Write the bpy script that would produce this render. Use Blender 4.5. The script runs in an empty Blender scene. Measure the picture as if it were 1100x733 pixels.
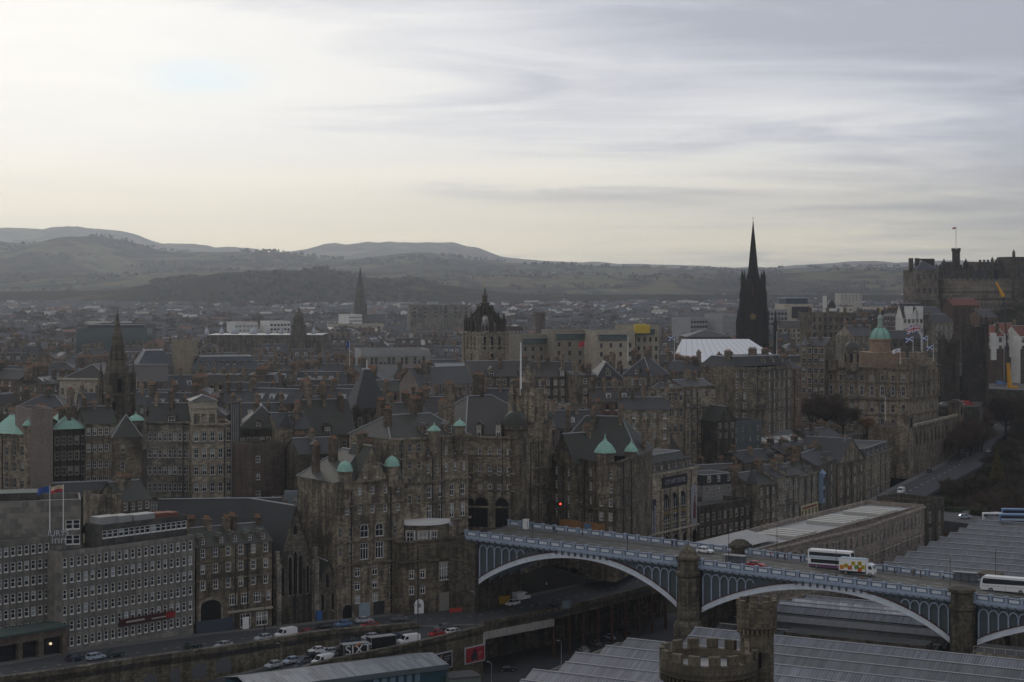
import bpy, math, random
from mathutils import Vector, Matrix, noise
S = bpy.context.scene
COL = S.collection
R = random.Random(11)
rad = math.radians
# ------------------------------------------------------------------ camera
F, HY, CX, CZ = 1950.0, 300.0, 550.0, 138.0      # focal in photo pixels, horizon row, centre column, eye height
cd = bpy.data.cameras.new('camera')
cd.sensor_fit = 'HORIZONTAL'; cd.sensor_width = 36.0; cd.lens = 36.0 * F / 1100.0
cd.shift_y = -(366.5 - HY) / 1100.0
cd.clip_start = 1.0; cd.clip_end = 60000.0
cam = bpy.data.objects.new('camera', cd); COL.objects.link(cam)
cam.location = (0, 0, CZ); cam.rotation_euler = (rad(90), 0, 0)
S.camera = cam
# ------------------------------------------------------------------ light
SUN_AZ, SUN_EL = -0.30, rad(24)
W = bpy.data.worlds.new("World"); S.world = W; W.use_nodes = True
nt = W.node_tree; nt.nodes.clear()

class N:
    """tiny helper to write node maths"""
    def __init__(s, tree): s.t = tree
    def new(s, kind, **kw):
        n = s.t.nodes.new(kind)
        for k, v in kw.items(): setattr(n, k, v)
        return n
    def put(s, sock, val):
        if hasattr(val, 'is_output') : s.t.links.new(val, sock)
        else: sock.default_value = val
    def m(s, op, a, b=None, c=None, clamp=False):
        n = s.new('ShaderNodeMath', operation=op); n.use_clamp = clamp
        s.put(n.inputs[0], a)
        if b is not None: s.put(n.inputs[1], b)
        if c is not None: s.put(n.inputs[2], c)
        return n.outputs[0]
    def vm(s, op, a, b=None):
        n = s.new('ShaderNodeVectorMath', operation=op); s.put(n.inputs[0], a)
        if b is not None: s.put(n.inputs[1], b)
        return n.outputs['Value'] if op in ('DOT_PRODUCT', 'LENGTH') else n.outputs[0]
    def mix(s, f, a, b, blend='MIX'):
        n = s.new('ShaderNodeMix', data_type='RGBA', blend_type=blend)
        s.put(n.inputs[0], f); s.put(n.inputs[6], a); s.put(n.inputs[7], b)
        return n.outputs[2]
    def sep(s, v):
        n = s.new('ShaderNodeSeparateXYZ'); s.put(n.inputs[0], v); return n.outputs
    def comb(s, x, y, z):
        n = s.new('ShaderNodeCombineXYZ')
        for i, k in enumerate((x, y, z)): s.put(n.inputs[i], k)
        return n.outputs[0]
    def noise(s, v, scale, detail=4, rough=.55, dist=0.):
        n = s.new('ShaderNodeTexNoise'); s.put(n.inputs['Vector'], v)
        n.inputs['Scale'].default_value = scale; n.inputs['Detail'].default_value = detail
        n.inputs['Roughness'].default_value = rough; n.inputs['Distortion'].default_value = dist
        return n.outputs[0]
    def ramp(s, f, stops):
        n = s.new('ShaderNodeValToRGB'); s.put(n.inputs[0], f)
        e = n.color_ramp.elements
        while len(e) < len(stops): e.new(0.5)
        for k, (p, c) in zip(e, stops):
            k.position = p; k.color = (c, c, c, 1) if isinstance(c, (int, float)) else (*c, 1)
        return n.outputs[0]
    def smooth(s, x, a, b):
        n = s.new('ShaderNodeMapRange', interpolation_type='SMOOTHSTEP')
        s.put(n.inputs[0], x); n.inputs[1].default_value = a; n.inputs[2].default_value = b
        return n.outputs[0]

def build_world():
    n = N(nt)
    tc = n.new('ShaderNodeTexCoord').outputs['Generated']
    d = n.vm('NORMALIZE', tc)
    x, y, z = n.sep(d)
    az = n.m('ARCTAN2', x, y)
    el = n.m('ARCSINE', z)
    sky = n.new('ShaderNodeTexSky'); sky.sky_type = 'NISHITA'; sky.sun_disc = False
    sky.sun_elevation = SUN_EL; sky.sun_rotation = SUN_AZ
    sky.air_density = 1.0; sky.dust_density = 2.0
    # layers of stratus seen in perspective: directions projected onto a cloud deck
    zz = n.m('ADD', n.m('MAXIMUM', z, 0.0), 0.075)
    deck = n.comb(n.m('MULTIPLY', n.m('DIVIDE', x, zz), 0.55), n.m('DIVIDE', y, zz), 3.7)
    big = n.noise(deck, 0.42, 5, .55, .3)
    fine = n.noise(n.vm('ADD', n.vm('MULTIPLY', deck, (1.25, 1.15, 1.)), (11.3, 4.1, 0)), 1.5, 7, .62, .8)
    def spot(a0, e0, sa, se, wob=0.0):
        aa = n.m('DIVIDE', n.m('SUBTRACT', az, a0), sa)
        ee = n.m('DIVIDE', n.m('SUBTRACT', n.m('ADD', el, n.m('MULTIPLY', n.m('SUBTRACT', fine, .5), wob)), e0), se)
        q = n.m('ADD', n.m('MULTIPLY', aa, aa), n.m('MULTIPLY', ee, ee))
        return n.m('EXPONENT', n.m('MULTIPLY', q, -1.0))
    # where the sun stands behind the cloud, low and to the left
    glow = spot(-0.30, 0.075, 0.43, 0.26)
    t = n.m('ADD', n.m('MULTIPLY', glow, 0.92), n.m('MULTIPLY', n.m('SUBTRACT', big, .5), 1.55))
    t = n.m('ADD', t, n.m('MULTIPLY', n.m('SUBTRACT', fine, .5), 1.15))
    t = n.m('ADD', t, n.m('MULTIPLY', spot(0.15, 0.088, 0.085, 0.016, .03), .42))
    t = n.m('ADD', t, n.m('MULTIPLY', spot(0.04, 0.058, 0.075, 0.006, .012), .42))
    t = n.m('ADD', t, n.m('MULTIPLY', spot(0.0, 0.026, 0.30, 0.024, .014), .34))
    t = n.m('SUBTRACT', t, n.m('MULTIPLY', spot(0.035, 0.0455, 0.075, 0.0050, .012), .42))
    t = n.m('SUBTRACT', t, n.m('MULTIPLY', spot(-0.035, 0.050, 0.03, 0.004, .01), .32))
    t = n.m('SUBTRACT', t, n.m('MULTIPLY', spot(0.12, 0.15, 0.22, 0.05, .04), .22))
    t = n.m('ADD', t, -0.15)
    cloud = n.ramp(t, [(0.0, (.345, .365, .43)), (0.20, (.45, .47, .535)), (0.42, (.605, .615, .65)),
                       (0.64, (.74, .74, .735)), (1.0, (.81, .795, .76))])
    # low in the sky the thick air warms the light
    low = n.m('MULTIPLY', n.smooth(el, 0.085, 0.01), .95)
    cloud = n.mix(low, cloud, n.mix(1.0, cloud, (1.13, 1.0, .69, 1), 'MULTIPLY'))
    # away from the sun the overcast is dull
    back = n.smooth(n.m('ABSOLUTE', az), 0.5, 1.6)
    cloud = n.mix(n.m('MULTIPLY', back, .75), cloud, n.mix(n.smooth(x, -.9, .9), (.46, .455, .455, 1), (.25, .258, .28, 1)))
    # a rift of blue
    rift = n.m('MULTIPLY', spot(-0.170, 0.108, 0.030, 0.0085, .018), .9)
    st = 0.10
    k = n.new('ShaderNodeVectorMath', operation='SCALE'); n.put(k.inputs[0], cloud); k.inputs['Scale'].default_value = 1 / st
    skyc = n.mix(0.985, sky.outputs[0], (5.9, 7.2, 8.0, 1))
    col = n.mix(rift, k.outputs[0], skyc)
    # the clear sky shows faintly through thin cloud everywhere
    col = n.mix(0.04, col, sky.outputs[0])
    bg = n.new('ShaderNodeBackground'); n.put(bg.inputs[0], col); bg.inputs[1].default_value = st
    o = n.new('ShaderNodeOutputWorld'); nt.links.new(bg.outputs[0], o.inputs[0])
build_world()
sl = bpy.data.lights.new('sun', 'SUN'); sl.energy = 0.55; sl.angle = rad(14); sl.color = (1, .93, .82)
sun = bpy.data.objects.new('sun', sl); COL.objects.link(sun)
sd = Vector((math.sin(SUN_AZ) * math.cos(SUN_EL), math.cos(SUN_AZ) * math.cos(SUN_EL), math.sin(SUN_EL)))
sun.rotation_euler = sd.to_track_quat('Z', 'Y').to_euler()
S.view_settings.view_transform = 'Standard'; S.view_settings.look = 'None'
S.view_settings.exposure = 0.24; S.view_settings.gamma = 1.0; S.view_settings.use_curve_mapping = False
S.render.engine = 'CYCLES'
cy = S.cycles
cy.use_denoising = True
cy.max_bounces = 4; cy.diffuse_bounces = 2; cy.glossy_bounces = 2; cy.transmission_bounces = 2
cy.volume_bounces = 2; cy.transparent_max_bounces = 6
cy.sample_clamp_indirect = 5.0
# ------------------------------------------------------------------ helpers
def P(px, Y): return ((px - CX) * Y / F, Y)
def Z(py, Y): return CZ - (py - HY) * Y / F
def YZ(py, z): return (CZ - z) * F / (py - HY)
def G(px, py, z):
    Y = YZ(py, z); return Vector((*P(px, Y), z))
def smooth(t):
    t = min(1, max(0, t)); return t * t * (3 - 2 * t)
def interp(x, tab):
    if x <= tab[0][0]: return tab[0][1]
    for (a, b), (c, d) in zip(tab, tab[1:]):
        if x <= c: return b + (d - b) * (x - a) / (c - a)
    return tab[-1][1]

def wl(o):
    v = Vector((0, 0, 0))
    while o is not None: v = v + Vector(o.location); o = o.parent
    return v
def link(o, parent=None):
    COL.objects.link(o)
    if parent is not None: o.parent = parent
    return o
def tag(o, label=None, cat=None, group=None, kind=None):
    if label: o['label'] = label
    if cat: o['category'] = cat
    if group: o['group'] = group
    if kind: o['kind'] = kind
    return o
def thing(name, label, cat, loc=(0, 0, 0), group=None, rz=0.0):
    o = bpy.data.objects.new(name, None); o.empty_display_size = 0.5
    link(o); o.location = loc; o.rotation_euler = (0, 0, rz)
    return tag(o, label, cat, group)
def copy_tree(o, parent=None):
    c = o.copy(); link(c, parent)
    for ch in o.children: copy_tree(ch, c)
    return c

class MB:
    def __init__(s): s.v = []; s.f = []; s.m = []
    def add(s, pts, mi=0):
        i = len(s.v); s.v += [tuple(p) for p in pts]
        s.f.append(tuple(range(i, i + len(pts)))); s.m.append(mi)
    def prism(s, poly, z0, z1, mi=0, top=None, cap=True, floor=False):
        n = len(poly)
        za = z0 if isinstance(z0, (list, tuple)) else [z0] * n
        zb = z1 if isinstance(z1, (list, tuple)) else [z1] * n
        for i in range(n):
            j = (i + 1) % n
            s.add([(*poly[i][:2], za[i]), (*poly[j][:2], za[j]), (*poly[j][:2], zb[j]), (*poly[i][:2], zb[i])], mi)
        if cap: s.add([(*poly[i][:2], zb[i]) for i in range(n)], mi if top is None else top)
        if floor: s.add([(*poly[i][:2], za[i]) for i in reversed(range(n))], mi)
    def obox(s, c, d, L, Wd, H, mi=0, top=None):
        """box standing on c, length L along plan direction d, width Wd across, height H"""
        dx, dy = d; q = math.hypot(dx, dy); dx /= q; dy /= q
        nx, ny = -dy, dx
        poly = [(c[0] + dx * a * L / 2 + nx * b * Wd / 2, c[1] + dy * a * L / 2 + ny * b * Wd / 2)
                for a, b in ((-1, -1), (1, -1), (1, 1), (-1, 1))]
        s.prism(poly, c[2], c[2] + H, mi, top, floor=True)
    def box(s, x0, x1, y0, y1, z0, z1, mi=0):
        s.prism([(x0, y0), (x1, y0), (x1, y1), (x0, y1)], z0, z1, mi, floor=True)
    def lathe(s, x, y, prof, n=10, mi=0, a0=0.0, a1=2 * math.pi, ph=0.0):
        full = abs(a1 - a0 - 2 * math.pi) < 1e-6
        k = n if full else n + 1
        i0 = len(s.v)
        for r, z in prof:
            for i in range(k):
                a = a0 + (a1 - a0) * i / n + ph
                s.v.append((x + r * math.cos(a), y + r * math.sin(a), z))
        for j in range(len(prof) - 1):
            for i in range(n):
                i2 = (i + 1) % k
                s.f.append((i0 + j * k + i, i0 + j * k + i2, i0 + (j + 1) * k + i2, i0 + (j + 1) * k + i)); s.m.append(mi)
        if full:
            s.f.append(tuple(i0 + (len(prof) - 1) * k + i for i in range(k))); s.m.append(mi)
    def bar(s, a, b, r, n=4, mi=0, r2=None):
        a = Vector(a); b = Vector(b); r2 = r if r2 is None else r2
        d = (b - a)
        if d.length < 1e-6: return
        d.normalize(); u = d.orthogonal().normalized(); w = d.cross(u)
        i0 = len(s.v)
        for p, q in ((a, r), (b, r2)):
            for i in range(n):
                t = 2 * math.pi * i / n + math.pi / 4
                s.v.append(tuple(p + (u * math.cos(t) + w * math.sin(t)) * q))
        for i in range(n):
            j = (i + 1) % n
            s.f.append((i0 + i, i0 + j, i0 + n + j, i0 + n + i)); s.m.append(mi)
        s.f.append(tuple(i0 + n + i for i in range(n))); s.m.append(mi)
        s.f.append(tuple(i0 + n - 1 - i for i in range(n))); s.m.append(mi)
    def mesh(s, name, mats, org=(0, 0, 0), sm=False):
        me = bpy.data.meshes.new(name)
        ox, oy, oz = org
        me.from_pydata([(a - ox, b - oy, c - oz) for a, b, c in s.v], [], s.f)
        if not isinstance(mats, (list, tuple)): mats = [mats]
        for k in mats: me.materials.append(k)
        if len(mats) > 1: me.polygons.foreach_set('material_index', [min(i, len(mats) - 1) for i in s.m])
        if sm: me.polygons.foreach_set('use_smooth', [True] * len(s.f))
        me.update()
        return me
    def build(s, name, mats, parent=None, org=None, sm=False):
        if org is None: org = wl(parent) if parent is not None else (0, 0, 0)
        return link(bpy.data.objects.new(name, s.mesh(name, mats, org, sm)), parent)

def tagged(mb, name, mats, label=None, cat=None, group=None, kind=None, sm=False):
    """a thing that is one mesh, its origin at its base"""
    xs = [v[0] for v in mb.v]; ys = [v[1] for v in mb.v]; zs = [v[2] for v in mb.v]
    org = ((min(xs) + max(xs)) / 2, (min(ys) + max(ys)) / 2, min(zs))
    o = mb.build(name, mats, None, org, sm); o.location = org
    return tag(o, label, cat, group, kind)
# ------------------------------------------------------------------ materials
MATS = {}
def base_mat(name):
    m = bpy.data.materials.new(name); m.use_nodes = True
    t = m.node_tree; b = t.nodes.get('Principled BSDF'); return m, N(t), b
def simple(name, col, rough=.7, spec=.3, metal=0., var=.18, scale=.6):
    if name in MATS: return MATS[name]
    m, n, b = base_mat(name)
    tc = n.new('ShaderNodeTexCoord').outputs['Object']
    rnd = n.new('ShaderNodeObjectInfo').outputs['Random']
    p = n.vm('ADD', tc, n.comb(n.m('MULTIPLY', rnd, 57.), n.m('MULTIPLY', rnd, 31.), 0.))
    f = n.noise(p, scale, 4, .6)
    k = n.m('ADD', 1 - var, n.m('MULTIPLY', f, 2 * var))
    c = n.vm('MULTIPLY', n.comb(k, k, k), tuple(col))
    n.put(b.inputs['Base Color'], c)
    b.inputs['Roughness'].default_value = rough; b.inputs['Specular IOR Level'].default_value = spec
    b.inputs['Metallic'].default_value = metal
    MATS[name] = m; return m
def stone(name, col, soot=.5, block=(1.1, .42), rand=.36):
    """blackened ashlar: courses, soot streaks running down, blotches"""
    if name in MATS: return MATS[name]
    l = sum(col) / 3; col = tuple((l + (c - l) * .74) * k for c, k in zip(col, (1.0, .985, .96)))
    m, n, b = base_mat(name)
    pos = n.new('ShaderNodeTexCoord').outputs['Object']
    nor = n.new('ShaderNodeNewGeometry').outputs['Normal']
    rnd = n.new('ShaderNodeObjectInfo').outputs['Random']
    tan = n.vm('CROSS_PRODUCT', nor, (0, 0, 1))
    u = n.vm('DOT_PRODUCT', pos, tan)
    x, y, z = n.sep(pos)
    off = n.m('MULTIPLY', rnd, 83.)
    uv = n.comb(n.m('ADD', u, off), z, 0.)
    br = n.new('ShaderNodeTexBrick'); n.put(br.inputs['Vector'], uv)
    br.inputs['Scale'].default_value = 1.0; br.inputs['Brick Width'].default_value = block[0]; br.inputs['Row Height'].default_value = block[1]
    br.inputs['Mortar Size'].default_value = .02; br.inputs['Color1'].default_value = (1 - .42 * min(1., soot / .5), 1 - .42 * min(1., soot / .5), 1 - .40 * min(1., soot / .5), 1)
    br.inputs['Color2'].default_value = (1 + .42 * min(1., soot / .5), 1 + .38 * min(1., soot / .5), 1 + .28 * min(1., soot / .5), 1); br.inputs['Mortar'].default_value = (.6, .6, .6, 1)
    br.inputs['Bias'].default_value = 0.0
    p3 = n.vm('ADD', pos, n.comb(off, off, 0.))
    blot = n.noise(p3, .16, 5, .62)
    streak = n.noise(n.comb(n.m('MULTIPLY', n.m('ADD', u, off), .9), n.m('MULTIPLY', z, .09), off), 1.0, 5, .65)
    dirt = n.m('ADD', n.m('MULTIPLY', blot, .45), n.m('MULTIPLY', streak, .55))
    dirt = n.smooth(dirt, .42, .60)
    c0 = n.mix(1.0, br.outputs[0], (*col, 1), 'MULTIPLY')
    c1 = n.mix(n.m('MULTIPLY', dirt, soot), c0, (col[0] * .24, col[1] * .25, col[2] * .27, 1))
    c1 = n.mix(n.m('MULTIPLY', n.smooth(n.noise(n.vm('ADD', p3, (9., 3., 5.)), .33, 4, .6),   .56, .68), .55 * min(1., soot / .6)), c1, (min(.6, col[0] * 1.45), min(.6, col[1] * 1.42), min(.6, col[2] * 1.36), 1))
    k = n.m('ADD', 1 - rand, n.m('MULTIPLY', rnd, 2 * rand))
    n.put(b.inputs['Base Color'], n.vm('MULTIPLY', c1, n.comb(k, k, k)))
    b.inputs['Roughness'].default_value = .9; b.inputs['Specular IOR Level'].default_value = .15
    MATS[name] = m; return m
def slate(name, col, moss=.0, rough=.55):
    if name in MATS: return MATS[name]
    m, n, b = base_mat(name)
    pos = n.new('ShaderNodeTexCoord').outputs['Object']
    rnd = n.new('ShaderNodeObjectInfo').outputs['Random']
    off = n.m('MULTIPLY', rnd, 41.)
    p = n.vm('ADD', pos, n.comb(off, off, 0.))
    x, y, z = n.sep(p)
    rows = n.noise(n.comb(n.m('MULTIPLY', x, .5), n.m('MULTIPLY', y, .5), n.m('MULTIPLY', z, 5.)), 1.0, 3, .6)
    blot = n.noise(p, .22, 5, .6)
    k = n.m('ADD', .55, n.m('ADD', n.m('MULTIPLY', rows, .45), n.m('MULTIPLY', blot, .45)))
    k = n.m('MULTIPLY', k, n.m('ADD', .78, n.m('MULTIPLY', rnd, .44)))
    c = n.vm('MULTIPLY', n.comb(k, k, k), tuple(col))
    if moss: c = n.mix(n.m('MULTIPLY', n.smooth(blot, .48, .68), moss), c, (.035, .048, .022, 1))
    n.put(b.inputs['Base Color'], c)
    b.inputs['Roughness'].default_value = max(rough, .62); b.inputs['Specular IOR Level'].default_value = .28
    MATS[name] = m; return m
def glass(name, col=(.018, .021, .026), blind=(.30, .30, .28), share=.32, rough=.12):
    if name in MATS: return MATS[name]
    m, n, b = base_mat(name)
    rnd = n.new('ShaderNodeObjectInfo').outputs['Random']
    z = n.sep(n.new('ShaderNodeTexCoord').outputs['Object'])[2]
    f = n.m('GREATER_THAN', n.m('FRACT', n.m('MULTIPLY', rnd, 7.31)), 1 - share)
    # a blind pulled part of the way down
    half = n.m('GREATER_THAN', z, n.m('MULTIPLY', n.m('FRACT', n.m('MULTIPLY', rnd, 3.77)), 2.0))
    f = n.m('MULTIPLY', f, half)
    n.put(b.inputs['Base Color'], n.mix(f, (*col, 1), (*blind, 1)))
    b.inputs['Roughness'].default_value = rough; b.inputs['Specular IOR Level'].default_value = .5
    MATS[name] = m; return m

ST_DARK = stone('stone_black', (.13, .112, .085), .82)
ST_BROWN = stone('stone_brown', (.245, .202, .142), .86)
ST_GREY = stone('stone_grey', (.24, .215, .175), .84)
ST_PALE = stone('stone_pale', (.33, .285, .215), .55)
ST_CREAM = stone('stone_cream', (.42, .37, .29), .25)
ST_PINK = stone('stone_pink', (.25, .20, .18), .25, (.5, .2))
ST_RED = stone('stone_red', (.22, .14, .10), .5)
ST_HOTEL = stone('concrete_panel', (.225, .215, .195), .35, (1.6, 1.2))
ST_HOTEL2 = stone('concrete_dark', (.115, .112, .108), .35, (1.6, 1.2))
BRICK = stone('brick_brown', (.15, .115, .092), .5, (.5, .16))
WHITE_WALL = stone('white_harling', (.72, .71, .68), .08, (3, 3), .08)
RUBBLE = stone('rubble_wall', (.20, .172, .115), .75, (.8, .4))
MOD_BEIGE = stone('beige_cladding', (.34, .295, .22), .12, (2.2, 1.1))
SL_DARK = slate('slate_dark', (.046, .046, .048))
SL_GREY = slate('slate_grey', (.066, .067, .069))
SL_MOSS = slate('slate_moss', (.052, .052, .045), .75)
SL_BROWN = slate('slate_brown', (.062, .055, .050))
SL_BLUE = slate('slate_blue', (.062, .069, .080))
TILE_RED = slate('tile_red', (.20, .075, .05), 0, .8)
LEAD = simple('lead', (.27, .28, .29), .6, .3)
FLATROOF = simple('flat_roof_felt', (.085, .085, .083), .8, .2, 0, .35, .25)
FLATPALE = simple('flat_roof_pale', (.32, .32, .315), .7, .2, 0, .3, .25)
COPPER = simple('verdigris', (.27, .455, .375), .75, .15, 0, .45, 1.6)
POT = simple('chimney_pot', (.27, .15, .09), .8, .2, 0, .5, 2.0)
CHIM = stone('chimney_stone', (.19, .15, .11), .55)
GLASS = glass('window_glass')
GLASS_H = glass('hotel_glass', share=.25, blind=(.36, .40, .41))
MARGIN = stone('window_margin', (.30, .25, .19), .35)
FRAMEW = simple('window_white', (.80, .80, .78), .5, .3, 0, .12)
FRAMED = simple('window_dull', (.40, .39, .36), .6, .3, 0, .2)
DARKM = simple('dark_metal', (.025, .026, .028), .5, .4)
DOORD = simple('dark_opening', (.012, .012, .013), .8, .1)
GOLD = simple('gilt', (.55, .36, .08), .4, .5, .6)
WHITEP = simple('white_paint', (.78, .78, .77), .4, .4, 0, .06)
ASPHALT = simple('asphalt', (.062, .064, .068), .8, .25, 0, .3, .3)
PAVE = simple('paving', (.14, .135, .128), .85, .2, 0, .25, .5)
LINE = simple('road_paint', (.62, .62, .58), .7, .2, 0, .25, 1.5)
GRASS = simple('grass_green', (.042, .062, .022), .95, .1, 0, .35, .08)
# ------------------------------------------------------------------ ground, hills, air
MKT = [(-130, 352), (-106, 377), (-97, 391), (-73.5, 419), (-57, 431), (-42.4, 442), (-9.5, 462), (12.5, 487),
       (39, 512), (57.5, 545), (101, 600), (146, 700), (180, 765), (209, 849), (259, 961), (330, 1050), (480, 1150)]
MKZ = [(-130, 58.8), (-97, 57.8), (-73.5, 56), (-57, 55.5), (-9.5, 55), (39, 56), (101, 56), (146, 57.5), (180, 60), (209, 64), (259, 70), (330, 80), (480, 90)]
def ground(x, y):
    yl = interp(x, MKT) + (6 if x < 30 else 30)
    base = 42 + 20 * smooth((y - 560) / 300) + 14 * smooth((y - 850) / 200)
    up = 84 - base if y < 900 else 80 - base
    if y < 900:
        up = (52 + 32 * smooth((y - 480) / 130)) - base
    else:
        up = 80 - base
    g = base + max(0, up) * smooth((y - yl) / (45 + 125 * smooth((x - 45) / 50)))
    g += 26 * smooth((x - 120) / 160) * smooth((y - 900) / 200) * smooth((1500 - y) / 250)
    g += 12 * smooth((y - 1900) / 2500) + 16 * smooth((y - 4000) / 4000)
    return g - 1.0
def grid_mesh(name, xs, ys, fz, mat, kind='structure', sm=True):
    mb = MB()
    for y in ys:
        for x in xs: mb.v.append((x, y, fz(x, y)))
    k = len(xs)
    for j in range(len(ys) - 1):
        for i in range(k - 1):
            mb.f.append((j * k + i, j * k + i + 1, (j + 1) * k + i + 1, (j + 1) * k + i)); mb.m.append(0)
    return tag(mb.build(name, [mat], sm=sm), kind=kind)
def land_mat(name, stops, scale, detail=6, fine=None):
    m, n, b = base_mat(name)
    p = n.new('ShaderNodeNewGeometry').outputs['Position']
    x, y, z = n.sep(p)
    p2 = n.comb(x, n.m('MULTIPLY', y, .55), 0.)
    f = n.noise(p2, scale, detail, .58, .5)
    c = n.ramp(f, stops)
    f2 = n.noise(p2, scale * 7, 5, .65)
    k = n.m('ADD', .1, n.m('MULTIPLY', f2, 1.8))
    n.put(b.inputs['Base Color'], n.vm('MULTIPLY', c, n.comb(k, k, k)))
    b.inputs['Roughness'].default_value = 1; b.inputs['Specular IOR Level'].default_value = 0
    return m
town = land_mat('town_ground', [(.3, (.035, .033, .026)), (.5, (.06, .056, .05)), (.62, (.05, .052, .034)), (.8, (.085, .08, .07))], .012)
gx = [-9000, -6000, -4000, -2500, -1500, -1000, -700, -520] + [-400 + 12 * i for i in range(75)] + [520, 700, 1000, 1500, 2500, 4000, 6000, 9000]
gy = [-300, 0, 150, 260, 330] + [340 + 12 * i for i in range(75)] + [1260, 1350, 1500, 1700, 2000, 2500, 3200, 4200, 5500, 7000, 9000, 11500, 14500]
grid_mesh('ground', gx, gy, ground, town)
rock = land_mat('castle_rock_ground', [(.3, (.022, .020, .014)), (.5, (.045, .040, .028)), (.68, (.03, .04, .016)), (.8, (.07, .06, .05))], .03)
def rockz(x, y):
    q = math.hypot((x - 345) / 1.35, y - 1225)
    z = 77 + 45 * smooth(1 - (q - 52) / 70.0)
    return z + 2.5 * noise.noise((x * .06, y * .06, 3.)) - 1
grid_mesh('castle_rock_hill', [170 + 9 * i for i in range(44)], [1090 + 9 * i for i in range(32)], rockz, rock)

def ridge(crest, Yc, Yf, zb, mat, seed, nz=.10, ny=34, step=5):
    xs = list(range(-420, 1520, step))
    mb = MB()
    rows = [i / (ny - 1) for i in range(ny)] + [1.12, 1.3, 1.6]
    for s in rows:
        for px in xs:
            zc = Z(interp(px, crest), Yc)
            if s <= 1: Y = Yf + (Yc - Yf) * s; k = smooth(s) ** .85
            else: Y = Yc + (Yc - Yf) * (s - 1); k = 1 - .75 * smooth((s - 1) / .6)
            X = (px - CX) * Yc / F
            h = max(1.0, zc - zb)
            q = noise.fractal((X / 900 + seed, Y / 900, seed), 1.0, 2.0, 5) * h * nz * 4 * min(1, s * 1.5) * max(0.0, 1 - s) ** .7
            q += noise.noise((X / 60, Y / 60, seed)) * h * nz * .25 * min(1, s * 3)
            mb.v.append((X, Y, zb - 6 + (h + 6) * k + q))
    k = len(xs)
    for j in range(len(rows) - 1):
        for i in range(k - 1):
            mb.f.append((j * k + i, j * k + i + 1, (j + 1) * k + i + 1, (j + 1) * k + i)); mb.m.append(0)
    o = tag(mb.build('hill', [mat], sm=True), kind='structure')
    return [v for v in mb.v[:len(xs) * ny]]
heath = land_mat('heath', [(.30, (.07, .06, .05)), (.42, (.16, .125, .085)), (.50, (.10, .085, .06)), (.58, (.19, .165, .10)), (.70, (.09, .085, .055))], .0016)
farm = land_mat('farm_hill', [(.34, (.02, .02, .014)), (.42, (.07, .055, .035)), (.47, (.03, .028, .02)), (.52, (.13, .10, .06)), (.57, (.10, .11, .055)), (.60, (.028, .03, .02)), (.66, (.13, .125, .075)), (.74, (.05, .042, .03))], .0026)
wood = land_mat('wooded_hill', [(.3, (.010, .011, .007)), (.47, (.035, .028, .018)), (.6, (.022, .018, .012)), (.66, (.08, .065, .03)), (.76, (.06, .085, .03))], .007)
pent = [(-420, 262), (-200, 252), (0, 247.4), (12, 246.2), (41, 247), (55, 248.8), (65, 249.4), (72, 247.8), (82, 246.4), (98, 245.5), (123, 247.6), (143, 251.5),
        (164, 258.6), (178, 263.6), (184, 263), (194, 262), (209, 262.2), (220, 263.8), (232, 266), (240, 267), (261, 266.4), (277, 268), (292, 273), (302, 274.5), (312, 272), (343, 267),
        (359, 261), (373, 262.7), (394, 260.3), (425, 260), (455, 260.6), (487, 260.7), (501, 265), (512, 265), (538, 276), (563, 279), (593, 281), (624, 282.6), (638, 281.8), (660, 284.2),
        (691, 285), (742, 287), (758, 288), (783, 288.7), (803, 287), (824, 288), (854, 285), (880, 283.8), (911, 281), (931, 280.5), (952, 283), (976, 282), (1013, 280), (1050, 283), (1100, 287), (1520, 290)]
ridge(pent, 10500, 7600, 118, heath, 1.3)
braid = [(-420, 266), (-60, 264), (0, 259), (30, 262.5), (50, 263), (67, 260.7), (88, 255.8), (112, 255.6), (143, 260.7), (164, 267), (184, 272), (220, 271.8), (267, 271.5), (288, 271), (310, 273), (343, 277), (367, 279.7),
         (394, 277), (425, 273), (450, 271.4), (460, 271.5), (481, 275), (507, 279), (538, 281.6), (563, 283.5), (600, 285.4), (660, 287.5), (742, 289.6), (800, 290.5), (870, 288), (900, 287), (950, 287), (1000, 289), (1100, 292), (1520, 294)]
RR_ = ridge(braid, 6600, 4700, 112, farm, 4.1)
low = [(-420, 300), (0, 297), (60, 295), (130, 296), (220, 293), (330, 291), (400, 292), (470, 293.5), (560, 294.5), (640, 296.5), (760, 297), (820, 295), (880, 291.5), (920, 290), (980, 291), (1100, 293), (1520, 297)]
RL_ = ridge(low, 5000, 3900, 100, farm, 9.7)
blackf = [(-420, 318), (120, 312), (170, 304), (200, 299), (220, 296.5), (240, 293), (271, 292.2), (306, 291.4), (322, 291), (334, 289.4), (351, 290), (363, 294.5), (390, 298), (425, 300.4), (460, 304), (500, 309), (560, 316), (1520, 318)]
RB_ = ridge(blackf, 3700, 3000, 88, wood, 6.6, .05)

def haze():
    m = bpy.data.materials.new('haze'); m.use_nodes = True
    t = m.node_tree; t.nodes.clear()
    v = t.nodes.new('ShaderNodeVolumePrincipled'); o = t.nodes.new('ShaderNodeOutputMaterial')
    v.inputs['Color'].default_value = (.82, .895, 1.0, 1); v.inputs['Density'].default_value = HAZE
    v.inputs['Anisotropy'].default_value = .75
    t.links.new(v.outputs[0], o.inputs['Volume'])
    mb = MB(); mb.box(-9500, 9500, -400, 15000, 38, 640)
    tag(mb.build('haze', [m]), kind='stuff')
HAZE = 6.6e-5
haze()
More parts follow.
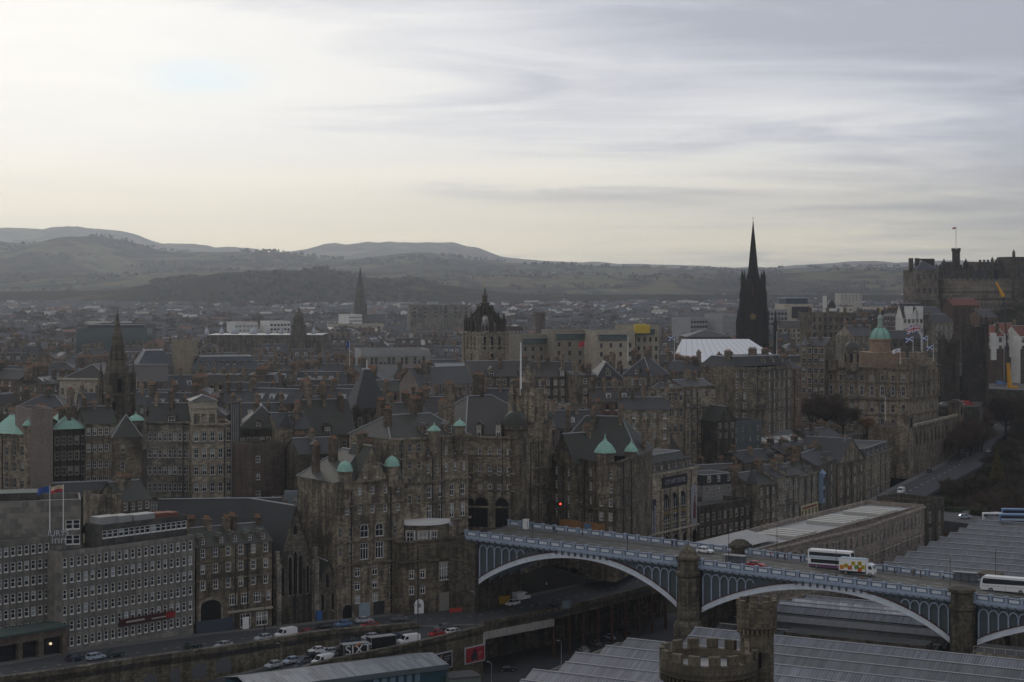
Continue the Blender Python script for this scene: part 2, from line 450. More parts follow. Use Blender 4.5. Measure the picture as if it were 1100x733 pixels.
# ------------------------------------------------------------------ buildings: walls with real openings, windows as parts
FOOT = []       # plan footprints already taken
def facade(mb, a, b, z0, z1, ops, mi=0, rev=.22, fill=None, arches=()):
    """wall from plan point a to b (left to right as seen), openings (u0,u1,v0,v1) with reveals; fill = slot for a pane set in the reveal"""
    dx, dy = b[0] - a[0], b[1] - a[1]; L = math.hypot(dx, dy); dx /= L; dy /= L
    ix, iy = -dy, dx                                    # inward
    H = z1 - z0
    us = sorted({0.0, round(L, 4)} | {round(min(max(o[k], 0), L), 4) for o in ops for k in (0, 1)})
    vs = sorted({0.0, round(H, 4)} | {round(min(max(o[k], 0), H), 4) for o in ops for k in (2, 3)})
    Q = lambda u, v, d=0: (a[0] + dx * u + ix * d, a[1] + dy * u + iy * d, z0 + v)
    for i in range(len(us) - 1):
        uc = (us[i] + us[i + 1]) / 2
        j = 0
        while j < len(vs) - 1:
            def hole(k):
                vc = (vs[k] + vs[k + 1]) / 2
                return any(o[0] < uc < o[1] and o[2] < vc < o[3] for o in ops)
            if hole(j): j += 1; continue
            k = j
            while k + 1 < len(vs) - 1 and not hole(k + 1): k += 1
            mb.add([Q(us[i], vs[j]), Q(us[i + 1], vs[j]), Q(us[i + 1], vs[k + 1]), Q(us[i], vs[k + 1])], mi)
            j = k + 1
    for o in ops:
        u0, u1, v0, v1 = o[:4]
        if u1 <= 0 or u0 >= L or v1 <= 0 or v0 >= H: continue
        for p, q in (((u0, v0), (u1, v0)), ((u1, v0), (u1, v1)), ((u1, v1), (u0, v1)), ((u0, v1), (u0, v0))):
            mb.add([Q(*p), Q(*q), Q(*q, rev), Q(*p, rev)], mi)
        if fill is not None:
            mb.add([Q(u0, v0, rev), Q(u1, v0, rev), Q(u1, v1, rev), Q(u0, v1, rev)], fill)
    return (dx, dy), (ix, iy), L

WIN = {}
def win_mesh(w, h, style):
    key = (round(w, 2), round(h, 2), style)
    if key in WIN: return WIN[key]
    f = MB(); g = MB()
    t = .11 if style != 'hotel' else .13
    d0, d1 = .08, .17
    arch = style in ('arch', 'archwide')
    top = h - (w / 2 if arch else 0)
    f.box(-w / 2, -w / 2 + t, d0, d1, 0, top); f.box(w / 2 - t, w / 2, d0, d1, 0, top)
    f.box(-w / 2, w / 2, d0 - .03, d1, 0, t * 1.25)
    if arch:
        n = 8
        for i in range(n):
            a, b = math.pi * i / n, math.pi * (i + 1) / n
            A = [(w / 2 * math.cos(x), top + w / 2 * math.sin(x)) for x in (a, b)]
            B = [((w / 2 - t) * math.cos(x), top + (w / 2 - t) * math.sin(x)) for x in (a, b)]
            f.add([(A[0][0], d0, A[0][1]), (A[1][0], d0, A[1][1]), (B[1][0], d0, B[1][1]), (B[0][0], d0, B[0][1])])
            cx = w / 2 if i < n // 2 else -w / 2
            f.add([(cx, .03, h), (A[0][0], .03, A[0][1]), (A[1][0], .03, A[1][1])], 1)
        f.add([(w / 2, .03, h), (0, .03, h), (-w / 2, .03, h)], 1)
    else:
        f.box(-w / 2, w / 2, d0, d1, h - t, h)
    if style in ('sash', 'dull', 'arch'):
        f.box(-w / 2 + t, w / 2 - t, d0 + .02, d1, h * .5 - .05, h * .5 + .05)
        f.box(-.03, .03, d0 + .04, d1, t, h - t)
        f.box(-w / 2 - .08, w / 2 + .08, -.12, d0, -.16, 0, 1)
    elif style == 'hotel':
        f.box(-w / 2 + t, w / 2 - t, d0 + .02, d1, h * .52, h * .52 + .12)
        f.box(-w / 2, w / 2, -.05, d0, -.12, 0, 0)
    elif style == 'blank':
        pass
    else:
        k = max(2, int(round(w / .75)))
        for i in range(1, k): f.box(-w / 2 + w * i / k - .05, -w / 2 + w * i / k + .05, d0 + .01, d1, t, top)
        f.box(-w / 2 + t, w / 2 - t, d0 + .015, d1, top * .68 - .06, top * .68 + .06)
        f.box(-w / 2 - .1, w / 2 + .1, -.15, d0, -.18, 0, 1)
    if style in ('sash', 'dull', 'x', 'shop', 'xw', 'arch'):
        m = .2
        for q in (-1, 1): f.box(min(q * w / 2, q * (w / 2 + m)), max(q * w / 2, q * (w / 2 + m)), -.05, .06, 0, top, 1)
        if not arch: f.box(-w / 2 - m, w / 2 + m, -.06, .06, h, h + .3, 1)
    g.add([(-w / 2, .15, 0), (w / 2, .15, 0), (w / 2, .15, h), (-w / 2, .15, h)])
    fm = f.mesh('window', [FRAMED if style in ('dull', 'archwide') else FRAMEW, MARGIN])
    gm = g.mesh('pane', [GLASS_H if style in ('hotel', 'blank') else GLASS])
    WIN[key] = (fm, gm); return WIN[key]
NWIN = {}
def put_window(root, pos, rz, w, h, style, flat=False, mats=None):
    fm, gm = win_mesh(w, h, style)
    c = NWIN.get(root.name, 0); NWIN[root.name] = c + 1
    o = bpy.data.objects.new('window', fm); link(o, root)
    o.location = Vector(pos) - wl(root); o.rotation_euler = (0, 0, rz)
    g = bpy.data.objects.new('pane', gm); link(g, o)
    return o
def rows_ops(L, H, spec):
    """spec: (n, w, h, pitch, rows, top, style[, ua, ub]) - top is the distance from the eaves to the head of the first row"""
    out = []
    for sp in spec:
        n, w, h, pitch, rows, top, style = sp[:7]
        ua, ub = (sp[7], sp[8]) if len(sp) > 8 else (0, 1)
        for r in range(rows):
            v1 = H - top - r * pitch; v0 = v1 - h
            if v0 < .2: continue
            for i in range(n):
                uc = L * (ua + (ub - ua) * (i + .5) / n)
                out.append((uc - w / 2, uc + w / 2, v0, v1, style))
    return out
def wall_windows(root, mb, a, b, z0, z1, spec, mi=0, small=False, rev=.22, fill=None):
    L = math.hypot(b[0] - a[0], b[1] - a[1])
    ops = rows_ops(L, z1 - z0, spec)
    if small:
        facade(mb, a, b, z0, z1, ops, mi, rev, fill); return
    (dx, dy), (ix, iy), L = facade(mb, a, b, z0, z1, ops, mi, rev)
    rz = math.atan2(dy, dx)
    for u0, u1, v0, v1, st in ops:
        u = (u0 + u1) / 2
        if NWIN.get(root.name, 0) >= 100:
            EXTRA.setdefault(root.name, []).append(((a[0] + dx * u, a[1] + dy * u, z0 + v0), rz, u1 - u0, v1 - v0, st)); continue
        put_window(root, (a[0] + dx * u, a[1] + dy * u, z0 + v0), rz, u1 - u0, v1 - v0, st)
EXTRA = {}
def flush_windows(root):
    """past the hundredth window of one thing: the rest in one part"""
    ex = EXTRA.pop(root.name, None)
    if not ex: return
    mb = MB(); org = wl(root)
    mats = [FRAMEW, CHIM, GLASS_H]
    for pos, rz, w, h, st in ex:
        fm, gm = win_mesh(w, h, st)
        M = Matrix.Translation(pos) @ Matrix.Rotation(rz, 4, 'Z')
        for me, sl in ((fm, None), (gm, 2)):
            i0 = len(mb.v)
            mb.v += [tuple(M @ v.co) for v in me.vertices]
            for p in me.polygons:
                mb.f.append(tuple(i0 + k for k in p.vertices)); mb.m.append(p.material_index if sl is None else sl)
    tag(mb.build('windows', mats, root), kind='stuff')

class Fr:
    """plan rectangle: corner, unit along the front, unit into the depth"""
    def __init__(s, a, b, d):
        s.a = Vector(a[:2]); e = Vector(b[:2]) - s.a; s.L = e.length; s.e = e / s.L; s.n = Vector((-s.e.y, s.e.x)); s.d = d
    def __call__(s, u, v, z=None):
        p = s.a + s.e * u + s.n * v
        return (p.x, p.y) if z is None else (p.x, p.y, z)
def roof_mesh(fr, z, kind, h, over=.3, ridge_w=.22, inset=None):
    mb = MB(); L, D = fr.L, fr.d; o = over
    if kind == 'gable':         # ridge parallel to the front
        k = h / (D / 2)
        mb.add([fr(-o, -o, z - o * k), fr(L + o, -o, z - o * k), fr(L + o, D / 2, z + h), fr(-o, D / 2, z + h)], 0)
        mb.add([fr(L + o, D + o, z - o * k), fr(-o, D + o, z - o * k), fr(-o, D / 2, z + h), fr(L + o, D / 2, z + h)], 0)
        for u in (0, L): mb.add([fr(u, 0, z), fr(u, D, z), fr(u, D / 2, z + h)], 2)
        mb.bar(fr(-o, D / 2, z + h), fr(L + o, D / 2, z + h), ridge_w, 4, 1)
    elif kind == 'cross':       # gable end on the front
        k = h / (L / 2)
        mb.add([fr(-o, -o, z - o * k), fr(L / 2, -o, z + h), fr(L / 2, D + o, z + h), fr(-o, D + o, z - o * k)], 0)
        mb.add([fr(L + o, -o, z - o * k), fr(L / 2, -o, z + h), fr(L / 2, D + o, z + h), fr(L + o, D + o, z - o * k)], 0)
        for v in (0, D): mb.add([fr(0, v, z), fr(L, v, z), fr(L / 2, v, z + h)], 2)
        mb.bar(fr(L / 2, -o, z + h), fr(L / 2, D + o, z + h), ridge_w, 4, 1)
    elif kind == 'hip':
        i = min(D, L) / 2 if inset is None else inset
        A = [fr(-o, -o, z), fr(L + o, -o, z), fr(L + o, D + o, z), fr(-o, D + o, z)]
        r0, r1 = (fr(i, D / 2, z + h), fr(L - i, D / 2, z + h)) if L >= D else (fr(L / 2, i, z + h), fr(L / 2, D - i, z + h))
        if L >= D:
            mb.add([A[0], A[1], r1, r0]); mb.add([A[1], A[2], r1]); mb.add([A[2], A[3], r0, r1]); mb.add([A[3], A[0], r0])
            pr = ((A[0], r0), (A[3], r0), (A[1], r1), (A[2], r1))
        else:
            mb.add([A[0], A[1], r0]); mb.add([A[1], A[2], r1, r0]); mb.add([A[2], A[3], r1]); mb.add([A[3], A[0], r0, r1])
            pr = ((A[0], r0), (A[1], r0), (A[2], r1), (A[3], r1))
        for p, q in pr: mb.bar(p, q, ridge_w * .8, 4, 1)
        mb.bar(r0, r1, ridge_w, 4, 1)
    elif kind == 'mansard':
        i = inset or 1.6
        A = [fr(0, 0, z), fr(L, 0, z), fr(L, D, z), fr(0, D, z)]
        B = [fr(i, i, z + h), fr(L - i, i, z + h), fr(L - i, D - i, z + h), fr(i, D - i, z + h)]
        for q in range(4): mb.add([A[q], A[(q + 1) % 4], B[(q + 1) % 4], B[q]])
        mb.add(B, 3)
        for q in range(4): mb.bar(B[q], B[(q + 1) % 4], ridge_w, 4, 1)
    elif kind == 'pyramid':
        A = [fr(-o, -o, z), fr(L + o, -o, z), fr(L + o, D + o, z), fr(-o, D + o, z)]; t = fr(L / 2, D / 2, z + h)
        for q in range(4): mb.add([A[q], A[(q + 1) % 4], t]); mb.bar(A[q], t, ridge_w * .6, 4, 1)
    else:                       # flat, behind a parapet
        mb.add([fr(.35, .35, z - .5), fr(L - .35, .35, z - .5), fr(L - .35, D - .35, z - .5), fr(.35, D - .35, z - .5)], 0)
    return mb
def add_chimney(root, p, zb, zt, d, L=2.2, Wd=1.0, pots=4, mat=None):
    mb = MB()
    mb.obox((p[0], p[1], zb), d, L, Wd, zt - zb, 0)
    mb.obox((p[0], p[1], zt), d, L + .3, Wd + .3, .28, 0)
    q = Vector(d).normalized()
    for i in range(pots):
        u = (i + .5) / pots * L - L / 2
        mb.lathe(p[0] + q.x * u, p[1] + q.y * u, [(.2, zt + .28), (.15, zt + .95), (.19, zt + 1.0)], 6, 1)
    return mb.build('chimney', [mat or CHIM, POT], root)
def turret(root, x, y, r, z0, z1, cap, h, mats=None, wall=None, n=12, win=0):
    mb = MB()
    mb.lathe(x, y, [(r * .35, z0), (r, z0 + r * 1.3), (r, z1 - .5), (r * 1.1, z1 - .4), (r * 1.1, z1)], n, 0)
    t = mb.build('turret', [wall or ST_BROWN], root)
    c = MB()
    if cap == 'cone': pr = [(r * 1.2, z1), (r * .6, z1 + h * .48), (.04, z1 + h)]
    elif cap == 'ogee': pr = [(r * 1.25, z1), (r * 1.2, z1 + h * .07), (r * .98, z1 + h * .25), (r * .70, z1 + h * .42), (r * .28, z1 + h * .58), (r * .10, z1 + h * .72), (.04, z1 + h)]
    else: pr = [(r * 1.15, z1)] + [(r * 1.08 * math.cos(a), z1 + h * .82 * math.sin(a)) for a in [i * .19 for i in range(1, 8)]] + [(.12, z1 + h * .86), (.04, z1 + h)]
    c.lathe(x, y, pr, n, 0)
    c.build('turret_roof', [mats or COPPER], t, sm=cap != 'cone')
    return t
def dormer(root, fr, u, v, z, w, h, d, wall=None, roofm=None, style='sash'):
    """small gabled window box standing on the roof slope"""
    f2 = Fr(fr(u - w / 2, v), fr(u + w / 2, v), d)
    mb = MB(); mb.prism([f2(0, 0), f2(w, 0), f2(w, d), f2(0, d)], z, z + h, 0, cap=False)
    rm = roof_mesh(f2, z + h, 'cross', w * .45, .15, .07)
    i0 = len(mb.v); mb.v += rm.v; mb.f += [tuple(i + i0 for i in q) for q in rm.f]; mb.m += [1 + q if q < 2 else 0 for q in rm.m]
    o = mb.build('dormer', [wall or FRAMED, roofm or SL_DARK, LEAD], root)
    fm, gm = win_mesh(w * .66, h * .8, style)
    wnd = bpy.data.objects.new('dormer_window', fm); link(wnd, o)
    wnd.data = MB2(fm, gm)
    a = fr(u, v - .18); wnd.location = Vector((*a, z + h * .1)) - wl(root); wnd.rotation_euler = (0, 0, math.atan2(fr.e.y, fr.e.x))
    return o
JOIN = {}
def MB2(fm, gm):
    """window frame and pane as one mesh, for windows that are sub-parts themselves"""
    k = (fm.name, gm.name)
    if k in JOIN: return JOIN[k]
    mb = MB()
    for me, sl in ((fm, None), (gm, 2)):
        i0 = len(mb.v); mb.v += [tuple(v.co) for v in me.vertices]
        for p in me.polygons: mb.f.append(tuple(i0 + q for q in p.vertices)); mb.m.append(p.material_index if sl is None else sl)
    JOIN[k] = mb.mesh('dormer_window', [FRAMEW, CHIM, GLASS]); return JOIN[k]

def bld(name, label, front, d, z0, z1, wall, segs=(), roof=('gable', 4), rm=None, chims=(), courses=(), cat='building',
        group=None, side=None, small=False, dormers=(), parapet=.9, back=None, trim=None):
    """front: plan points left to right; d: depth; segs: window rows for each front segment; side: rows for the right-hand and left-hand flank"""
    a, b = front[0], front[-1]
    fr = Fr(a, b, d)
    root = thing(name, label, cat, (*fr(fr.L / 2, d / 2), z0), group)
    FOOT.append((fr, d))
    mb = MB()
    rt = wall
    zt = z1 + (parapet if roof[0] == 'flat' else 0)
    for i in range(len(front) - 1):
        sp = segs[i] if i < len(segs) and segs[i] else ()
        sp = [((*q[:5], q[5] + (zt - z1), *q[6:])) for q in sp]
        wall_windows(root, mb, front[i], front[i + 1], z0, zt, sp, 0, small, fill=1 if small else None)
    br, bl = fr(fr.L, d), fr(0, d)
    sp = side or ((), ())
    wall_windows(root, mb, b, br, z0, zt, sp[0], 0, small, fill=1 if small else None)
    wall_windows(root, mb, bl, a, z0, zt, sp[1], 0, small, fill=1 if small else None)
    mb.add([(*br, z0), (*bl, z0), (*bl, zt), (*br, zt)], 0)
    if roof[0] == 'flat':       # inner face and coping of the parapet
        pl = [fr(.35, .35), fr(fr.L - .35, .35), fr(fr.L - .35, d - .35), fr(.35, d - .35)]
        po = [fr(0, 0), fr(fr.L, 0), fr(fr.L, d), fr(0, d)]
        for i in range(4):
            j = (i + 1) % 4
            mb.add([(*pl[i], z1 - .6), (*pl[j], z1 - .6), (*pl[j], zt), (*pl[i], zt)], 0)
            mb.add([(*po[i], zt), (*po[j], zt), (*pl[j], zt), (*pl[i], zt)], 0)
    mb.build('wall', [wall, GLASS], root)
    if len(courses):
        c = MB()
        for v, hh, pr in courses:
            for i in range(len(front) - 1):
                p, q = Vector(front[i]), Vector(front[i + 1]); e = (q - p).normalized(); nn = Vector((e.y, -e.x))
                m = (p + q) / 2 + nn * (pr / 2)
                c.obox((m.x, m.y, z1 - v), e, (q - p).length + pr * 2, pr, hh)
        c.build('string_course', [trim or wall], root)
    rmat = rm or SL_DARK
    r = roof_mesh(fr, z1, roof[0], roof[1], inset=roof[2] if len(roof) > 2 else None)
    r.build('roof', [rmat, LEAD, wall, FLATROOF], root)
    for c in chims:
        u, v, h = c[:3]; k = c[3] if len(c) > 3 else 4; al = c[4] if len(c) > 4 else 1
        p = fr(u * fr.L, v * d)
        add_chimney(root, p, z1 - .5, z1 + h, fr.n if al else fr.e, .55 * k + .3, 1.0, k)
    for (u, v, dz, w, h) in dormers:
        dormer(root, fr, u * fr.L, v * d, z1 + dz, w, h, min(3.0, d * .3), wall, rmat)
    rq = random.Random(len(FOOT) * 13 + 1)
    if not small and wall in OLD:
        for i in range(len(front) - 1):
            p, q = Vector(front[i]), Vector(front[i + 1]); L_ = (q - p).length
            if L_ < 7: continue
            e = (q - p) / L_; nn = Vector((e.y, -e.x)); n = (segs[i][0][0] if i < len(segs) and segs[i] else max(2, int(L_ / 4)))
            for k in rq.sample(range(1, n), min(n - 1, 1 + int(L_ / 14))) if n > 1 else ():
                c = p + e * (L_ * k / n + rq.uniform(-.2, .2)) + nn * .14; pm = MB(); pm.obox((c.x, c.y, z0 + .5), e, .2, .2, z1 - z0 - .8); pm.build('downpipe', [DARKM], root)
        if len(front) == 2 and chims and roof[0] in ('gable', 'hip', 'mansard'):
            for k in range(int(fr.L / 9)):
                if rq.random() < .7 and not dormers: dormer(root, fr, fr.L * (k + rq.uniform(.3, .7)) / max(1, int(fr.L / 9)), .15, z1 - .4, rq.uniform(1.8, 2.6), rq.uniform(2.0, 2.9), 3, wall, rmat)
            for k in range(rq.choice((1, 2, 2))):
                add_chimney(root, fr(fr.L * rq.uniform(.15, .85), d * rq.uniform(.3, .9)), z1 - .5, z1 + roof[1] * .8 + rq.uniform(1.2, 2.6), fr.n if rq.random() < .6 else fr.e, rq.uniform(1.6, 3.2), .95, rq.choice((3, 4, 5)))
    flush_windows(root)
    root['_'] = 0; del root['_']
    root_fr[root.name] = fr
    return root
root_fr = {}
OLD = (ST_BROWN, ST_GREY, ST_DARK, ST_PALE, ST_PINK, ST_RED)
def text(s, size, loc, rz, mat, parent=None, ext=.02, name='lettering', sx=1.0, align='CENTER'):
    c = bpy.data.curves.new(name, 'FONT'); c.body = s; c.size = size; c.extrude = ext; c.align_x = align; c.align_y = 'CENTER'
    c.materials.append(mat)
    tmp = bpy.data.objects.new(name, c); me = bpy.data.meshes.new_from_object(tmp); bpy.data.objects.remove(tmp)
    me.materials.clear(); me.materials.append(mat)
    o = bpy.data.objects.new(name, me); link(o, parent)
    o.location = Vector(loc) - (wl(parent) if parent is not None else Vector((0, 0, 0)))
    o.rotation_euler = (rad(90), 0, rz); o.scale = (sx, 1, 1)
    return o
# ------------------------------------------------------------------ roads, walls and the lower town
def ribbon(name, edgeA, edgeB, thick, mat, kind='structure', label=None, cat=None):
    """strip between two 3D polylines, with sides reaching down"""
    mb = MB(); n = len(edgeA)
    for i in range(n - 1):
        a0, a1, b0, b1 = edgeA[i], edgeA[i + 1], edgeB[i], edgeB[i + 1]
        mb.add([a0, a1, b1, b0])
        dn = lambda p: (p[0], p[1], p[2] - thick)
        mb.add([dn(a0), dn(a1), a1, a0]); mb.add([dn(b0), dn(b1), b1, b0])
    return tag(mb.build(name, [mat]), label, cat, None, kind)
def G3(px, py, z): return tuple(G(px, py, z))
# Market Street: far edge = building line, near edge = top of the retaining wall
farE = [(-128, 354, 58.8)] + [(x, interp(x, MKT) , z) for x, z in ((-106, 58.3), (-97, 57.8), (-73.5, 56), (-57, 55.5), (-42.4, 55.2), (-9.5, 55), (12.5, 55), (39, 56), (57.5, 56), (72, 56), (101, 56), (146, 57.5), (180, 60), (209, 64), (259, 70), (330, 80))]
nearpx = [(-30, 738, 58.6), (20, 731, 58.2), (58, 726, 57.8), (180, 708, 56.2), (256, 698, 55.7), (349, 682, 55.2), (449, 674, 55.0), (519, 672, 55), (600, 657, 55), (700, 632, 55.6), (742, 621, 56)]
nearE = [G3(*q) for q in nearpx]
def along(poly, n):
    d = [0]
    for a, b in zip(poly, poly[1:]): d.append(d[-1] + (Vector(b) - Vector(a)).length)
    out = []
    for i in range(n):
        s = d[-1] * i / (n - 1)
        for k in range(len(d) - 1):
            if s <= d[k + 1] + 1e-6:
                t = (s - d[k]) / (d[k + 1] - d[k]); out.append(tuple(Vector(poly[k]).lerp(Vector(poly[k + 1]), t))); break
    return out
def sub(poly, x0, x1): return [p for p in poly if x0 <= p[0] <= x1]
FA = along(sub(farE, -200, 40), 40)
NA = along(sub(nearE, -200, 48), 40)
ribbon('road', FA, NA, 1.2, ASPHALT)
lift = lambda p, h: (p[0], p[1], p[2] + h)
def inset(A, B, w):
    return [tuple(Vector(a) + (Vector(b) - Vector(a)).normalized() * w) for a, b in zip(A, B)]
ribbon('pavement', [lift(p, .13) for p in FA], [lift(p, .13) for p in inset(FA, NA, 2.6)], .14, PAVE)
ribbon('pavement', [lift(p, .13) for p in NA], [lift(p, .13) for p in inset(NA, FA, 1.6)], .14, PAVE)
mb = MB()
mid = [tuple((Vector(a) * .48 + Vector(b) * .52)) for a, b in zip(along(FA, 240), along(NA, 240))]
for i in range(0, 238, 4):
    a, b = Vector(mid[i]), Vector(mid[i + 1]); q = (b - a).normalized(); w = Vector((-q.y, q.x, 0)) * .09
    mb.add([lift(a - w, .02), lift(b - w, .02), lift(b + w, .02), lift(a + w, .02)])
tag(mb.build('road_marking', [LINE]), kind='structure')
# Market Street beyond the bridge and up to the Mound
FB = [p for p in farE if p[0] >= 57]; FB = along(FB, 40)
NB = [(p[0] + 15, p[1] - 9, p[2]) for p in FB]
ribbon('road', FB, NB, 1.5, ASPHALT)
ribbon('pavement', [lift(p, .13) for p in FB], [lift(p, .13) for p in inset(FB, NB, 3)], .14, PAVE)
mb = MB()
mid = [tuple((Vector(a) + Vector(b)) / 2) for a, b in zip(along(FB, 200), along(NB, 200))]
for i in range(0, 198, 3):
    a, b = Vector(mid[i]), Vector(mid[i + 1]); q = (b - a).normalized(); w = Vector((-q.y, q.x, 0)) * .12
    mb.add([lift(a - w, .02), lift(b - w, .02), lift(b + w, .02), lift(a + w, .02)])
tag(mb.build('road_marking', [LINE]), kind='structure')
# the ramp below, and its retaining walls
rampF = [G3(*q) for q in ((150, 741, 48.6), (200, 733, 49.5), (264, 722.6, 50.8), (342, 699, 52.5), (400, 685, 54.0), (449, 675.5, 54.9))]
rampN = [G3(*q) for q in ((150, 776, 48.4), (200, 765, 49.3), (264, 745, 50.6), (340, 717, 52.3), (400, 704.5, 53.6), (449, 694.5, 54.4), (519, 677.5, 54.9))]
RF, RN = along(rampF + [G3(512, 668, 54.95)], 30), along(rampN, 30)
ribbon('road', [lift(p, .01) for p in RF], [lift(p, .01) for p in RN], .8, ASPHALT)
ribbon('pavement', [lift(p, .14) for p in RF[:24]], [lift(p, .14) for p in inset(RF, RN, 1.5)[:24]], .14, PAVE)
def wall_run(name, label, top, bottom, thick, mat, arches=None, cat='wall', cope=True):
    root = thing(name, label, cat, tuple((Vector(top[0]) + Vector(top[-1])) / 2)[:2] + (min(bottom),))
    mb = MB(); cp = MB()
    for (a, b), zb in zip(zip(top, top[1:]), bottom):
        va, vb = Vector(a), Vector(b); e = (vb - va); L = math.hypot(e.x, e.y); nn = Vector((-e.y, e.x, 0)) / L * thick
        q = va + nn, vb + nn
        mb.prism([a, b, q[1], q[0]], zb, [a[2], b[2], q[1].z, q[0].z])
        o = -nn.normalized() * .12
        pts = [va + o, vb + o, q[1] - o, q[0] - o]
        cp.prism([tuple(p) for p in pts], [a[2] + .004, b[2] + .004, b[2] + .004, a[2] + .004], [a[2] + .25, b[2] + .25, b[2] + .25, a[2] + .25], floor=True)
    mb.build('wall_face', [mat], root)
    if cope: cp.build('coping', [ST_GREY], root)
    return root
up = [lift(p, 1.0) for p in NA]
k = min(range(40), key=lambda i: abs(up[i][0] - G(452, 676, 55).x))
w1 = wall_run('retaining_wall', 'mossy stone retaining wall with blocked arches below the upper street', up[:k + 1], [46] * k, .7, RUBBLE)
# blocked arches in that wall
mb = MB()
ARCH = simple('arch_infill', (.10, .105, .115), .8)
for i in range(k):
    pass
L0 = [Vector(p) for p in along(up[:k + 1], 200)]
def wall_frame(pts, x):
    for a, b in zip(pts, pts[1:]):
        if a.x <= x <= b.x:
            t = (x - a.x) / (b.x - a.x); e = (b - a); e.z = 0
            return a.lerp(b, t), e.normalized()
    return pts[-1], (pts[-1] - pts[-2]).normalized()
for px, py in ((150, 741), (174, 733), (196, 727), (217, 721), (240, 715), (128, 746), (106, 750)):
    X = (px - CX) * 400 / F
    p, e = wall_frame(L0, X); nn = Vector((e.y, -e.x, 0))
    a = MB(); zt = Z(py - 9, p.y); zb = zt - 3.4; w = 1.9
    prof = [(-w, zb), (w, zb)] + [(w * math.cos(t), zt - 1.5 + 1.5 * math.sin(t)) for t in [i * math.pi / 8 for i in range(9)]]
    for off, sc in ((.05, 1.0),):
        pts = [p + e * u + nn * off for u, z in prof]
        a.add([(q.x, q.y, z) for q, (u, z) in zip(pts, prof)])
        a.add([(q.x, q.y, z) for q, (u, z) in zip([p + e * u * 1.0 - nn * .2 for u, z in prof], prof)])
        for i in range(len(prof)):
            j = (i + 1) % len(prof)
            q0, q1 = p + e * prof[i][0], p + e * prof[j][0]
            a.add([tuple(q0 + nn * off)[:2] + (prof[i][1],), tuple(q1 + nn * off)[:2] + (prof[j][1],), tuple(q1 - nn * .2)[:2] + (prof[j][1],), tuple(q0 - nn * .2)[:2] + (prof[i][1],)])
    a.build('blocked_arch', [ARCH], w1)
lowtop = [lift(p, .9) for p in RN]
w2 = wall_run('retaining_wall', 'stone retaining wall carrying two advertising hoardings above the station yard', lowtop, [42] * 29, .7, RUBBLE)
cont = [p for p in nearE if p[0] > G(519, 672, 55).x - .5]
cont = [lowtop[-1]] + [lift(p, .9) for p in cont]
CW = along(cont, 16)
w3 = thing('street_viaduct', 'street edge carried on rusty columns with a pale girder and stone parapet', 'viaduct', (CW[8][0], CW[8][1], 43))
mb = MB()
for a, b in zip(CW, CW[1:]):
    va, vb = Vector(a), Vector(b); e = vb - va; nn = Vector((-e.y, e.x, 0)).normalized() * .6
    mb.prism([a, b, vb + nn, va + nn], [a[2] - 2.6, b[2] - 2.6, b[2] - 2.6, a[2] - 2.6], [a[2], b[2], b[2], a[2]], floor=True)
mb.build('parapet', [RUBBLE], w3)
GIRD = simple('girder_paint', (.40, .385, .36), .6, .3, 0, .3, .5)
RUST = simple('rusty_column', (.085, .04, .03), .8, .2, 0, .3, .7)
mb = MB()
for a, b in zip(CW[:6], CW[1:6]):
    va, vb = Vector(a), Vector(b); e = vb - va; L = e.length; nn = Vector((e.y, -e.x, 0)).normalized() * .25
    mb.prism([va + nn, vb + nn, vb, va], [a[2] - 4.3, b[2] - 4.3] * 1 + [b[2] - 4.3, a[2] - 4.3], [a[2] - 2.5, b[2] - 2.5, b[2] - 2.5, a[2] - 2.5], floor=True)
    for i in range(4):
        q = va.lerp(vb, i / 4) + nn * 1.3
        mb.obox((q.x, q.y, q.z - 4.3), e[:2], .14, .3, 1.8)
mb.build('girder', [GIRD], w3)
for i in range(5, 16):
    a = CW[i]; c = MB(); c.obox((a[0], a[1] + .3, 42), (1, .6), .55, .55, a[2] - 2.6 - 42); c.build('column', [RUST], w3)
mb = MB()
for a, b in zip(CW, CW[1:]):
    va, vb = Vector(a), Vector(b)
    k2 = Vector((-6, 10, 0))
    mb.add([va + k2 + Vector((0, 0, -14)), vb + k2 + Vector((0, 0, -14)), vb + k2 + Vector((0, 0, -2)), va + k2 + Vector((0, 0, -2))])
    mb.add([va + Vector((0, .6, -2.4)), vb + Vector((0, .6, -2.4)), vb + k2 + Vector((0, 0, -2.4)), va + k2 + Vector((0, 0, -2.4))])
mb.build('back_wall', [ST_DARK], w3)
# station yard
mb = MB(); mb.add([(-140, 330, 43.6), (40, 330, 43.6), (60, 470, 43.6), (60, 520, 43.6), (-140, 425, 43.6)])
tag(mb.build('station_yard', [ASPHALT]), kind='structure')

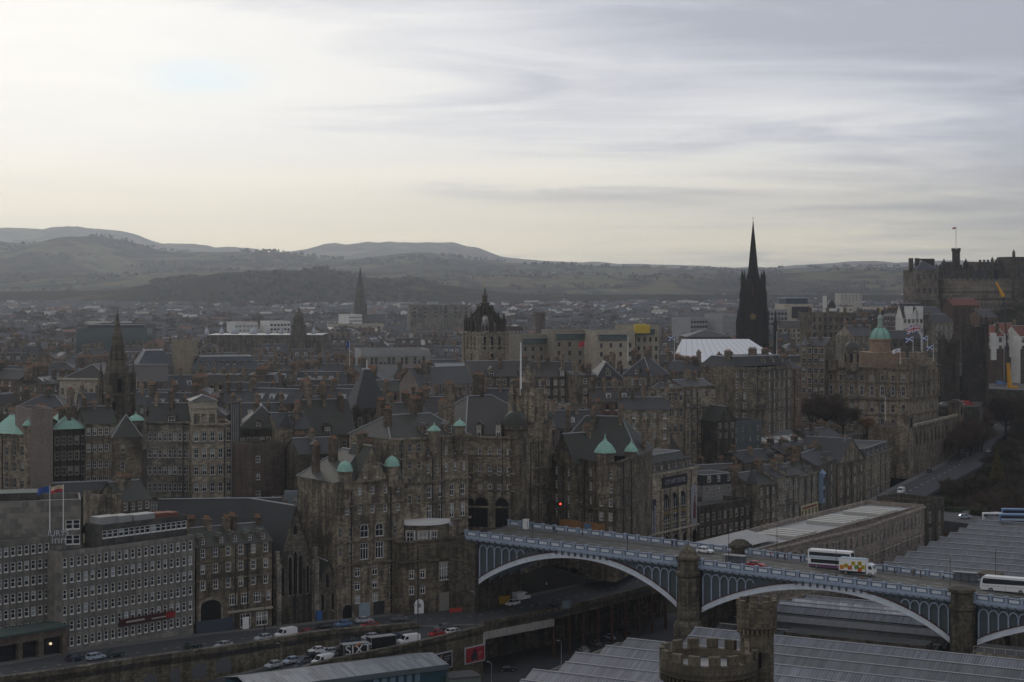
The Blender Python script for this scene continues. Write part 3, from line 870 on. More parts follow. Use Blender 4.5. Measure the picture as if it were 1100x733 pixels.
# ------------------------------------------------------------------ the bridge
BO = Vector((-8.8, 452.0)); BU = Vector((106.6, -59.0)).normalized(); BV = Vector((-BU.y, BU.x)); BW = 22.0
brz = math.atan2(BU.y, BU.x)
def B(s, t, z): return (BO.x + BU.x * s + BV.x * t, BO.y + BU.y * s + BV.y * t, z)
def pz(s): return 75.1 - .0405 * s
S0, S1 = -3.0, 205.0
PBLUE = simple('pale_blue_paint', (.30, .36, .45), .65, .25, 0, .45, .9)
PPALE = simple('pale_panel_paint', (.60, .635, .69), .6, .3, 0, .3, .8)
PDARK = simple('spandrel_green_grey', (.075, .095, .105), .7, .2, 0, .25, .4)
PRED = simple('oxblood_edge', (.075, .025, .022), .7)
bridge = thing('arch_bridge', 'pale blue iron arch road bridge on stone piers over the station', 'bridge', B(85, 11, 58))
mb = MB()
sN = 40
for i in range(sN):
    a, b = S0 + (S1 - S0) * i / sN, S0 + (S1 - S0) * (i + 1) / sN
    za, zb = pz(a) - 1.45, pz(b) - 1.45
    mb.prism([B(a, .3, 0)[:2], B(b, .3, 0)[:2], B(b, BW - .3, 0)[:2], B(a, BW - .3, 0)[:2]], [za - .8, zb - .8, zb - .8, za - .8], [za, zb, zb, za], 0, floor=True)
mb.build('deck', [simple('bridge_asphalt', (.115, .112, .10), .85, .2, 0, .3, .25)], bridge)
for t0, t1 in ((.3, 3.6), (BW - 3.6, BW - .3)):
    mb = MB()
    for i in range(sN):
        a, b = S0 + (S1 - S0) * i / sN, S0 + (S1 - S0) * (i + 1) / sN
        za, zb = pz(a) - 1.45, pz(b) - 1.45
        mb.prism([B(a, t0, 0)[:2], B(b, t0, 0)[:2], B(b, t1, 0)[:2], B(a, t1, 0)[:2]], [za + .003] * 0 + [za + .002, zb + .002, zb + .002, za + .002], [za + .15, zb + .15, zb + .15, za + .15])
    mb.build('footway', [PAVE], bridge)
mb = MB()
for t, dash in ((7.4, True), (11.0, False), (14.6, True)):
    s = S0
    while s < S1:
        l = 2.0 if dash else 5.0
        mb.add([B(s, t - .08, pz(s) - 1.43), B(s + l, t - .08, pz(s + l) - 1.43), B(s + l, t + .08, pz(s + l) - 1.43), B(s, t + .08, pz(s) - 1.43)])
        s += 6 if dash else 7
mb.build('lane_marking', [LINE], bridge)
# parapets: posts, framed panels, rails
for t, sgn in ((0, -1), (BW, 1)):
    mb = MB(); s = S0; step = 3.35; q = 0
    while s < S1 - step:
        e = s + step; za, zb = pz(s), pz(e)
        d = BU
        mb.obox(B(s, t, za - 1.5), d, .62, .62, 1.62, 0)
        mb.obox(B(s, t, za + .12), d, .82, .82, .12, 0)
        def slab(s0, s1, t0, t1, l, h, mi):
            mb.prism([B(s0, t0, 0)[:2], B(s1, t0, 0)[:2], B(s1, t1, 0)[:2], B(s0, t1, 0)[:2]],
                     [pz(s0) + l, pz(s1) + l, pz(s1) + l, pz(s0) + l], [pz(s0) + h, pz(s1) + h, pz(s1) + h, pz(s0) + h], mi, floor=True)
        slab(s + .31, e - .31, t - .10, t + .10, -1.45, -.14, 2)
        slab(s + .31, e - .31, t - .22, t + .22, -.14, .02, 0)
        slab(s + .31, e - .31, t - .22, t + .22, -1.5, -1.2, 0)
        for f in (-1, 1):
            slab(s + .62, e - .62, t + f * .13 - .025, t + f * .13 + .025, -1.02, -.34, 1)
        s = e; q += 1
    mb.build('parapet', [PBLUE, PPALE, simple('panel_frame_paint', (.10, .135, .19), .6)], bridge)
    mb = MB()
    for i in range(sN):
        a, b = S0 + (S1 - S0) * i / sN, S0 + (S1 - S0) * (i + 1) / sN
        for l, h, o in ((-1.95, -1.5, .55), (-2.35, -1.95, .28)):
            c = t + sgn * 0
            mb.prism([B(a, c - o, 0)[:2], B(b, c - o, 0)[:2], B(b, c + o, 0)[:2], B(a, c + o, 0)[:2]],
                     [pz(a) + l, pz(b) + l, pz(b) + l, pz(a) + l], [pz(a) + h - .003, pz(b) + h - .003, pz(b) + h - .003, pz(a) + h - .003], 0, floor=True)
    s = S0
    while s < S1:
        mb.obox(B(s, t + sgn * .42, pz(s) - 2.9), BU, .35, .5, .9, 1); s += 1.7
    mb.build('cornice', [PBLUE, PDARK], bridge)
SPANS = [(0.6, 54.6, 62.3, 61.0), (60.6, 118.8, 60.6, 59.2), (124.8, 181.0, 59.2, 58.2)]
for sa, sb, zA, zB in SPANS:
    L = sb - sa; zc = pz((sa + sb) / 2) - 3.25
    def soff(s):
        k = (s - sa) / L
        base = zA + (zB - zA) * k
        return base + (zc - base) * (1 - (2 * k - 1) ** 2) ** .92 if 0 < k < 1 else base
    M = 36
    ss = [sa + L * i / M for i in range(M + 1)]
    for t in (0, 5.3, 10.6, 15.9, BW - .4):
        near = t in (0, BW - .4)
        mb = MB()
        for a, b in zip(ss, ss[1:]):
            poly = [B(a, t - .1, 0)[:2], B(b, t - .1, 0)[:2], B(b, t + .5, 0)[:2], B(a, t + .5, 0)[:2]]
            za, zb = soff(a), soff(b)
            mb.prism(poly, [za, zb, zb, za], [za + 1.15, zb + 1.15, zb + 1.15, za + 1.15], 0, floor=True)
            poly = [B(a, t - .25, 0)[:2], B(b, t - .25, 0)[:2], B(b, t + .6, 0)[:2], B(a, t + .6, 0)[:2]]
            mb.prism(poly, [za + 1.153, zb + 1.153, zb + 1.153, za + 1.153], [za + 1.4, zb + 1.4, zb + 1.4, za + 1.4], 1, floor=True)
            poly = [B(a, t - .3, 0)[:2], B(b, t - .3, 0)[:2], B(b, t + .65, 0)[:2], B(a, t + .65, 0)[:2]]
            mb.prism(poly, [za - .2, zb - .2, zb - .2, za - .2], [za - .003, zb - .003, zb - .003, za - .003], 0, floor=True)
        mb.build('arch_rib', [PPALE if near else PBLUE, PRED], bridge)
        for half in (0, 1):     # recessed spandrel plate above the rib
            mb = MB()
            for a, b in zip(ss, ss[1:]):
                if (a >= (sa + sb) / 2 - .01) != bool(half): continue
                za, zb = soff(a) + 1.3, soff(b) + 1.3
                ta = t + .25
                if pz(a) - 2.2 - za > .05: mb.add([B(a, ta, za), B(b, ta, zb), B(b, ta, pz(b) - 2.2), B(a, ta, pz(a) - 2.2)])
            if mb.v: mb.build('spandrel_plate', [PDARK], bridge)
    for t in (-.05, BW + .05):
        for side in (0, 1):
            mb = MB(); w = 2.12; r = .78
            for i in range(9):
                s0 = (sa + .3 + i * w) if side == 0 else (sb - .3 - i * w); s1 = s0 + (w if side == 0 else -w)
                top = pz((s0 + s1) / 2) - 3.2
                bot = soff(s1) + 1.38
                if top - bot < 1.0: break
                mb.obox(B(s0, t, soff(s0) + 1.3), BU, .3, .3, top - r - soff(s0) - 1.3, 0)
                sm_ = (s0 + s1) / 2
                for j in range(8):
                    a, b = math.pi * j / 8, math.pi * (j + 1) / 8
                    for rr, R2 in ((r, r + .24),):
                        A = [B(sm_ + q * math.cos(x), t - .17, top - r + q * math.sin(x)) for q, x in ((rr, a), (R2, a), (R2, b), (rr, b))]
                        Bk = [(p[0] + BV.x * .34, p[1] + BV.y * .34, p[2]) for p in A]
                        mb.add(A); mb.add(Bk)
                        mb.add([A[0], A[3], Bk[3], Bk[0]]); mb.add([A[1], A[2], Bk[2], Bk[1]])
                se = s1
            mb.build('spandrel_arcade', [PBLUE], bridge)
PIERS = stone('pier_stone', (.15, .128, .092), .8, (1.0, .5))
for sc, zb, ztop, pyr in ((57.6, 52, pz(57.6) + .6, True), (121.8, 50, pz(121.8) + 1.0, False), (184, 50, pz(184) + 1, False)):
    for t in (-1.2, BW + 1.2):
        mb = MB(); c = B(sc + (3.2 if t > 5 and pyr else 0), t, 0); r = 2.4; h = ztop - zb
        prof = [(r * 1.45, zb), (r * 1.4, zb + 5.5), (r * 1.12, zb + 6.6), (r * 1.05, ztop - 4.8), (r * 1.22, ztop - 4.3), (r * 1.22, ztop - 3.6), (r, ztop - 3.3), (r, ztop - .9), (r * 1.2, ztop - .6), (r * 1.2, ztop), (r * .95, ztop + .2)]
        if pyr and t > 5: prof += [(r * .85, ztop + .6), (r * .5, ztop + 1.1), (.05, ztop + 1.3)]
        elif pyr: prof += [(r * .8, ztop + .9), (r * .55, ztop + 1.6), (r * .3, ztop + 2.4), (.05, ztop + 3.0)]
        mb.lathe(c[0], c[1], prof, 8, 0, ph=math.pi / 8 + brz)
        mb.build('pier', [PIERS], bridge)
    mb = MB(); mb.obox(B(sc, BW / 2, zb), BV, BW, 4.6, pz(sc) - 2.4 - zb); mb.build('pier_wall', [PIERS], bridge)
mb = MB(); mb.obox(B(-4.6, BW / 2, 50), BV, BW + 2, 9.4, pz(0) - 2.4 - 50); mb.build('abutment', [ST_DARK], bridge)

# ------------------------------------------------------------------ station roofs: ridge-and-furrow glass
def rib_mat(name, col, bar, pitch, dirt=.55, rough=.35):
    m, n, b = base_mat(name)
    pos = n.new('ShaderNodeTexCoord').outputs['Object']
    x, y, z = n.sep(pos)
    f = n.m('FRACT', n.m('DIVIDE', x, pitch))
    edge = n.m('LESS_THAN', f, .16)
    cell = n.m('FLOOR', n.m('DIVIDE', x, pitch))
    wn = n.new('ShaderNodeTexWhiteNoise'); wn.noise_dimensions = '2D'
    n.put(wn.inputs['Vector'], n.comb(cell, n.m('FLOOR', n.m('DIVIDE', y, 4.7)), 0.))
    k = n.m('ADD', .66, n.m('MULTIPLY', wn.outputs[0], .55))
    d = n.noise(pos, .07, 5, .65)
    k = n.m('MULTIPLY', k, n.m('ADD', 1 - dirt, n.m('MULTIPLY', d, 2 * dirt)))
    c = n.mix(edge, (*col, 1), (*bar, 1))
    n.put(b.inputs['Base Color'], n.vm('MULTIPLY', c, n.comb(k, k, k)))
    b.inputs['Roughness'].default_value = rough; b.inputs['Specular IOR Level'].default_value = .5
    return m
GL1 = rib_mat('station_glass', (.115, .12, .14), (.27, .27, .28), .62)
GL2 = rib_mat('station_glass_dull', (.075, .082, .085), (.15, .155, .155), .62)
GL3 = rib_mat('station_sheet_cream', (.34, .30, .20), (.22, .20, .15), .62)
GL4 = rib_mat('station_panel_pale', (.38, .385, .42), (.5, .5, .52), 1.9, .15)
GUT = simple('gutter_lead', (.03, .031, .034), .6)
RIDGEC = simple('ridge_cap', (.40, .40, .41), .5)
def ridge_roof(name, label, o, n, bay, lefts, right, z, rise, mat, cream=None, gable=None, alt=None, cat='roof'):
    """bays stacked away from the camera (local y), each from its left end to `right` along local x; local frame turned to the bridge"""
    root = thing(name, label, cat, (*o, z))
    for i in range(n):
        l = lefts(i); r = right(i)
        if r - l < 4: continue
        mb = MB(); y0 = i * bay; ym = y0 + bay * .52; y1 = y0 + bay - .55
        cuts = [l, r] if not (cream and cream(i)) else [l, *cream(i), r]
        for a, b, q in zip(cuts, cuts[1:], range(9)):
            mi = 1 if (q == 1 and cream and cream(i)) else 0
            mb.add([(a, y0, 0), (b, y0, 0), (b, ym, rise), (a, ym, rise)], mi)
            mb.add([(b, y1, 0), (a, y1, 0), (a, ym, rise), (b, ym, rise)], mi)
        bm_ = mb.build('roof_bay', [alt(i) if alt else mat, GL3], root, (0, 0, 0)); bm_.rotation_euler = (0, 0, brz)
        g = MB()
        g.add([(l, y0, -.01), (l, y1, -.01), (l, ym, rise)], 0); g.add([(r, y0, -.01), (r, y1, -.01), (r, ym, rise)], 0)
        if gable:
            e = g.build('gable_end', [gable], root, (0, 0, 0)); e.rotation_euler = (0, 0, brz)
            g = MB()
        g.bar((l, ym, rise + .06), (r, ym, rise + .06), .13, 4, 1)
        g.box(l - .3, r + .3, y1, y0 + bay, -.25, -.05, 0)
        e = g.build('gutter', [GUT, RIDGEC], root, (0, 0, 0)); e.rotation_euler = (0, 0, brz)
    # the sheet of wall below the eaves
    return root
ub = lambda s, t: (BO.x + BU.x * s + BV.x * t, BO.y + BU.y * s + BV.y * t)
# near roof: its left edge runs up along the bridge axis' normal
P0 = ub(37, -150)
rn = Vector((1.8 - P0[0], 360 - P0[1])); 
so = Vector((1.8, 360.0)) - BO; s_e, t_e = so.dot(BU), so.dot(BV)
near = ridge_roof('station_roof', 'ridged glass station roof in front of the bridge', ub(s_e, t_e - 4 * 9.4), 11, 9.4,
                  lambda i: 0 + (2.5 if i % 2 else 0) + (3 if i > 7 else 0) + (8 if i > 8 else 0), lambda i: 150, 57.8, 1.9, GL1,
                  alt=lambda i: GL2 if i in (8, 9) else GL1)
mb = MB(); o = near.location
# rafters exposed along the broken edge
for i in range(4, 9):
    q = Vector(ub(s_e, t_e + (i - 4) * 9.4))
    for k in range(4):
        a = Vector((*(q + BU * (-.5) + BV * (k * 2.3)), 57.9)); b = Vector((*(q + BU * 4.5 + BV * (k * 2.3 + 1)), 58.6))
        mb.bar(a, b, .13)
    mb.bar((*(q - BU * 1.2), 57.4), (*(q - BU * 1.2 + BV * 9.4), 57.4), .3)
mb.build('edge_rafters', [simple('rafter_grey', (.20, .195, .18), .8)], near)
so = Vector((88.7, 474.0)) - BO; s_f, t_f = so.dot(BU), so.dot(BV)
far = ridge_roof('station_roof', 'long dull ridged glass station roof beyond the bridge with cream sheets', ub(s_f, t_f), 15, 11.0,
                 lambda i: 0, lambda i: 130, 58.4, 2.0, GL2, cream=lambda i: (46 - i * 2.6 + 9 * (i % 2), 130 - 1) if 6 <= i <= 10 else None)
# low layered canopy seen under the second arch
can = ridge_roof('station_roof', 'pale layered glass roof seen low through the middle arch', ub(66, 25), 4, 5.2, lambda i: 1.5 * i, lambda i: 58 - 3 * i, 57.3, 1.3, GL4, alt=lambda i: GL4 if i in (1, 2) else GL1)
mb = MB(); mb.prism([ub(65, 24.6), ub(126, 24.6), ub(126, 46), ub(65, 46)], 48, 56.9); mb.build('canopy_body', [ST_DARK], can)
mid_ = ridge_roof('station_roof', 'dull glass roof lying directly beneath the bridge', ub(64, -2.5), 3, 9.0, lambda i: 0, lambda i: 52, 56.2, 1.6, GL2)
# flat-roofed buildings between roof and bridge pier
fr_b = thing('station_block', 'low flat roofed station block against the foot of the right hand pier', 'building', (*ub(100, -8), 50))
mb = MB(); mb.prism([ub(84, -9), ub(116, -9), ub(116, -3), ub(84, -3)], 48, 59.6, 0, 1); mb.build('wall', [ST_DARK, FLATROOF], fr_b)
mb = MB(); mb.prism([ub(108, -14), ub(117, -14), ub(117, -9.1), ub(108, -9.1)], 48, 58.9, 0, 1); mb.build('wing', [ST_GREY, FLATROOF], fr_b)
fr_b = thing('station_block', 'low flat roofed station block with a row of windows right of the pier', 'building', (*ub(136, -9), 50))
mb = MB(); facade(mb, ub(127, -13), ub(152, -13), 50, 60.2, rows_ops(25, 10.2, [(9, 1.2, 2.4, 5, 1, 1.4, 'x')]), 0, .2, 2)
mb.add([(*ub(127, -13), 60.2), (*ub(152, -13), 60.2), (*ub(152, -3), 60.2), (*ub(127, -3), 60.2)], 1)
mb.add([(*ub(127, -13), 50), (*ub(127, -3), 50), (*ub(127, -3), 60.2), (*ub(127, -13), 60.2)], 0)
mb.build('wall', [ST_PALE, FLATROOF, GLASS], fr_b)
rl = MB()
for k in range(12): rl.bar((*ub(127.3 + k * 2.2, -12.7), 60.2), (*ub(127.3 + k * 2.2, -12.7), 61.3), .05)
rl.bar((*ub(127.3, -12.7), 61.3), (*ub(152, -12.7), 61.3), .05); rl.build('railing', [GIRD], fr_b)
# long pink-brown range west of the bridge
A1 = P(800, 455); A2 = P(930, 506); A3 = P(993, 551.6)
fac = [A1, A2, A3]
ST_ROSE = stone('stone_rose', (.36, .30, .255), .4)
def tall_rows(L): return [(max(3, int(L / 3.4)), 1.15, 3.0, 5.4, 2, 2.0, 'dull')]
L1 = math.dist(A1, A2); L2 = math.dist(A2, A3)
# its far side is off to the left: depth measured to the left of travel
sr = bld('station_range', 'long rose stone range with two rows of narrow windows and rooflight strips', fac, 19, 50, 68.7, ST_ROSE,
         [tall_rows(L1), tall_rows(L2)], ('flat', 0), FLATPALE, courses=((.2, .5, .4), (8.2, .35, .2), (14, .5, .2)), parapet=.8)
fr = root_fr[sr.name]
for u, n in ((.42, 4), (.72, 5), (.9, 4)):
    mb = MB()
    for k in range(n):
        f2 = Fr(fr(fr.L * u + (k - n) * 3.6, 3.0), fr(fr.L * u + (k - n) * 3.6 + 2.2, 3.0), 12)
        mb.prism([f2(0, 0), f2(f2.L, 0), f2(f2.L, 12), f2(0, 12)], 68.2, 69.2)
    mb.build('rooflight', [simple('rooflight_pale', (.44, .43, .39), .5, .4)], sr)
mb = MB(); f2 = Fr(fr(2, 5), fr(30, 5), 10); mb.add([f2(0, 0, 69.2), f2(28, 0, 69.2), f2(28, 10, 70.6), f2(0, 10, 70.6)]); mb.add([f2(0, 10, 68), f2(28, 10, 68), f2(28, 10, 70.6), f2(0, 10, 70.6)])
mb.build('roof_slope', [FLATPALE], sr)
bld('stair_block', 'dark blind stone block ending the rose stone range', [P(994, 553), P(1014, 561)], 17, 50, 69.6, ST_DARK, [[(2, 1.0, 3, 5, 2, 3, 'dull')]], ('flat', 0), FLATROOF)
# ------------------------------------------------------------------ crenellated towers in the foreground
TOW = stone('tower_stone', (.19, .16, .115), .7, (.9, .45))
dr = thing('round_tower', 'broad round castellated stone tower with a slim stair turret rising beside it', 'tower', (*P(761, 250), 60))
def crenel(mb, x, y, r, z, n, h, th=.7, gap=.42):
    for i in range(n):
        a0 = 2 * math.pi * i / n; a1 = a0 + 2 * math.pi / n * (1 - gap)
        for k in range(2):
            pass
        q = [(x + rr * math.cos(a), y + rr * math.sin(a)) for rr, a in ((r, a0), (r, (a0 + a1) / 2), (r, a1), (r - th, a1), (r - th, (a0 + a1) / 2), (r - th, a0))]
        mb.prism(q, z, z + h, 0, floor=True)
dx, dy = P(761, 250); rr = 6.2
zt = Z(706, 250)
mb = MB(); mb.lathe(dx, dy, [(rr, 55), (rr, zt - 2.3), (rr + .55, zt - 1.9), (rr + .55, zt), (rr - .25, zt), (rr - .25, zt - 1.6)], 40, 0)
mb.build('drum', [TOW], dr)
mb = MB(); mb.lathe(dx, dy, [(rr - .26, zt - 1.3), (.1, zt - .9)], 24, 0); mb.build('lead_roof', [FLATPALE], dr)
mb = MB(); crenel(mb, dx, dy, rr + .55, zt - .002, 15, 1.35); mb.build('battlement', [TOW], dr)
mb = MB()
for i in range(56):
    a = 2 * math.pi * i / 56; mb.obox((dx + (rr + .25) * math.cos(a), dy + (rr + .25) * math.sin(a), zt - 2.9), (-math.sin(a), math.cos(a)), .3, .55, .8)
mb.build('corbels', [TOW], dr)
tx, ty = P(813, 252); z2 = Z(652, 252); r2 = 2.55
mb = MB(); mb.lathe(tx, ty, [(r2 - .2, 55), (r2 - .2, z2 - 3.2), (r2 + .25, z2 - 2.6), (r2 + .25, z2), (r2 - .3, z2), (r2 - .3, z2 - .8), (.1, z2 - .8)], 24, 0); mb.build('stair_turret', [TOW], dr)
mb = MB(); crenel(mb, tx, ty, r2 + .25, z2 - .002, 9, 1.1, .5); mb.build('battlement', [TOW], dr)
mb = MB()
for i in range(26):
    a = 2 * math.pi * i / 26; mb.obox((tx + (r2) * math.cos(a), ty + (r2) * math.sin(a), z2 - 3.5), (-math.sin(a), math.cos(a)), .25, .45, .7)
mb.build('corbels', [TOW], dr)
for a, zz_ in ((-1.5, z2 - 8), (-2.3, z2 - 8)):
    mb = MB(); mb.obox((tx + (r2 - .16) * math.cos(a), ty + (r2 - .16) * math.sin(a), zz_), (-math.sin(a), math.cos(a)), .28 if a > -2 else .8, .1, 2.2 if a > -2 else 4)
    mb.build('slit_window', [DOORD if a > -2 else CHIM], dr)
# ------------------------------------------------------------------ named buildings, front row
def FP(*a): return [P(px, Y) for px, Y in a]
def front_at(o, u, dz, out=.05):
    fr = root_fr[o.name]; return (*fr(fr.L * u, -out), dz), math.atan2(fr.e.y, fr.e.x), fr
# hotel
def mullions(root, a, b, z0, z1, n, mat, w=.22, out=.22):
    mb = MB(); va, vb = Vector(a), Vector(b); e = (vb - va); L = e.length; e /= L; nn = Vector((e.y, -e.x))
    for i in range(n + 1):
        p = va + e * (L * i / n) + nn * out / 2
        mb.obox((p.x, p.y, z0), e, w, out, z1 - z0)
    mb.build('facade_ribs', [mat], root)
h1 = bld('hotel', 'grey panelled hotel block at the left edge above a brick entrance', FP((-12, 386), (54, 396)), 15, 54, 81.5, ST_HOTEL,
         [[(9, 1.05, 1.95, 3.36, 7, 1.0, 'hotel', .0, 1)]], ('flat', 0), FLATROOF, parapet=.5)
mullions(h1, P(-12, 386), P(54, 396), 61.2, 81.4, 9, ST_HOTEL)
bld_t = bld('hotel_tower', 'windowless grey panelled stair tower carrying the hotel sign', FP((-12, 399), (87, 404)), 13, 54, 88.4, ST_HOTEL, [[(2, 1.5, 2.1, 3.36, 4, 3.9, 'hotel', .83, .99)]], ('flat', 0), SL_MOSS, parapet=.6)
SIGNW = simple('sign_white', (.62, .65, .70), .5, .3, 0, .05)
p, rz, fr = front_at(bld_t, .852, Z(576.5, 404), .1)
text('JURYS', 1.75, (*fr(fr.L * .752, -.1), Z(573.0, 403)), rz, SIGNW, bld_t, sx=1.0)
text('inn', 2.5, (*fr(fr.L * .758, -.1), Z(580.0, 403)), rz, SIGNW, bld_t, sx=1.1)
mb = MB(); f2 = Fr(fr(2, 5), fr(fr.L * .55, 5), 8); mb.prism([f2(0, 0), f2(f2.L, 0), f2(f2.L, 8), f2(0, 8)], 88.3, 90.2, 0, 1); mb.build('plant_room', [ST_HOTEL2, simple('roof_green_felt', (.06, .085, .075), .8)], bld_t)
h2 = bld('hotel', 'long grey panelled hotel block with six rows of paired sash windows', FP((66, 392), (208, 419)), 9, 54, 78.6, ST_HOTEL,
         [[(20, 1.0, 2.0, 3.45, 6, .95, 'hotel')]], ('flat', 0), FLATROOF, parapet=.4)
mullions(h2, P(66, 392), P(208, 419), 58.5, 78.5, 20, ST_HOTEL)
fr = root_fr[h2.name]
top2 = bld('hotel_penthouse', 'set back top storey of the hotel with a strip of white windows', [fr(fr.L * .33, 1.8), fr(fr.L * .985, 1.8)], 6.5, 78, 83.2, ST_HOTEL2, [[(16, 1.35, 1.7, 3, 1, 1.0, 'hotel')]], ('flat', 0), FLATROOF, parapet=.3)
f3 = root_fr[top2.name]
for u, w in ((.02, 5), (.2, 4.5), (.42, 6), (.66, 4), (.82, 3)):
    mb = MB(); mb.prism([f3(f3.L * u, 1.5), f3(f3.L * u + w, 1.5), f3(f3.L * u + w, 5), f3(f3.L * u, 5)], 82.9, 85 - u)
    mb.build('plant_box', [FLATPALE if u < .6 else TILE_RED], top2)
# signboard on the hotel
sb = thing('signboard', 'dark red hotel restaurant signboard over the ground floor windows', 'sign', (*fr(fr.L * .62, -.3), 61))
mb = MB(); mb.obox((*fr(fr.L * .62, -.5), 60.9), fr.e, fr.L * .42, .3, 1.5, 0); mb.build('board', [simple('maroon', (.05, .012, .012), .5)], sb)
mb = MB(); mb.obox((*fr(fr.L * .80, -.72), 61.0), fr.e, 2.6, .12, 1.3, 0); mb.build('red_panel', [simple('sign_red', (.28, .02, .02), .5)], sb)
BARS = simple('sign_script', (.42, .40, .38), .5)
mb = MB(); mb.obox((*fr(fr.L * .53, -.68), 61.45), fr.e, 5.0, .05, .38); mb.build('script_band', [BARS], sb)
mb = MB(); mb.obox((*fr(fr.L * .71, -.68), 61.3), fr.e, 4.0, .05, .28); mb.build('script_band', [BARS], sb)
# brick portico
pt = thing('hotel_portico', 'brown brick portico with dark openings and a green flat roof', 'portico', (*P(35, 384), 57))
f2 = Fr(P(-8, 375), P(73, 389), 7)
mb = MB(); ops = [(f2.L * a, f2.L * b, .3, 4.4) for a, b in ((.02, .34), (.39, .60), (.67, .93))]
facade(mb, f2(0, 0), f2(f2.L, 0), 57.4, 63.4, ops, 0, 1.2); facade(mb, f2(f2.L, 0), f2(f2.L, 7), 57.4, 63.4, [], 0)
mb.build('wall', [BRICK], pt)
mb = MB(); mb.prism([f2(-.3, -.4), f2(f2.L + .3, -.4), f2(f2.L + .3, 7.2), f2(-.3, 7.2)], 63.41, 63.9, 0, floor=True); mb.build('roof', [simple('roof_green_felt', (.06, .085, .075), .8)], pt)
mb = MB(); mb.add([f2(.2, 1.3, 57.5), f2(f2.L - .2, 1.3, 57.5), f2(f2.L - .2, 1.3, 62.6), f2(.2, 1.3, 62.6)]); mb.build('doors', [GLASS], pt)
LAMPE = bpy.data.materials.new('lamp_glow'); LAMPE.use_nodes = True
_b = LAMPE.node_tree.nodes['Principled BSDF']; _b.inputs['Emission Color'].default_value = (1, .8, .45, 1); _b.inputs['Emission Strength'].default_value = .7
mb = MB(); mb.lathe(*f2(f2.L * .8, 1.0), [(.05, 60.0), (.3, 60.15), (.3, 60.45), (.05, 60.6)], 8); mb.build('lamp', [LAMPE], pt)

# old tenement with the blocked arch
t1 = bld('tenement', 'brown stone tenement with a blocked carriage arch and blue doors', FP((211, 419.5), (292, 431)), 13, 53, 76.0, ST_BROWN,
         [[(6, 1.15, 2.1, 3.75, 3, .5, 'sash'), (3, 1.9, 2.4, 4, 1, 11.9, 'x', .40, .88), (1, 1.0, 2.2, 4, 1, 11.9, 'sash', .92, .99)]],
         ('gable', 3.6), SL_MOSS, chims=((.3, .5, 5.2, 5), (.62, .45, 5.6, 5), (.98, .5, 4.6, 4), (.03, .5, 4.5, 3)), dormers=((.1, .06, .1, 1.5, 1.9), (.34, .06, .1, 1.5, 1.9), (.52, .06, .1, 1.5, 1.9), (.72, .06, .1, 1.5, 1.9), (.9, .06, .1, 1.5, 1.9)),
         courses=((3.9, .2, .15), (8.0, .2, .15)), side=((), ()))
fr = root_fr[t1.name]; zz = 55.6
mb = MB(); w = 2.6; cu = fr.L * .185
pr = [(-w, zz)] + [(-w * math.cos(t), zz + 6.4 + 1.5 * math.sin(t)) for t in [i * math.pi / 8 for i in range(9)]] + [(w, zz)]
mb.add([(*fr(cu + u, -.03), z) for u, z in pr]); mb.build('carriage_arch', [DOORD], t1)
mb = MB()
for a, b in zip(pr, pr[1:]):
    a2 = (a[0] * 1.2, zz + (a[1] - zz) * 1.09); b2 = (b[0] * 1.2, zz + (b[1] - zz) * 1.09)
    q = [(*fr(cu + u, -.12), z) for u, z in (a, a2, b2, b)]; mb.add(q)
mb.build('arch_surround', [ST_PALE], t1)
mb = MB(); mb.obox((*fr(cu + .8, -.35), zz), fr.e, 9.0, .2, 3.3); mb.build('hoarding', [simple('navy_hoarding', (.05, .06, .085), .6)], t1)
BLUEP = simple('blue_paint', (.035, .11, .30), .5)
for u in (.395, .445): 
    mb = MB(); mb.obox((*fr(fr.L * u, -.12), 55.6), fr.e, .85, .15, 3.3); mb.build('door', [BLUEP], t1)
for u, w in ((.64, 2.7), (.86, 3.0)):
    put_window(t1, (*fr(fr.L * u, -.2), 56.2), math.atan2(fr.e.y, fr.e.x), w, 3.1, 'shop')
mb = MB(); mb.obox((*fr(fr.L * .70, -.3), 59.9), fr.e, fr.L * .6, .5, .5); mb.build('shop_cornice', [ST_CREAM], t1)
mb = MB(); mb.obox((*fr(fr.L * .64, -.32), 55.6), fr.e, 1.6, .1, 3.0); mb.build('door', [WHITEP], t1)

# church behind: long nave and gable towards the street
def lancets(root, fr, specs, mat=DOORD):
    for u, z, w, h in specs:
        mb = MB(); pts = [(-w / 2, 0), (w / 2, 0), (w / 2, h - w), (w * .3, h - w * .4), (0, h), (-w * .3, h - w * .4), (-w / 2, h - w)]
        mb.add([(*fr(u + a, -.04), z + b) for a, b in pts])
        mb.add([(*fr(u + a * 1.25, -.025), z - .2 + b * 1.06) for a, b in pts], 1)
        mb.build('lancet_window', [mat, ST_GREY], root)
nv = bld('church_nave', 'long dark slate church roof behind the tenement chimneys', FP((168, 446), (300, 449)), 16, 56, Z(580, 446), ST_DARK, [], ('gable', 9.0), SL_DARK)
chs = bld('church', 'dark gothic church front with tall lancets and a steep gable by the street', FP((296, 433.5), (338, 441)), 20, 53, Z(612, 438), ST_DARK, [], ('cross', 15.5), SL_DARK)
fr = root_fr[chs.name]; m = fr.L / 2
lancets(chs, fr, [(m - 1.5, 62, 1.0, 9.5), (m, 62, 1.1, 10.5), (m + 1.5, 62, 1.0, 9.5), (m, 76.5, 1.2, 2.4), (m - 3.6, 62, .8, 7), (m + 3.6, 62, .8, 7)])
mb = MB()
for u in (0.2, fr.L - .2):
    mb.obox((*fr(u, -.5), 53), fr.e, 1.3, 1.6, 17); mb.obox((*fr(u, -.3), 70), fr.e, .9, 1.0, 3)
mb.build('buttress', [ST_GREY], chs)
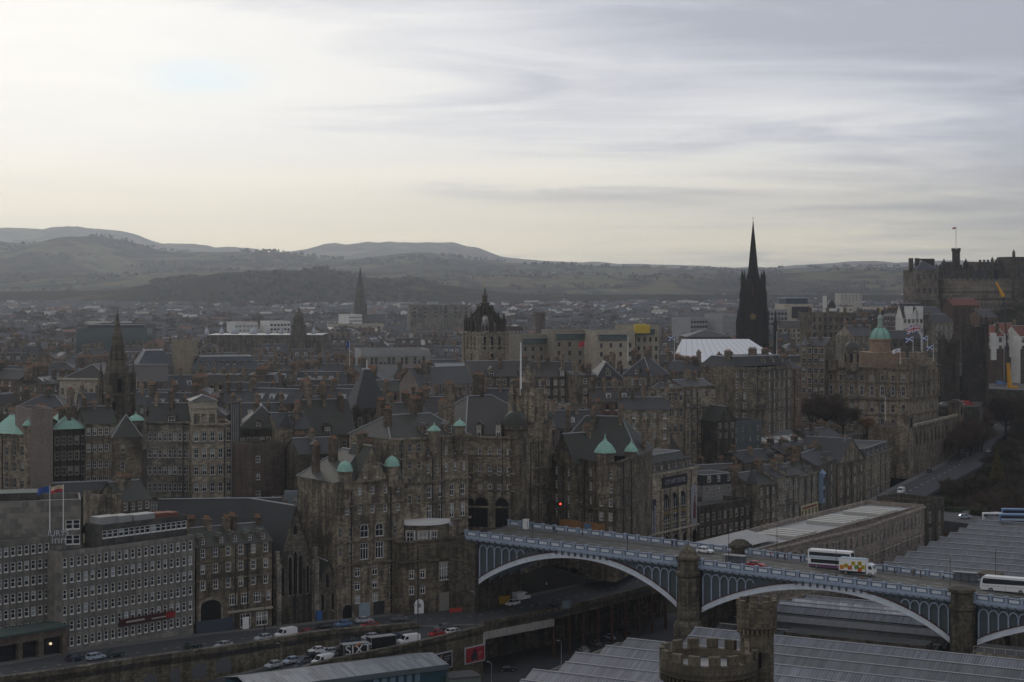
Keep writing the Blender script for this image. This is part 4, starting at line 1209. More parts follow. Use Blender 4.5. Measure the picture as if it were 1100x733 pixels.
mb = MB(); mb.obox((*fr(m, 0.1), Z(612, 438) + 15.2), fr.e, .5, .4, 2.0); mb.obox((*fr(m, 0.1), Z(612, 438) + 16.4), fr.e, 1.4, .35, .4); mb.build('gable_cross', [ST_GREY], chs)
ch2 = bld('church_porch', 'low gabled stone chapel between the church and the domed building', FP((338, 440), (365, 443)), 12, 53, Z(634, 441), ST_DARK, [], ('cross', 7), SL_MOSS)
fr = root_fr[ch2.name]; lancets(ch2, fr, [(fr.L * .32, 57.5, .8, 4.2), (fr.L * .72, 57.5, .8, 4.2), (fr.L * .5, 63, .9, 3.4)])
mb = MB(); mb.obox((*fr(fr.L * .1, -1.2), 55.3), fr.e, 1.3, .9, 2.4); mb.build('blue_kiosk', [BLUEP], ch2)

# gabled warehouse with twin green domes
s1 = bld('domed_warehouse', 'tall brown stone warehouse with a central gable between two green domes', FP((362, 441), (434, 452)), 20, 53, 88.4, ST_BROWN,
         [[(5, .95, 1.8, 4.6, 2, 1.5, 'sash', .05, 1.0), (2, 2.3, 3.3, 4, 1, 10.5, 'arch', .29, .74), (2, 2.3, 4.0, 4, 1, 15.2, 'x', .29, .74), (2, .85, 2.4, 4.6, 2, 11.0, 'dull', -.02, .27), (1, .85, 2.6, 4.6, 2, 11.0, 'dull', .78, .95),
           (3, 1.5, 2.0, 3.3, 3, 21.2, 'x', .17, .95)]],
         ('hip', 7.0, 6), SL_MOSS, chims=((.5, .22, 11.0, 4, 0), (.1, .7, 8, 4), (.9, .7, 8, 5), (.3, .6, 9.5, 5)), courses=((.2, .5, .5), (6.0, .35, .3), (14.9, .4, .35), (20.4, .5, .45)), cat='warehouse')
fr = root_fr[s1.name]
fg = Fr(fr(fr.L * .26, -.35), fr(fr.L * .74, -.35), 9); mb = roof_mesh(fg, 88.4, 'cross', 8.6, .2, .22); mb.build('front_gable', [SL_MOSS, ST_PALE, ST_BROWN], s1)
for u in (.40, .58): put_window(s1, (*fr(fr.L * u, -.42), 89.2), math.atan2(fr.e.y, fr.e.x), 1.0, 1.9, 'sash')
rz1 = math.atan2(fr.e.y, fr.e.x)
for u in (.13, .83):
    x, y = fr(fr.L * u, .4); turret(s1, x, y, 1.75, 84.5, Z(505 if u < .5 else 503, 445), 'dome', 2.9)
DOORB = simple('door_pale_blue', (.25, .31, .36), .6)
for u, w, mt in ((.40, 3.0, DOORB), (.62, 3.0, DARKM)):
    mb = MB(); mb.obox((*fr(fr.L * u, -.1), 55.2), fr.e, w, .2, 3.4); mb.build('garage_door', [mt], s1)
mb = MB(); pts = [(-1.3, 0), (1.3, 0), (1.3, 2.2), (.9, 3.1), (0, 3.5), (-.9, 3.1), (-1.3, 2.2)]
mb.add([(*fr(fr.L * .15 + a, -.04), 55.2 + b) for a, b in pts]); mb.build('arched_doorway', [DOORD], s1)
mb = MB()
for a, b in zip(pts[2:], pts[3:]):
    mb.add([(*fr(fr.L * .15 + q[0] * k, -.1), 55.2 + q[1] * (1 + (k - 1) * .6)) for q, k in ((a, 1), (a, 1.3), (b, 1.3), (b, 1))])
mb.build('door_hood', [ST_GREY], s1)
dormer(s1, fr, fr.L * .22, 2.2, 89.6, 1.7, 2.2, 3, WHITE_WALL)
# dark building between the church and the warehouse
bld('tenement', 'dark sooty tenement rising behind the church porch', FP((322, 470), (364, 474)), 14, 53, Z(487, 472), ST_DARK,
    [[(3, 1.0, 2.0, 4.6, 6, 1.6, 'dull', .3, .95)]], ('gable', 3.5), SL_DARK, chims=((.5, .5, 5, 4),))
# curved corner block above the street: podium, bow window, upper storeys
pod = bld('corner_podium', 'low stained stone podium with tall ground windows left of the bridge end', FP((428, 447.5), (468, 452), (512, 461)), 16, 53, 72.2, ST_BROWN,
          [[(2, 1.3, 2.0, 3.9, 2, 6.4, 'x', .2, .8)], [(4, 1.0, 2.6, 4, 1, .9, 'dull', .35, .95), (2, 2.3, 4.2, 4, 1, 5.2, 'x', .42, .98), (1, 3.0, 4.4, 4, 1, 5.0, 'x', .03, .38)]], ('flat', 0), FLATROOF,
          courses=((-.6, .5, .5), (4.3, .4, .4)), parapet=.8)
fr = root_fr[pod.name]
mb = MB(); pts = [(-1.25, 0), (1.25, 0), (1.25, 2.6), (.9, 3.3), (0, 3.7), (-.9, 3.3), (-1.25, 2.6)]
a = Vector(P(428, 447.5)); b = Vector(P(468, 452)); e = (b - a).normalized(); nn = Vector((e.y, -e.x)); c = a + (b - a) * .55 + nn * .08
mb.add([(*(c + e * q[0]), 55.1 + q[1]) for q in pts]); mb.build('white_door', [WHITEP], pod)
mb = MB(); c2 = c + nn * .03; mb.add([(*(c2 + e * u), 55.1 + v) for u, v in ((-.5, 1.5), (.5, 1.5), (.5, 2.5), (-.5, 2.5))]); mb.build('door_light', [GLASS], pod)
a = Vector(P(468, 452)); b = Vector(P(512, 461)); e = (b - a).normalized(); nn = Vector((e.y, -e.x))
mb = MB(); c = a + (b - a) * .2 + nn * .06; mb.obox((c.x, c.y, 55.1), e, 3.2, .12, 4.6); mb.build('shutter', [simple('shutter_beige', (.26, .24, .21), .6)], pod)
mb = MB(); c = a + (b - a) * .58 + nn * .06; mb.obox((c.x, c.y, 55.1), e, 2.4, .12, 4.4); mb.build('shop_door', [DOORD], pod)
mb = MB(); c = a + (b - a) * .85 + nn * .06; mb.obox((c.x, c.y, 55.1), e, 2.4, .12, 4.0); mb.build('shop_door', [DOORD], pod)
# bow
bow = thing('bow_front', 'bowed corner room with a white cornice and three white framed windows', 'bay window', (*P(452, 452), 68))
cx_, cy_ = P(452, 459); rb = 7.2
mb = MB(); zb0, zb1 = Z(598, 453), Z(563, 453)
mb.lathe(cx_, cy_, [(rb * .6, zb0 - 3.0), (rb, zb0), (rb, zb1)], 20, 0, a0=-math.pi * .98, a1=-.06); mb.build('wall', [ST_BROWN], bow)
mb = MB(); mb.lathe(cx_, cy_, [(rb + .2, zb1 - .3), (rb + .55, zb1 - .2), (rb + .55, zb1 + .75), (rb + .1, zb1 + .8), (.2, zb1 + .8)], 20, 0, a0=-math.pi * .9, a1=-.25); mb.build('cornice', [WHITEP], bow)
for px, w in ((441, 1.7), (454.5, 1.75), (466, 1.25)):
    ca = (P(px, 453)[0] - cx_) / rb; ang = -math.pi / 2 + math.asin(max(-.97, min(.97, ca)))
    mb = MB(); mb.obox((cx_ + (rb + .02) * math.cos(ang), cy_ + (rb + .02) * math.sin(ang), Z(589.6, 452)), (-math.sin(ang), math.cos(ang)), w * 1.05 + .8, .3, 4.5); mb.build('white_surround', [WHITEP], bow)
    put_window(bow, (cx_ + (rb + .44) * math.cos(ang), cy_ + (rb + .44) * math.sin(ang), Z(588.5, 452)), ang + math.pi / 2, w * 1.05, 3.9, 'xw')
s2 = bld('corner_block', 'tall baroque stone corner block with small green cupolas left of the bridge', FP((420, 454), (455, 457), (503, 468)), 20, 55, Z(470, 460), ST_BROWN,
         [[(3, .9, 2.0, 4.3, 4, 1.3, 'dull', .15, 1)], [(5, .95, 2.1, 4.3, 2, 2.5, 'sash'), (4, 1.4, 3.0, 4, 1, 12.2, 'arch'), (4, 1.5, 3.6, 4, 1, 17.2, 'x')]],
         ('hip', 5.2, 5), SL_MOSS, chims=((.12, .3, 7, 4), (.55, .5, 9, 5), (.95, .5, 8, 4), (.3, .8, 8.5, 5), (.75, .75, 8.5, 6)), courses=((.3, .6, .7), (5.2, .35, .4), (11.3, .5, .5), (16.4, .35, .35), (21.5, .6, .6)))
fr = root_fr[s2.name]
for px, py, r in ((466.5, 460.5, 1.35), (494, 457.5, 1.35)):
    q = [P(px, 456 if px < 480 else 463)]
    turret(s2, *q[0], r, Z(492, 458), Z(py + 1.5, 458), 'ogee', 2.2)
for u, w in ((.47, 1.5), (.78, 1.5)): dormer(s2, fr, fr.L * u, .8, Z(468, 460), w, 2.4, 3, ST_BROWN)
p = Vector(P(482, 462)); 
mb = MB(); mb.obox((p.x - .5, p.y - .6, 61.5), (1, .25), 2.6, .2, 9); mb.build('doorway', [DOORD], s2)
mb = MB(); q = Vector(P(480.5, 459)); mb.obox((q.x, q.y, Z(564, 460)), (1, .25), 2.6, .08, .9); 
fl = tagged(mb, 'hanging_banner', [simple('banner_pale', (.42, .42, .52), .7)], 'small pale flag hanging by the balustrade at the bridge end', 'banner')
# pavilion roof tower behind
pv = bld('pavilion_tower', 'black stone tower with a steep grey pavilion roof and flagstaff', FP((380, 520), (419, 524)), 11, 62, Z(441, 521), ST_DARK,
         [[(3, .9, 2.4, 4, 3, 2.2, 'dull')]], ('mansard', 11.5, 4.5), SL_DARK, courses=((0, .8, .6),))
fr = root_fr[pv.name]
for u in (0.05, .95):
    mb = MB(); mb.obox((*fr(fr.L * u, .3), Z(441, 521)), fr.e, 1.4, 1.4, 1.8); mb.build('pinnacle', [ST_DARK], pv)
mb = MB(); mb.bar((*fr(fr.L * .5, 5), Z(404, 521)), (*fr(fr.L * .5, 5), Z(388, 521)), .12); mb.build('flagstaff', [FRAMEW], pv)

# south end of the bridge: great office block with corner tower
s3 = bld('office_block', 'massive dark stone office block with arched doorways at the bridge end', FP((500, 477), (553, 475), (594, 500)), 24, 60, Z(470, 476), ST_BROWN,
         [[(4, .95, 2.2, 4.6, 3, 3.2, 'sash', .2, .98)], [(5, .9, 2.2, 4.6, 4, 3.2, 'dull')]],
         ('hip', 9.6), SL_BROWN, chims=((.06, .35, 13.5, 5), (.52, .55, 15, 6), (.9, .4, 13, 4)), courses=((.2, .6, .7), (5.0, .35, .3), (9.6, .35, .3), (14.2, .5, .5)))
fr = root_fr[s3.name]
a, b = Vector(P(500, 477)), Vector(P(553, 475)); e = (b - a).normalized(); nn = Vector((e.y, -e.x)); 
for u in (.32, .74, .05):
    c = a + (b - a) * u
    mb = MB(); w = 1.75; pts = [(-w, 0), (w, 0), (w, 6.0)] + [(w * math.cos(t), 6.0 + w * math.sin(t)) for t in [i * math.pi / 8 for i in range(1, 8)]] + [(-w, 6.0)]
    mb.add([(*(c + e * q[0] + nn * .05), 73.0 + q[1]) for q in pts])
    for q0, q1 in zip(pts[2:], pts[3:]):
        mb.add([(*(c + e * q[0] * k + nn * .2), 73.0 + 6 + (q[1] - 6) * k) for q, k in ((q0, 1), (q0, 1.22), (q1, 1.22), (q1, 1))], 1)
    mb.build('arched_doorway', [DOORD, ST_GREY], s3)
    mb = MB(); mb.obox((*(c + nn * .12), 78.0), e, 3.6, .14, .5); mb.build('transom', [ST_BROWN], s3)
for px, py in ((514, 470), (535, 470)): 
    q = (px - 500) / 53; dormer(s3, Fr(a, b, 10), (b - a).length * q, .6, Z(471, 476), 1.7, 3.6, 3.5, ST_BROWN)
# corner dome and clustered tower
x, y = P(553, 478)
mb = MB(); mb.lathe(x, y, [(3.1, 62), (3.1, Z(462, 477)), (3.5, Z(461, 477)), (3.5, Z(457, 477))], 16); tt = mb.build('corner_turret', [ST_BROWN], s3)
mb = MB(); zz = Z(457, 477); mb.lathe(x, y, [(3.3, zz)] + [(3.25 * math.cos(t), zz + 3.8 * math.sin(t)) for t in [.2 * i for i in range(1, 8)]] + [(.5, zz + 4.4), (.4, zz + 5.2), (.05, zz + 5.8)], 16); mb.build('dome', [SL_MOSS], tt, sm=True)
x, y = P(567, 488)
tw = MB(); zt0 = Z(428, 488)
tw.obox((x, y, Z(474, 488)), fr.e, 6.2, 6.2, zt0 - Z(474, 488))
tw.obox((x, y, zt0), fr.e, 6.0, 6.0, 2.6); tw.lathe(x, y, [(2.3, zt0 + 2.6), (2.3, zt0 + 4.4), (1.6, zt0 + 5.2), (.9, zt0 + 6.8), (.6, zt0 + 8.0), (.05, zt0 + 9.2)], 8)
tt = tw.build('tower', [ST_BROWN], s3)
mb = MB()
for i in range(4):
    q = Vector((x, y)) + Vector((math.cos(i * math.pi / 2 + .2), math.sin(i * math.pi / 2 + .2))) * 4.6
    mb.lathe(q.x, q.y, [(.8, zt0 - 6), (.8, zt0 + .8), (1.0, zt0 + 1), (.5, zt0 + 2.2), (.05, zt0 + 3.6)], 8)
mb.build('pinnacle', [ST_BROWN], tt)
x2, y2 = P(585, 494); turret(s3, x2, y2, 2.0, 84, Z(452, 490), 'dome', 3.4, SL_MOSS, ST_BROWN)
def flagpole(label, px, pyb, pyt, Y, r=.14, mat=None):
    mb = MB(); x, y = P(px, Y); mb.bar((x, y, Z(pyb, Y)), (x, y, Z(pyt, Y)), r, 6, 0, r * .6); mb.lathe(x, y, [(.05, Z(pyt, Y)), (.22, Z(pyt, Y) + .15), (.05, Z(pyt, Y) + .3)], 6)
    return tagged(mb, 'flagpole', [mat or WHITEP], label, 'flagpole')
flagpole('tall white flagpole on the tower at the bridge end', 559.5, 425, 369, 486, .32)
# hotel corner block with green ogee cupolas
s4 = bld('corner_hotel', 'dark stone block with green ogee cupolas beside the bridge roadway', FP((594, 505), (641, 482), (661, 479), (686, 499)), 22, 58, Z(497, 482), ST_BROWN,
         [[(4, .95, 1.9, 3.75, 3, 2.0, 'sash'), (4, 1.2, 2.6, 4, 1, 14.2, 'dull')], [(2, 1.0, 2.0, 3.75, 5, 2.0, 'sash')], [(3, .9, 2.0, 3.75, 5, 2.0, 'dull')]],
         ('hip', 10.0, 7), SL_MOSS, chims=((.72, .45, 12.5, 5), (.98, .5, 9, 4), (.08, .5, 11.5, 4), (.4, .4, 12, 6)), dormers=((.28, .12, 1.6, 1.8, 2.2), (.42, .12, 1.6, 1.8, 2.2), (.36, .26, 4.4, 1.5, 1.6)), courses=((0, .5, .6), (4.8, .3, .25), (12.6, .4, .4)))
x, y = P(650, 482); turret(s4, x, y, 2.35, 78, Z(486.5, 481), 'ogee', 5.2)
x, y = P(678, 497); turret(s4, x, y, 1.55, 80, Z(485.0, 497), 'ogee', 3.6)
fr = root_fr[s4.name]
gb = bld('gabled_wing', 'steep gabled stone wing left of the green cupolas', FP((592, 497), (618, 488)), 9, 60, Z(496, 492), ST_BROWN, [[(2, .95, 1.9, 3.75, 4, 1.8, 'sash')]], ('cross', 7.5), SL_MOSS, chims=((.5, .9, 9.0, 4, 0),))
# art centre
ac = bld('art_centre', 'stone art centre with three tall arched bays and a dark sign over them', FP((698, 541), (749, 566)), 22, 54, Z(507, 552), ST_PALE,
         [], ('mansard', 5.2, 4.0), SL_MOSS, dormers=[(.12 + .15 * k, .03, .0, 1.8, 2.6) for k in range(6)], side=((), ()), courses=((.3, .6, .6), (5.0, .3, .25)), chims=((.98, .5, 6.5, 4),))
fr = root_fr[ac.name]; zt = Z(507, 552); rza = math.atan2(fr.e.y, fr.e.x)
for k in range(3):
    u = fr.L * (.33 + .175 * k); w = fr.L * .058
    mb = MB(); z0_ = zt - 19.0; h = 12.6
    pts = [(-w, 0), (w, 0), (w, h - w)] + [(w * math.cos(t), h - w + w * math.sin(t)) for t in [i * math.pi / 8 for i in range(1, 8)]] + [(-w, h - w)]
    mb.add([(*fr(u + a, -.06), z0_ + b) for a, b in pts]); b_ = mb.build('arched_window', [GLASS], ac)
    mb = MB()
    for q in (-.33, .33): mb.obox((*fr(u + w * q * 1.1, -.12), z0_), fr.e, .14, .1, h - w)
    for q in (2.4, 4.6, 8.0): mb.obox((*fr(u, -.13), z0_ + q), fr.e, w * 2, .1, .16)
    mb.build('glazing_bars', [FRAMED], b_)
    mb = MB(); mb.obox((*fr(u, -.16), z0_ + 6.3), fr.e, w * 1.9, .12, 1.1); mb.build('amber_panel', [simple('amber_panel', (.20, .13, .05), .6)], b_)
    mb = MB(); mb.obox((*fr(u, -.2), z0_ + 3.3), fr.e, w * 2.05, .2, .8); mb.build('spandrel', [ST_PALE], b_)
for u in (.235, .42, .595, .775):
    mb = MB(); mb.obox((*fr(fr.L * u, -.25), 56), fr.e, 1.3, .5, zt - 56 - 5); mb.build('pilaster', [ST_PALE], ac)
mb = MB(); mb.obox((*fr(fr.L * .5, -.3), zt - 4.6), fr.e, fr.L * .52, .25, 3.4); sg = mb.build('sign_board', [simple('sign_black', (.015, .015, .02), .5)], ac)
text('CITY ART CENTRE', 2.0, (*fr(fr.L * .5, -.5), zt - 2.9), rza, simple('sign_letter', (.35, .36, .40), .6), ac, sx=.78)
BANA = simple('banner_dark', (.03, .03, .05), .7); BANB = simple('banner_light', (.30, .30, .34), .7, var=.6, scale=.7); BANC = simple('banner_red', (.12, .03, .025), .7)
for u, w, z1_, z0_ in ((.06, 3.0, zt - 7.2, zt - 20.2), (.905, 3.6, zt - 5.4, zt - 17.4)):
    mb = MB(); mb.obox((*fr(fr.L * u, -.3), z0_), fr.e, w, .12, z1_ - z0_); bo = mb.build('banner', [BANA if u < .5 else BANB], ac)
    mb = MB(); hh = z1_ - z0_
    if u < .5:
        for q, a, b in ((-.25, .1, .75), (.22, .05, .85)): mb.obox((*fr(fr.L * u + w * q, -.40), z0_ + hh * a), fr.e, w * .26, .06, hh * (b - a))
        mb.build('printed_figures', [BANB], bo)
    else:
        pts = [(-.18, .14), (.3, .14), (.33, .5), (.22, .62), (.25, .72), (.12, .78), (.0, .72), (.03, .62), (-.1, .5)]
        mb.add([(*fr(fr.L * u + w * a, -.40), z0_ + hh * b) for a, b in pts]); mb.build('printed_figure', [BANC], bo)
for k in range(4):
    u = fr.L * (.34 + .2 * k); w = 1.5
    mb = MB(); pts = [(-w, 0), (w, 0), (w, 3)] + [(w * math.cos(t), 3 + w * math.sin(t)) for t in [i * math.pi / 6 for i in range(1, 6)]] + [(-w, 3)]
    mb.add([(*fr(u + a, -.05), 55.8 + b) for a, b in pts]); mb.build('street_arch', [DOORD], ac)
mb = MB(); mb.obox((*fr(fr.L * .5, -.35), 61.4), fr.e, fr.L, .7, .5); mb.build('street_cornice', [ST_CREAM], ac)
# ------------------------------------------------------------------ Market Street and behind, right of the bridge
bld('dark_block', 'long low blackened stone block behind the station range', FP((751, 566), (806, 588)), 14, 50, Z(542, 578), ST_DARK, [[(9, 1.2, 2.2, 4.4, 2, 2, 'dull')]], ('flat', 0), FLATROOF)
k1 = bld('white_upper_house', 'pale rendered house with a black slated upper floor of white windows', FP((755, 590), (789, 597)), 12, 56, Z(521, 593), stone('pale_render', (.34, .33, .33), .25), [[(3, 1.1, 1.7, 3, 1, .6, 'sash')]], ('mansard', 3.4, .8), simple('black_cladding', (.025, .025, .03), .7), side=([(3, 1, 1.8, 3.2, 2, 1, 'dull')], ()))
fr = root_fr[k1.name]
for u in (.2, .5, .82): put_window(k1, (*fr(fr.L * u, .05), Z(517.5, 593)), math.atan2(fr.e.y, fr.e.x), 1.2, 1.9, 'sash')
bld('slate_house', 'brown slate roofed house just above the white windowed house', FP((756, 603), (800, 610)), 12, 62, Z(512, 605), ST_BROWN, [], ('gable', 3.4), SL_BROWN, chims=((.98, .5, 4.6, 4),), side=())
row = [('turreted tenement with a slate cone on its corner above the market street', (808, 591), (834, 601), 520.5, ST_BROWN, 4, 5),
       ('middle tenement of the market street row with moss on its parapet', (834.5, 601.5), (858, 611), 512, ST_GREY, 4, 5),
       ('dull grey tenement over a yellow shopfront', (858.5, 612), (877.5, 627), 510, ST_GREY, 3, 4),
       ('plain grey wall tenement with a tall blue oriel', (878, 628), (898, 651), 497, ST_GREY, 2, 4)]
for i, (lab, a, b, pe, st, nc, nr) in enumerate(row):
    q = bld('tenement', lab, FP(a, b), 15, 52, Z(pe, (a[1] + b[1]) / 2), st, [[(nc, 1.0, 2.1, 3.9, nr, 1.3, 'sash')]], ('gable', 3.6), SL_DARK if i % 2 else SL_MOSS, chims=((.02, .5, 5.2, 5), (.98, .5, 5.4, 4)), courses=((.1, .4, .4), (9.2, .25, .25)), group=None)
    fr = root_fr[q.name]
    if i == 0:
        x, y = fr(.3, .3); turret(q, x, y, 1.7, 62, Z(519, 592), 'cone', 5.0, SL_DARK, ST_BROWN)
    if i == 2:
        f = thing('shopfront', 'pale yellow shopfront with a red fascia at the foot of the grey tenement', 'shopfront', (*fr(fr.L / 2, -.6), 56))
        mb = MB(); facade(mb, fr(.2, -.5), fr(fr.L - .2, -.5), 56.1, 61.2, rows_ops(fr.L - .4, 5.1, [(5, 1.6, 2.6, 4, 1, 1.6, 'x')]), 0, .3, 1)
        mb.add([fr(.2, -.5, 61.2), fr(fr.L - .2, -.5, 61.2), fr(fr.L - .2, -.01, 61.2), fr(.2, -.01, 61.2)])
        mb.build('front', [simple('shop_cream', (.52, .45, .27), .6), GLASS], f)
        mb = MB(); mb.obox((*fr(fr.L / 2, -.6), 60.1), fr.e, fr.L * .8, .12, .6); mb.build('fascia', [simple('fascia_red', (.22, .05, .03), .6)], f)
    if i == 3:
        f = thing('oriel', 'tall narrow blue painted oriel window on the plain grey wall', 'oriel window', (*fr(fr.L * .15, -.9), 61))
        mb = MB(); mb.obox((*fr(fr.L * .14, -.7), 60.2), fr.e, 2.6, 1.4, 10.2); mb.lathe(*fr(fr.L * .14, -.7), [(1.6, 70.4), (.7, 71.4), (.05, 72)], 8); mb.build('frame', [simple('oriel_blue', (.24, .33, .46), .6)], f)
        mb = MB()
        for z_ in (62, 66.2): mb.obox((*fr(fr.L * .14, -1.45), z_), fr.e, 1.6, .1, 2.9)
        mb.build('glazing', [GLASS], f)
g5 = bld('gabled_tenement', 'tall sharp gabled stone tenement with a metal spirelet on the market street', FP((900, 652), (929, 672)), 18, 52, Z(497, 660), ST_BROWN, [[(4, .95, 2.0, 3.9, 5, 2.0, 'sash'), (4, 1.7, 2.6, 4, 1, 21, 'shop')]], ('cross', 8.5), SL_DARK, chims=((.1, .5, 6, 4), (.95, .4, 8, 4)), courses=((0, .4, .4),))
fr = root_fr[g5.name]
mb = MB()
for u, v in ((-1, -1), (1, -1), (1, 1), (-1, 1)): mb.bar((*fr(fr.L * .45 + u * 1.4, 2 + v * 1.4), Z(497, 660)), (*fr(fr.L * .45, 2), Z(468, 660)), .16)
mb.bar((*fr(fr.L * .45, 2), Z(480, 660)), (*fr(fr.L * .45, 2), Z(463, 660)), .12); mb.build('spirelet', [LEAD], g5)
bld('office_block', 'pale stone fronted block with blue white dormers where the street bends', FP((930, 682), (956, 716)), 16, 54, Z(487, 700), ST_PALE, [[(5, 1.1, 2.2, 3.8, 3, 1.2, 'dull'), (3, 2.4, 3.0, 4, 1, 13, 'shop')]], ('mansard', 3.2, 1.2), SL_DARK, dormers=[(.12 + .19 * k, .02, .1, 1.8, 2.0) for k in range(5)], courses=((.1, .5, .5), (4.8, .3, .3), (12.3, .4, .4)))
# market roofs behind the row
gm = bld('market_hall', 'dull green metal clad hall with a band of glazed rooflights', FP((818, 668), (874, 690)), 22, 60, Z(481, 678), simple('green_cladding', (.075, .09, .09), .7), [[(12, 1.5, 2.6, 4, 1, .8, 'dull')]], ('gable', 4.8), simple('hall_roof', (.11, .115, .105), .6))
fr = root_fr[gm.name]
for k in range(6):
    mb = MB(); z0_ = Z(481, 678); h = 4.8 / 11
    u = fr.L * (.08 + .15 * k); mb.add([(*fr(u, 4), z0_ + 4 * h + .06), (*fr(u + fr.L * .12, 4), z0_ + 4 * h + .06), (*fr(u + fr.L * .12, 8), z0_ + 8 * h + .06), (*fr(u, 8), z0_ + 8 * h + .06)])
    mb.build('rooflight', [simple('rooflight_pale', (.44, .43, .39), .5, .4)], gm)
bld('clad_block', 'plain blue grey clad block with small square windows below the tall tenements', FP((786, 642), (818, 655)), 14, 58, Z(455, 648), simple('slate_cladding', (.085, .095, .10), .7), [[(4, .9, 1.4, 3.6, 5, 1.4, 'dull')]], ('flat', 0), FLATROOF)
bld('mossy_gable_house', 'small mossy gable roofed house in front of the clad block', FP((770, 636), (790, 640)), 12, 58, Z(452, 638), ST_DARK, [[(3, .9, 1.6, 3.4, 2, 1, 'dull')]], ('cross', 5), SL_MOSS)
for i, (a, b, Y, pe, st, rf, lab) in enumerate((
        (800, 842, 622, 497, ST_DARK, SL_DARK, 'dark low house with lead ridged roof behind the market row'),
        (842, 874, 645, 488, ST_BROWN, SL_GREY, 'brown house with a plain slate roof behind the yellow shopfront'),
        (874, 905, 690, 472, ST_BROWN, SL_GREY, 'grey roofed house with white skylight strip beneath the bare bush'),
        (905, 952, 735, 470, ST_GREY, FLATPALE, 'flat pale roofed block with a row of round white vents'))):
    bld('house', lab, FP((a, Y), (b, Y + 14)), 14, 56, Z(pe, Y), st, [[(5, 1, 1.8, 3.5, 2, 1.2, 'dull')]], ('gable', 3.2) if i < 3 else ('flat', 0), rf, chims=((.1, .5, 4.6, 4), (.9, .5, 4.6, 4)) if i < 3 else ())
# ------------------------------------------------------------------ the ridge: tall tenements of the old town
def tenrow(lab, a, b, pe, st, nc, nr, rh=3.8, rm=None, ch=((.08, .5, 6, 6), (.5, .5, 6, 6), (.93, .5, 6, 6)), z0=66, style='sash', w=1.0, h=1.9, pitch=3.4, name='tall_tenement', roof='gable', **kw):
    Y = (a[1] + b[1]) / 2
    return bld(name, lab, FP(a, b), 14, z0, Z(pe, Y), st, [[(nc, w, h, pitch, nr, 1.3, style)]], (roof, rh), rm or SL_BROWN, chims=ch, **kw)
tenrow('long reddish brown back range with a double slate roof left of the flagpole', (450, 628), (510, 640), 412, ST_PINK, 8, 5, 5.5, SL_GREY, ch=((.1, .4, 5, 5),), style='dull')
tenrow('long brown range with a pitched slate roof behind the flagpole', (508, 652), (576, 660), 404, ST_BROWN, 9, 8, 5.2, SL_BROWN, ch=((.9, .4, 6.5, 6),), style='dull')
tenrow('tall tenement with paired windows right of the flagpole', (577, 648), (616, 650), 404.5, ST_BROWN, 5, 8, 5, SL_BROWN, ch=((.1, .3, 7, 6), (.75, .3, 7.5, 6)))
tenrow('blind chimney gabled tenement with one column of windows', (616, 642), (641, 644), 403, ST_BROWN, 1, 8, .8, FLATROOF, ch=((.2, .2, 4, 5), (.75, .2, 3.5, 6)), w=1.3)
tenrow('tall dark tenement with a hipped roof in the middle of the old town row', (641, 648), (668, 650), 406, ST_GREY, 5, 8, 5.5, SL_DARK, ch=((.9, .6, 8, 5),), style='dull', roof='hip')
tenrow('tall grey tenement whose slate roof slopes down beside bare skylights', (669, 646), (699, 640), 404, ST_GREY, 4, 9, 6.5, SL_DARK, ch=((.1, .5, 8.5, 6), (.5, .6, 8.8, 7)), roof='hip')
tenrow('broad stone club building with a lead edged terrace roof', (698, 636), (735, 640), 418, ST_BROWN, 6, 3, 2.2, SL_GREY, ch=((.1, .4, 6, 6),), pitch=5.6, h=2.8, w=1.2, style='dull', roof='hip', courses=((0, .5, .5), (7.2, .4, .4)))
tenrow('stone club wing with a balcony right of the terrace roof', (736, 640), (769, 648), 416, ST_BROWN, 5, 5, 2.5, SL_GREY, ch=((.5, .5, 5, 5),), pitch=4.6, h=2.2, style='dull', courses=((0, .5, .5), (7.2, .4, .4)))
tenrow('high dark roofed tenement in front of the white marquee', (722, 700), (758, 704), 399, ST_DARK, 4, 6, 3.6, SL_DARK, ch=((.1, .5, 7, 5), (.96, .4, 7, 4)), style='dull')
tenrow('tenement with three skylights below the white marquee', (757, 706), (788, 700), 396, ST_BROWN, 5, 7, 3.2, SL_DARK, ch=((.25, .5, 5.2, 3), (.7, .5, 5.2, 3)), roof='gable')
tt1 = bld('tall_tenement', 'tall baronial tenement with bay windows and dark gables below the steeple', FP((788, 684), (804, 680), (824, 683), (850, 704)), 18, 62, Z(394, 686), ST_BROWN,
          [[(2, 1.1, 2.4, 4.0, 6, 1.5, 'sash')], [(2, 1.0, 2.4, 4.0, 1, 1.5, 'dull')], [(5, 1.1, 2.5, 4.0, 7, 2.0, 'sash')]], ('mansard', 3.6, 3), SL_DARK, chims=((.08, .3, 5.4, 5), (.5, .3, 6, 6), (.9, .6, 5.4, 5)), courses=((16, .4, .4), (1.5, .3, .3)), dormers=((.55, .05, 0, 2, 2.6), (.7, .05, 0, 2, 2.6), (.86, .05, 0, 2, 2.6)))
tenrow('narrow sandy tenement at the right end of the tall row', (846, 712), (861, 716), 396, ST_RED, 2, 5, 3, SL_DARK, ch=((.5, .5, 4.5, 4),), style='dull')
tenrow('brown office block with four windows per floor left of the bank', (860, 770), (886, 765), 371, ST_BROWN, 4, 8, 3.0, SL_GREY, ch=((.1, .5, 5, 5),), w=1.6, h=2.2, pitch=4.2, style='dull')
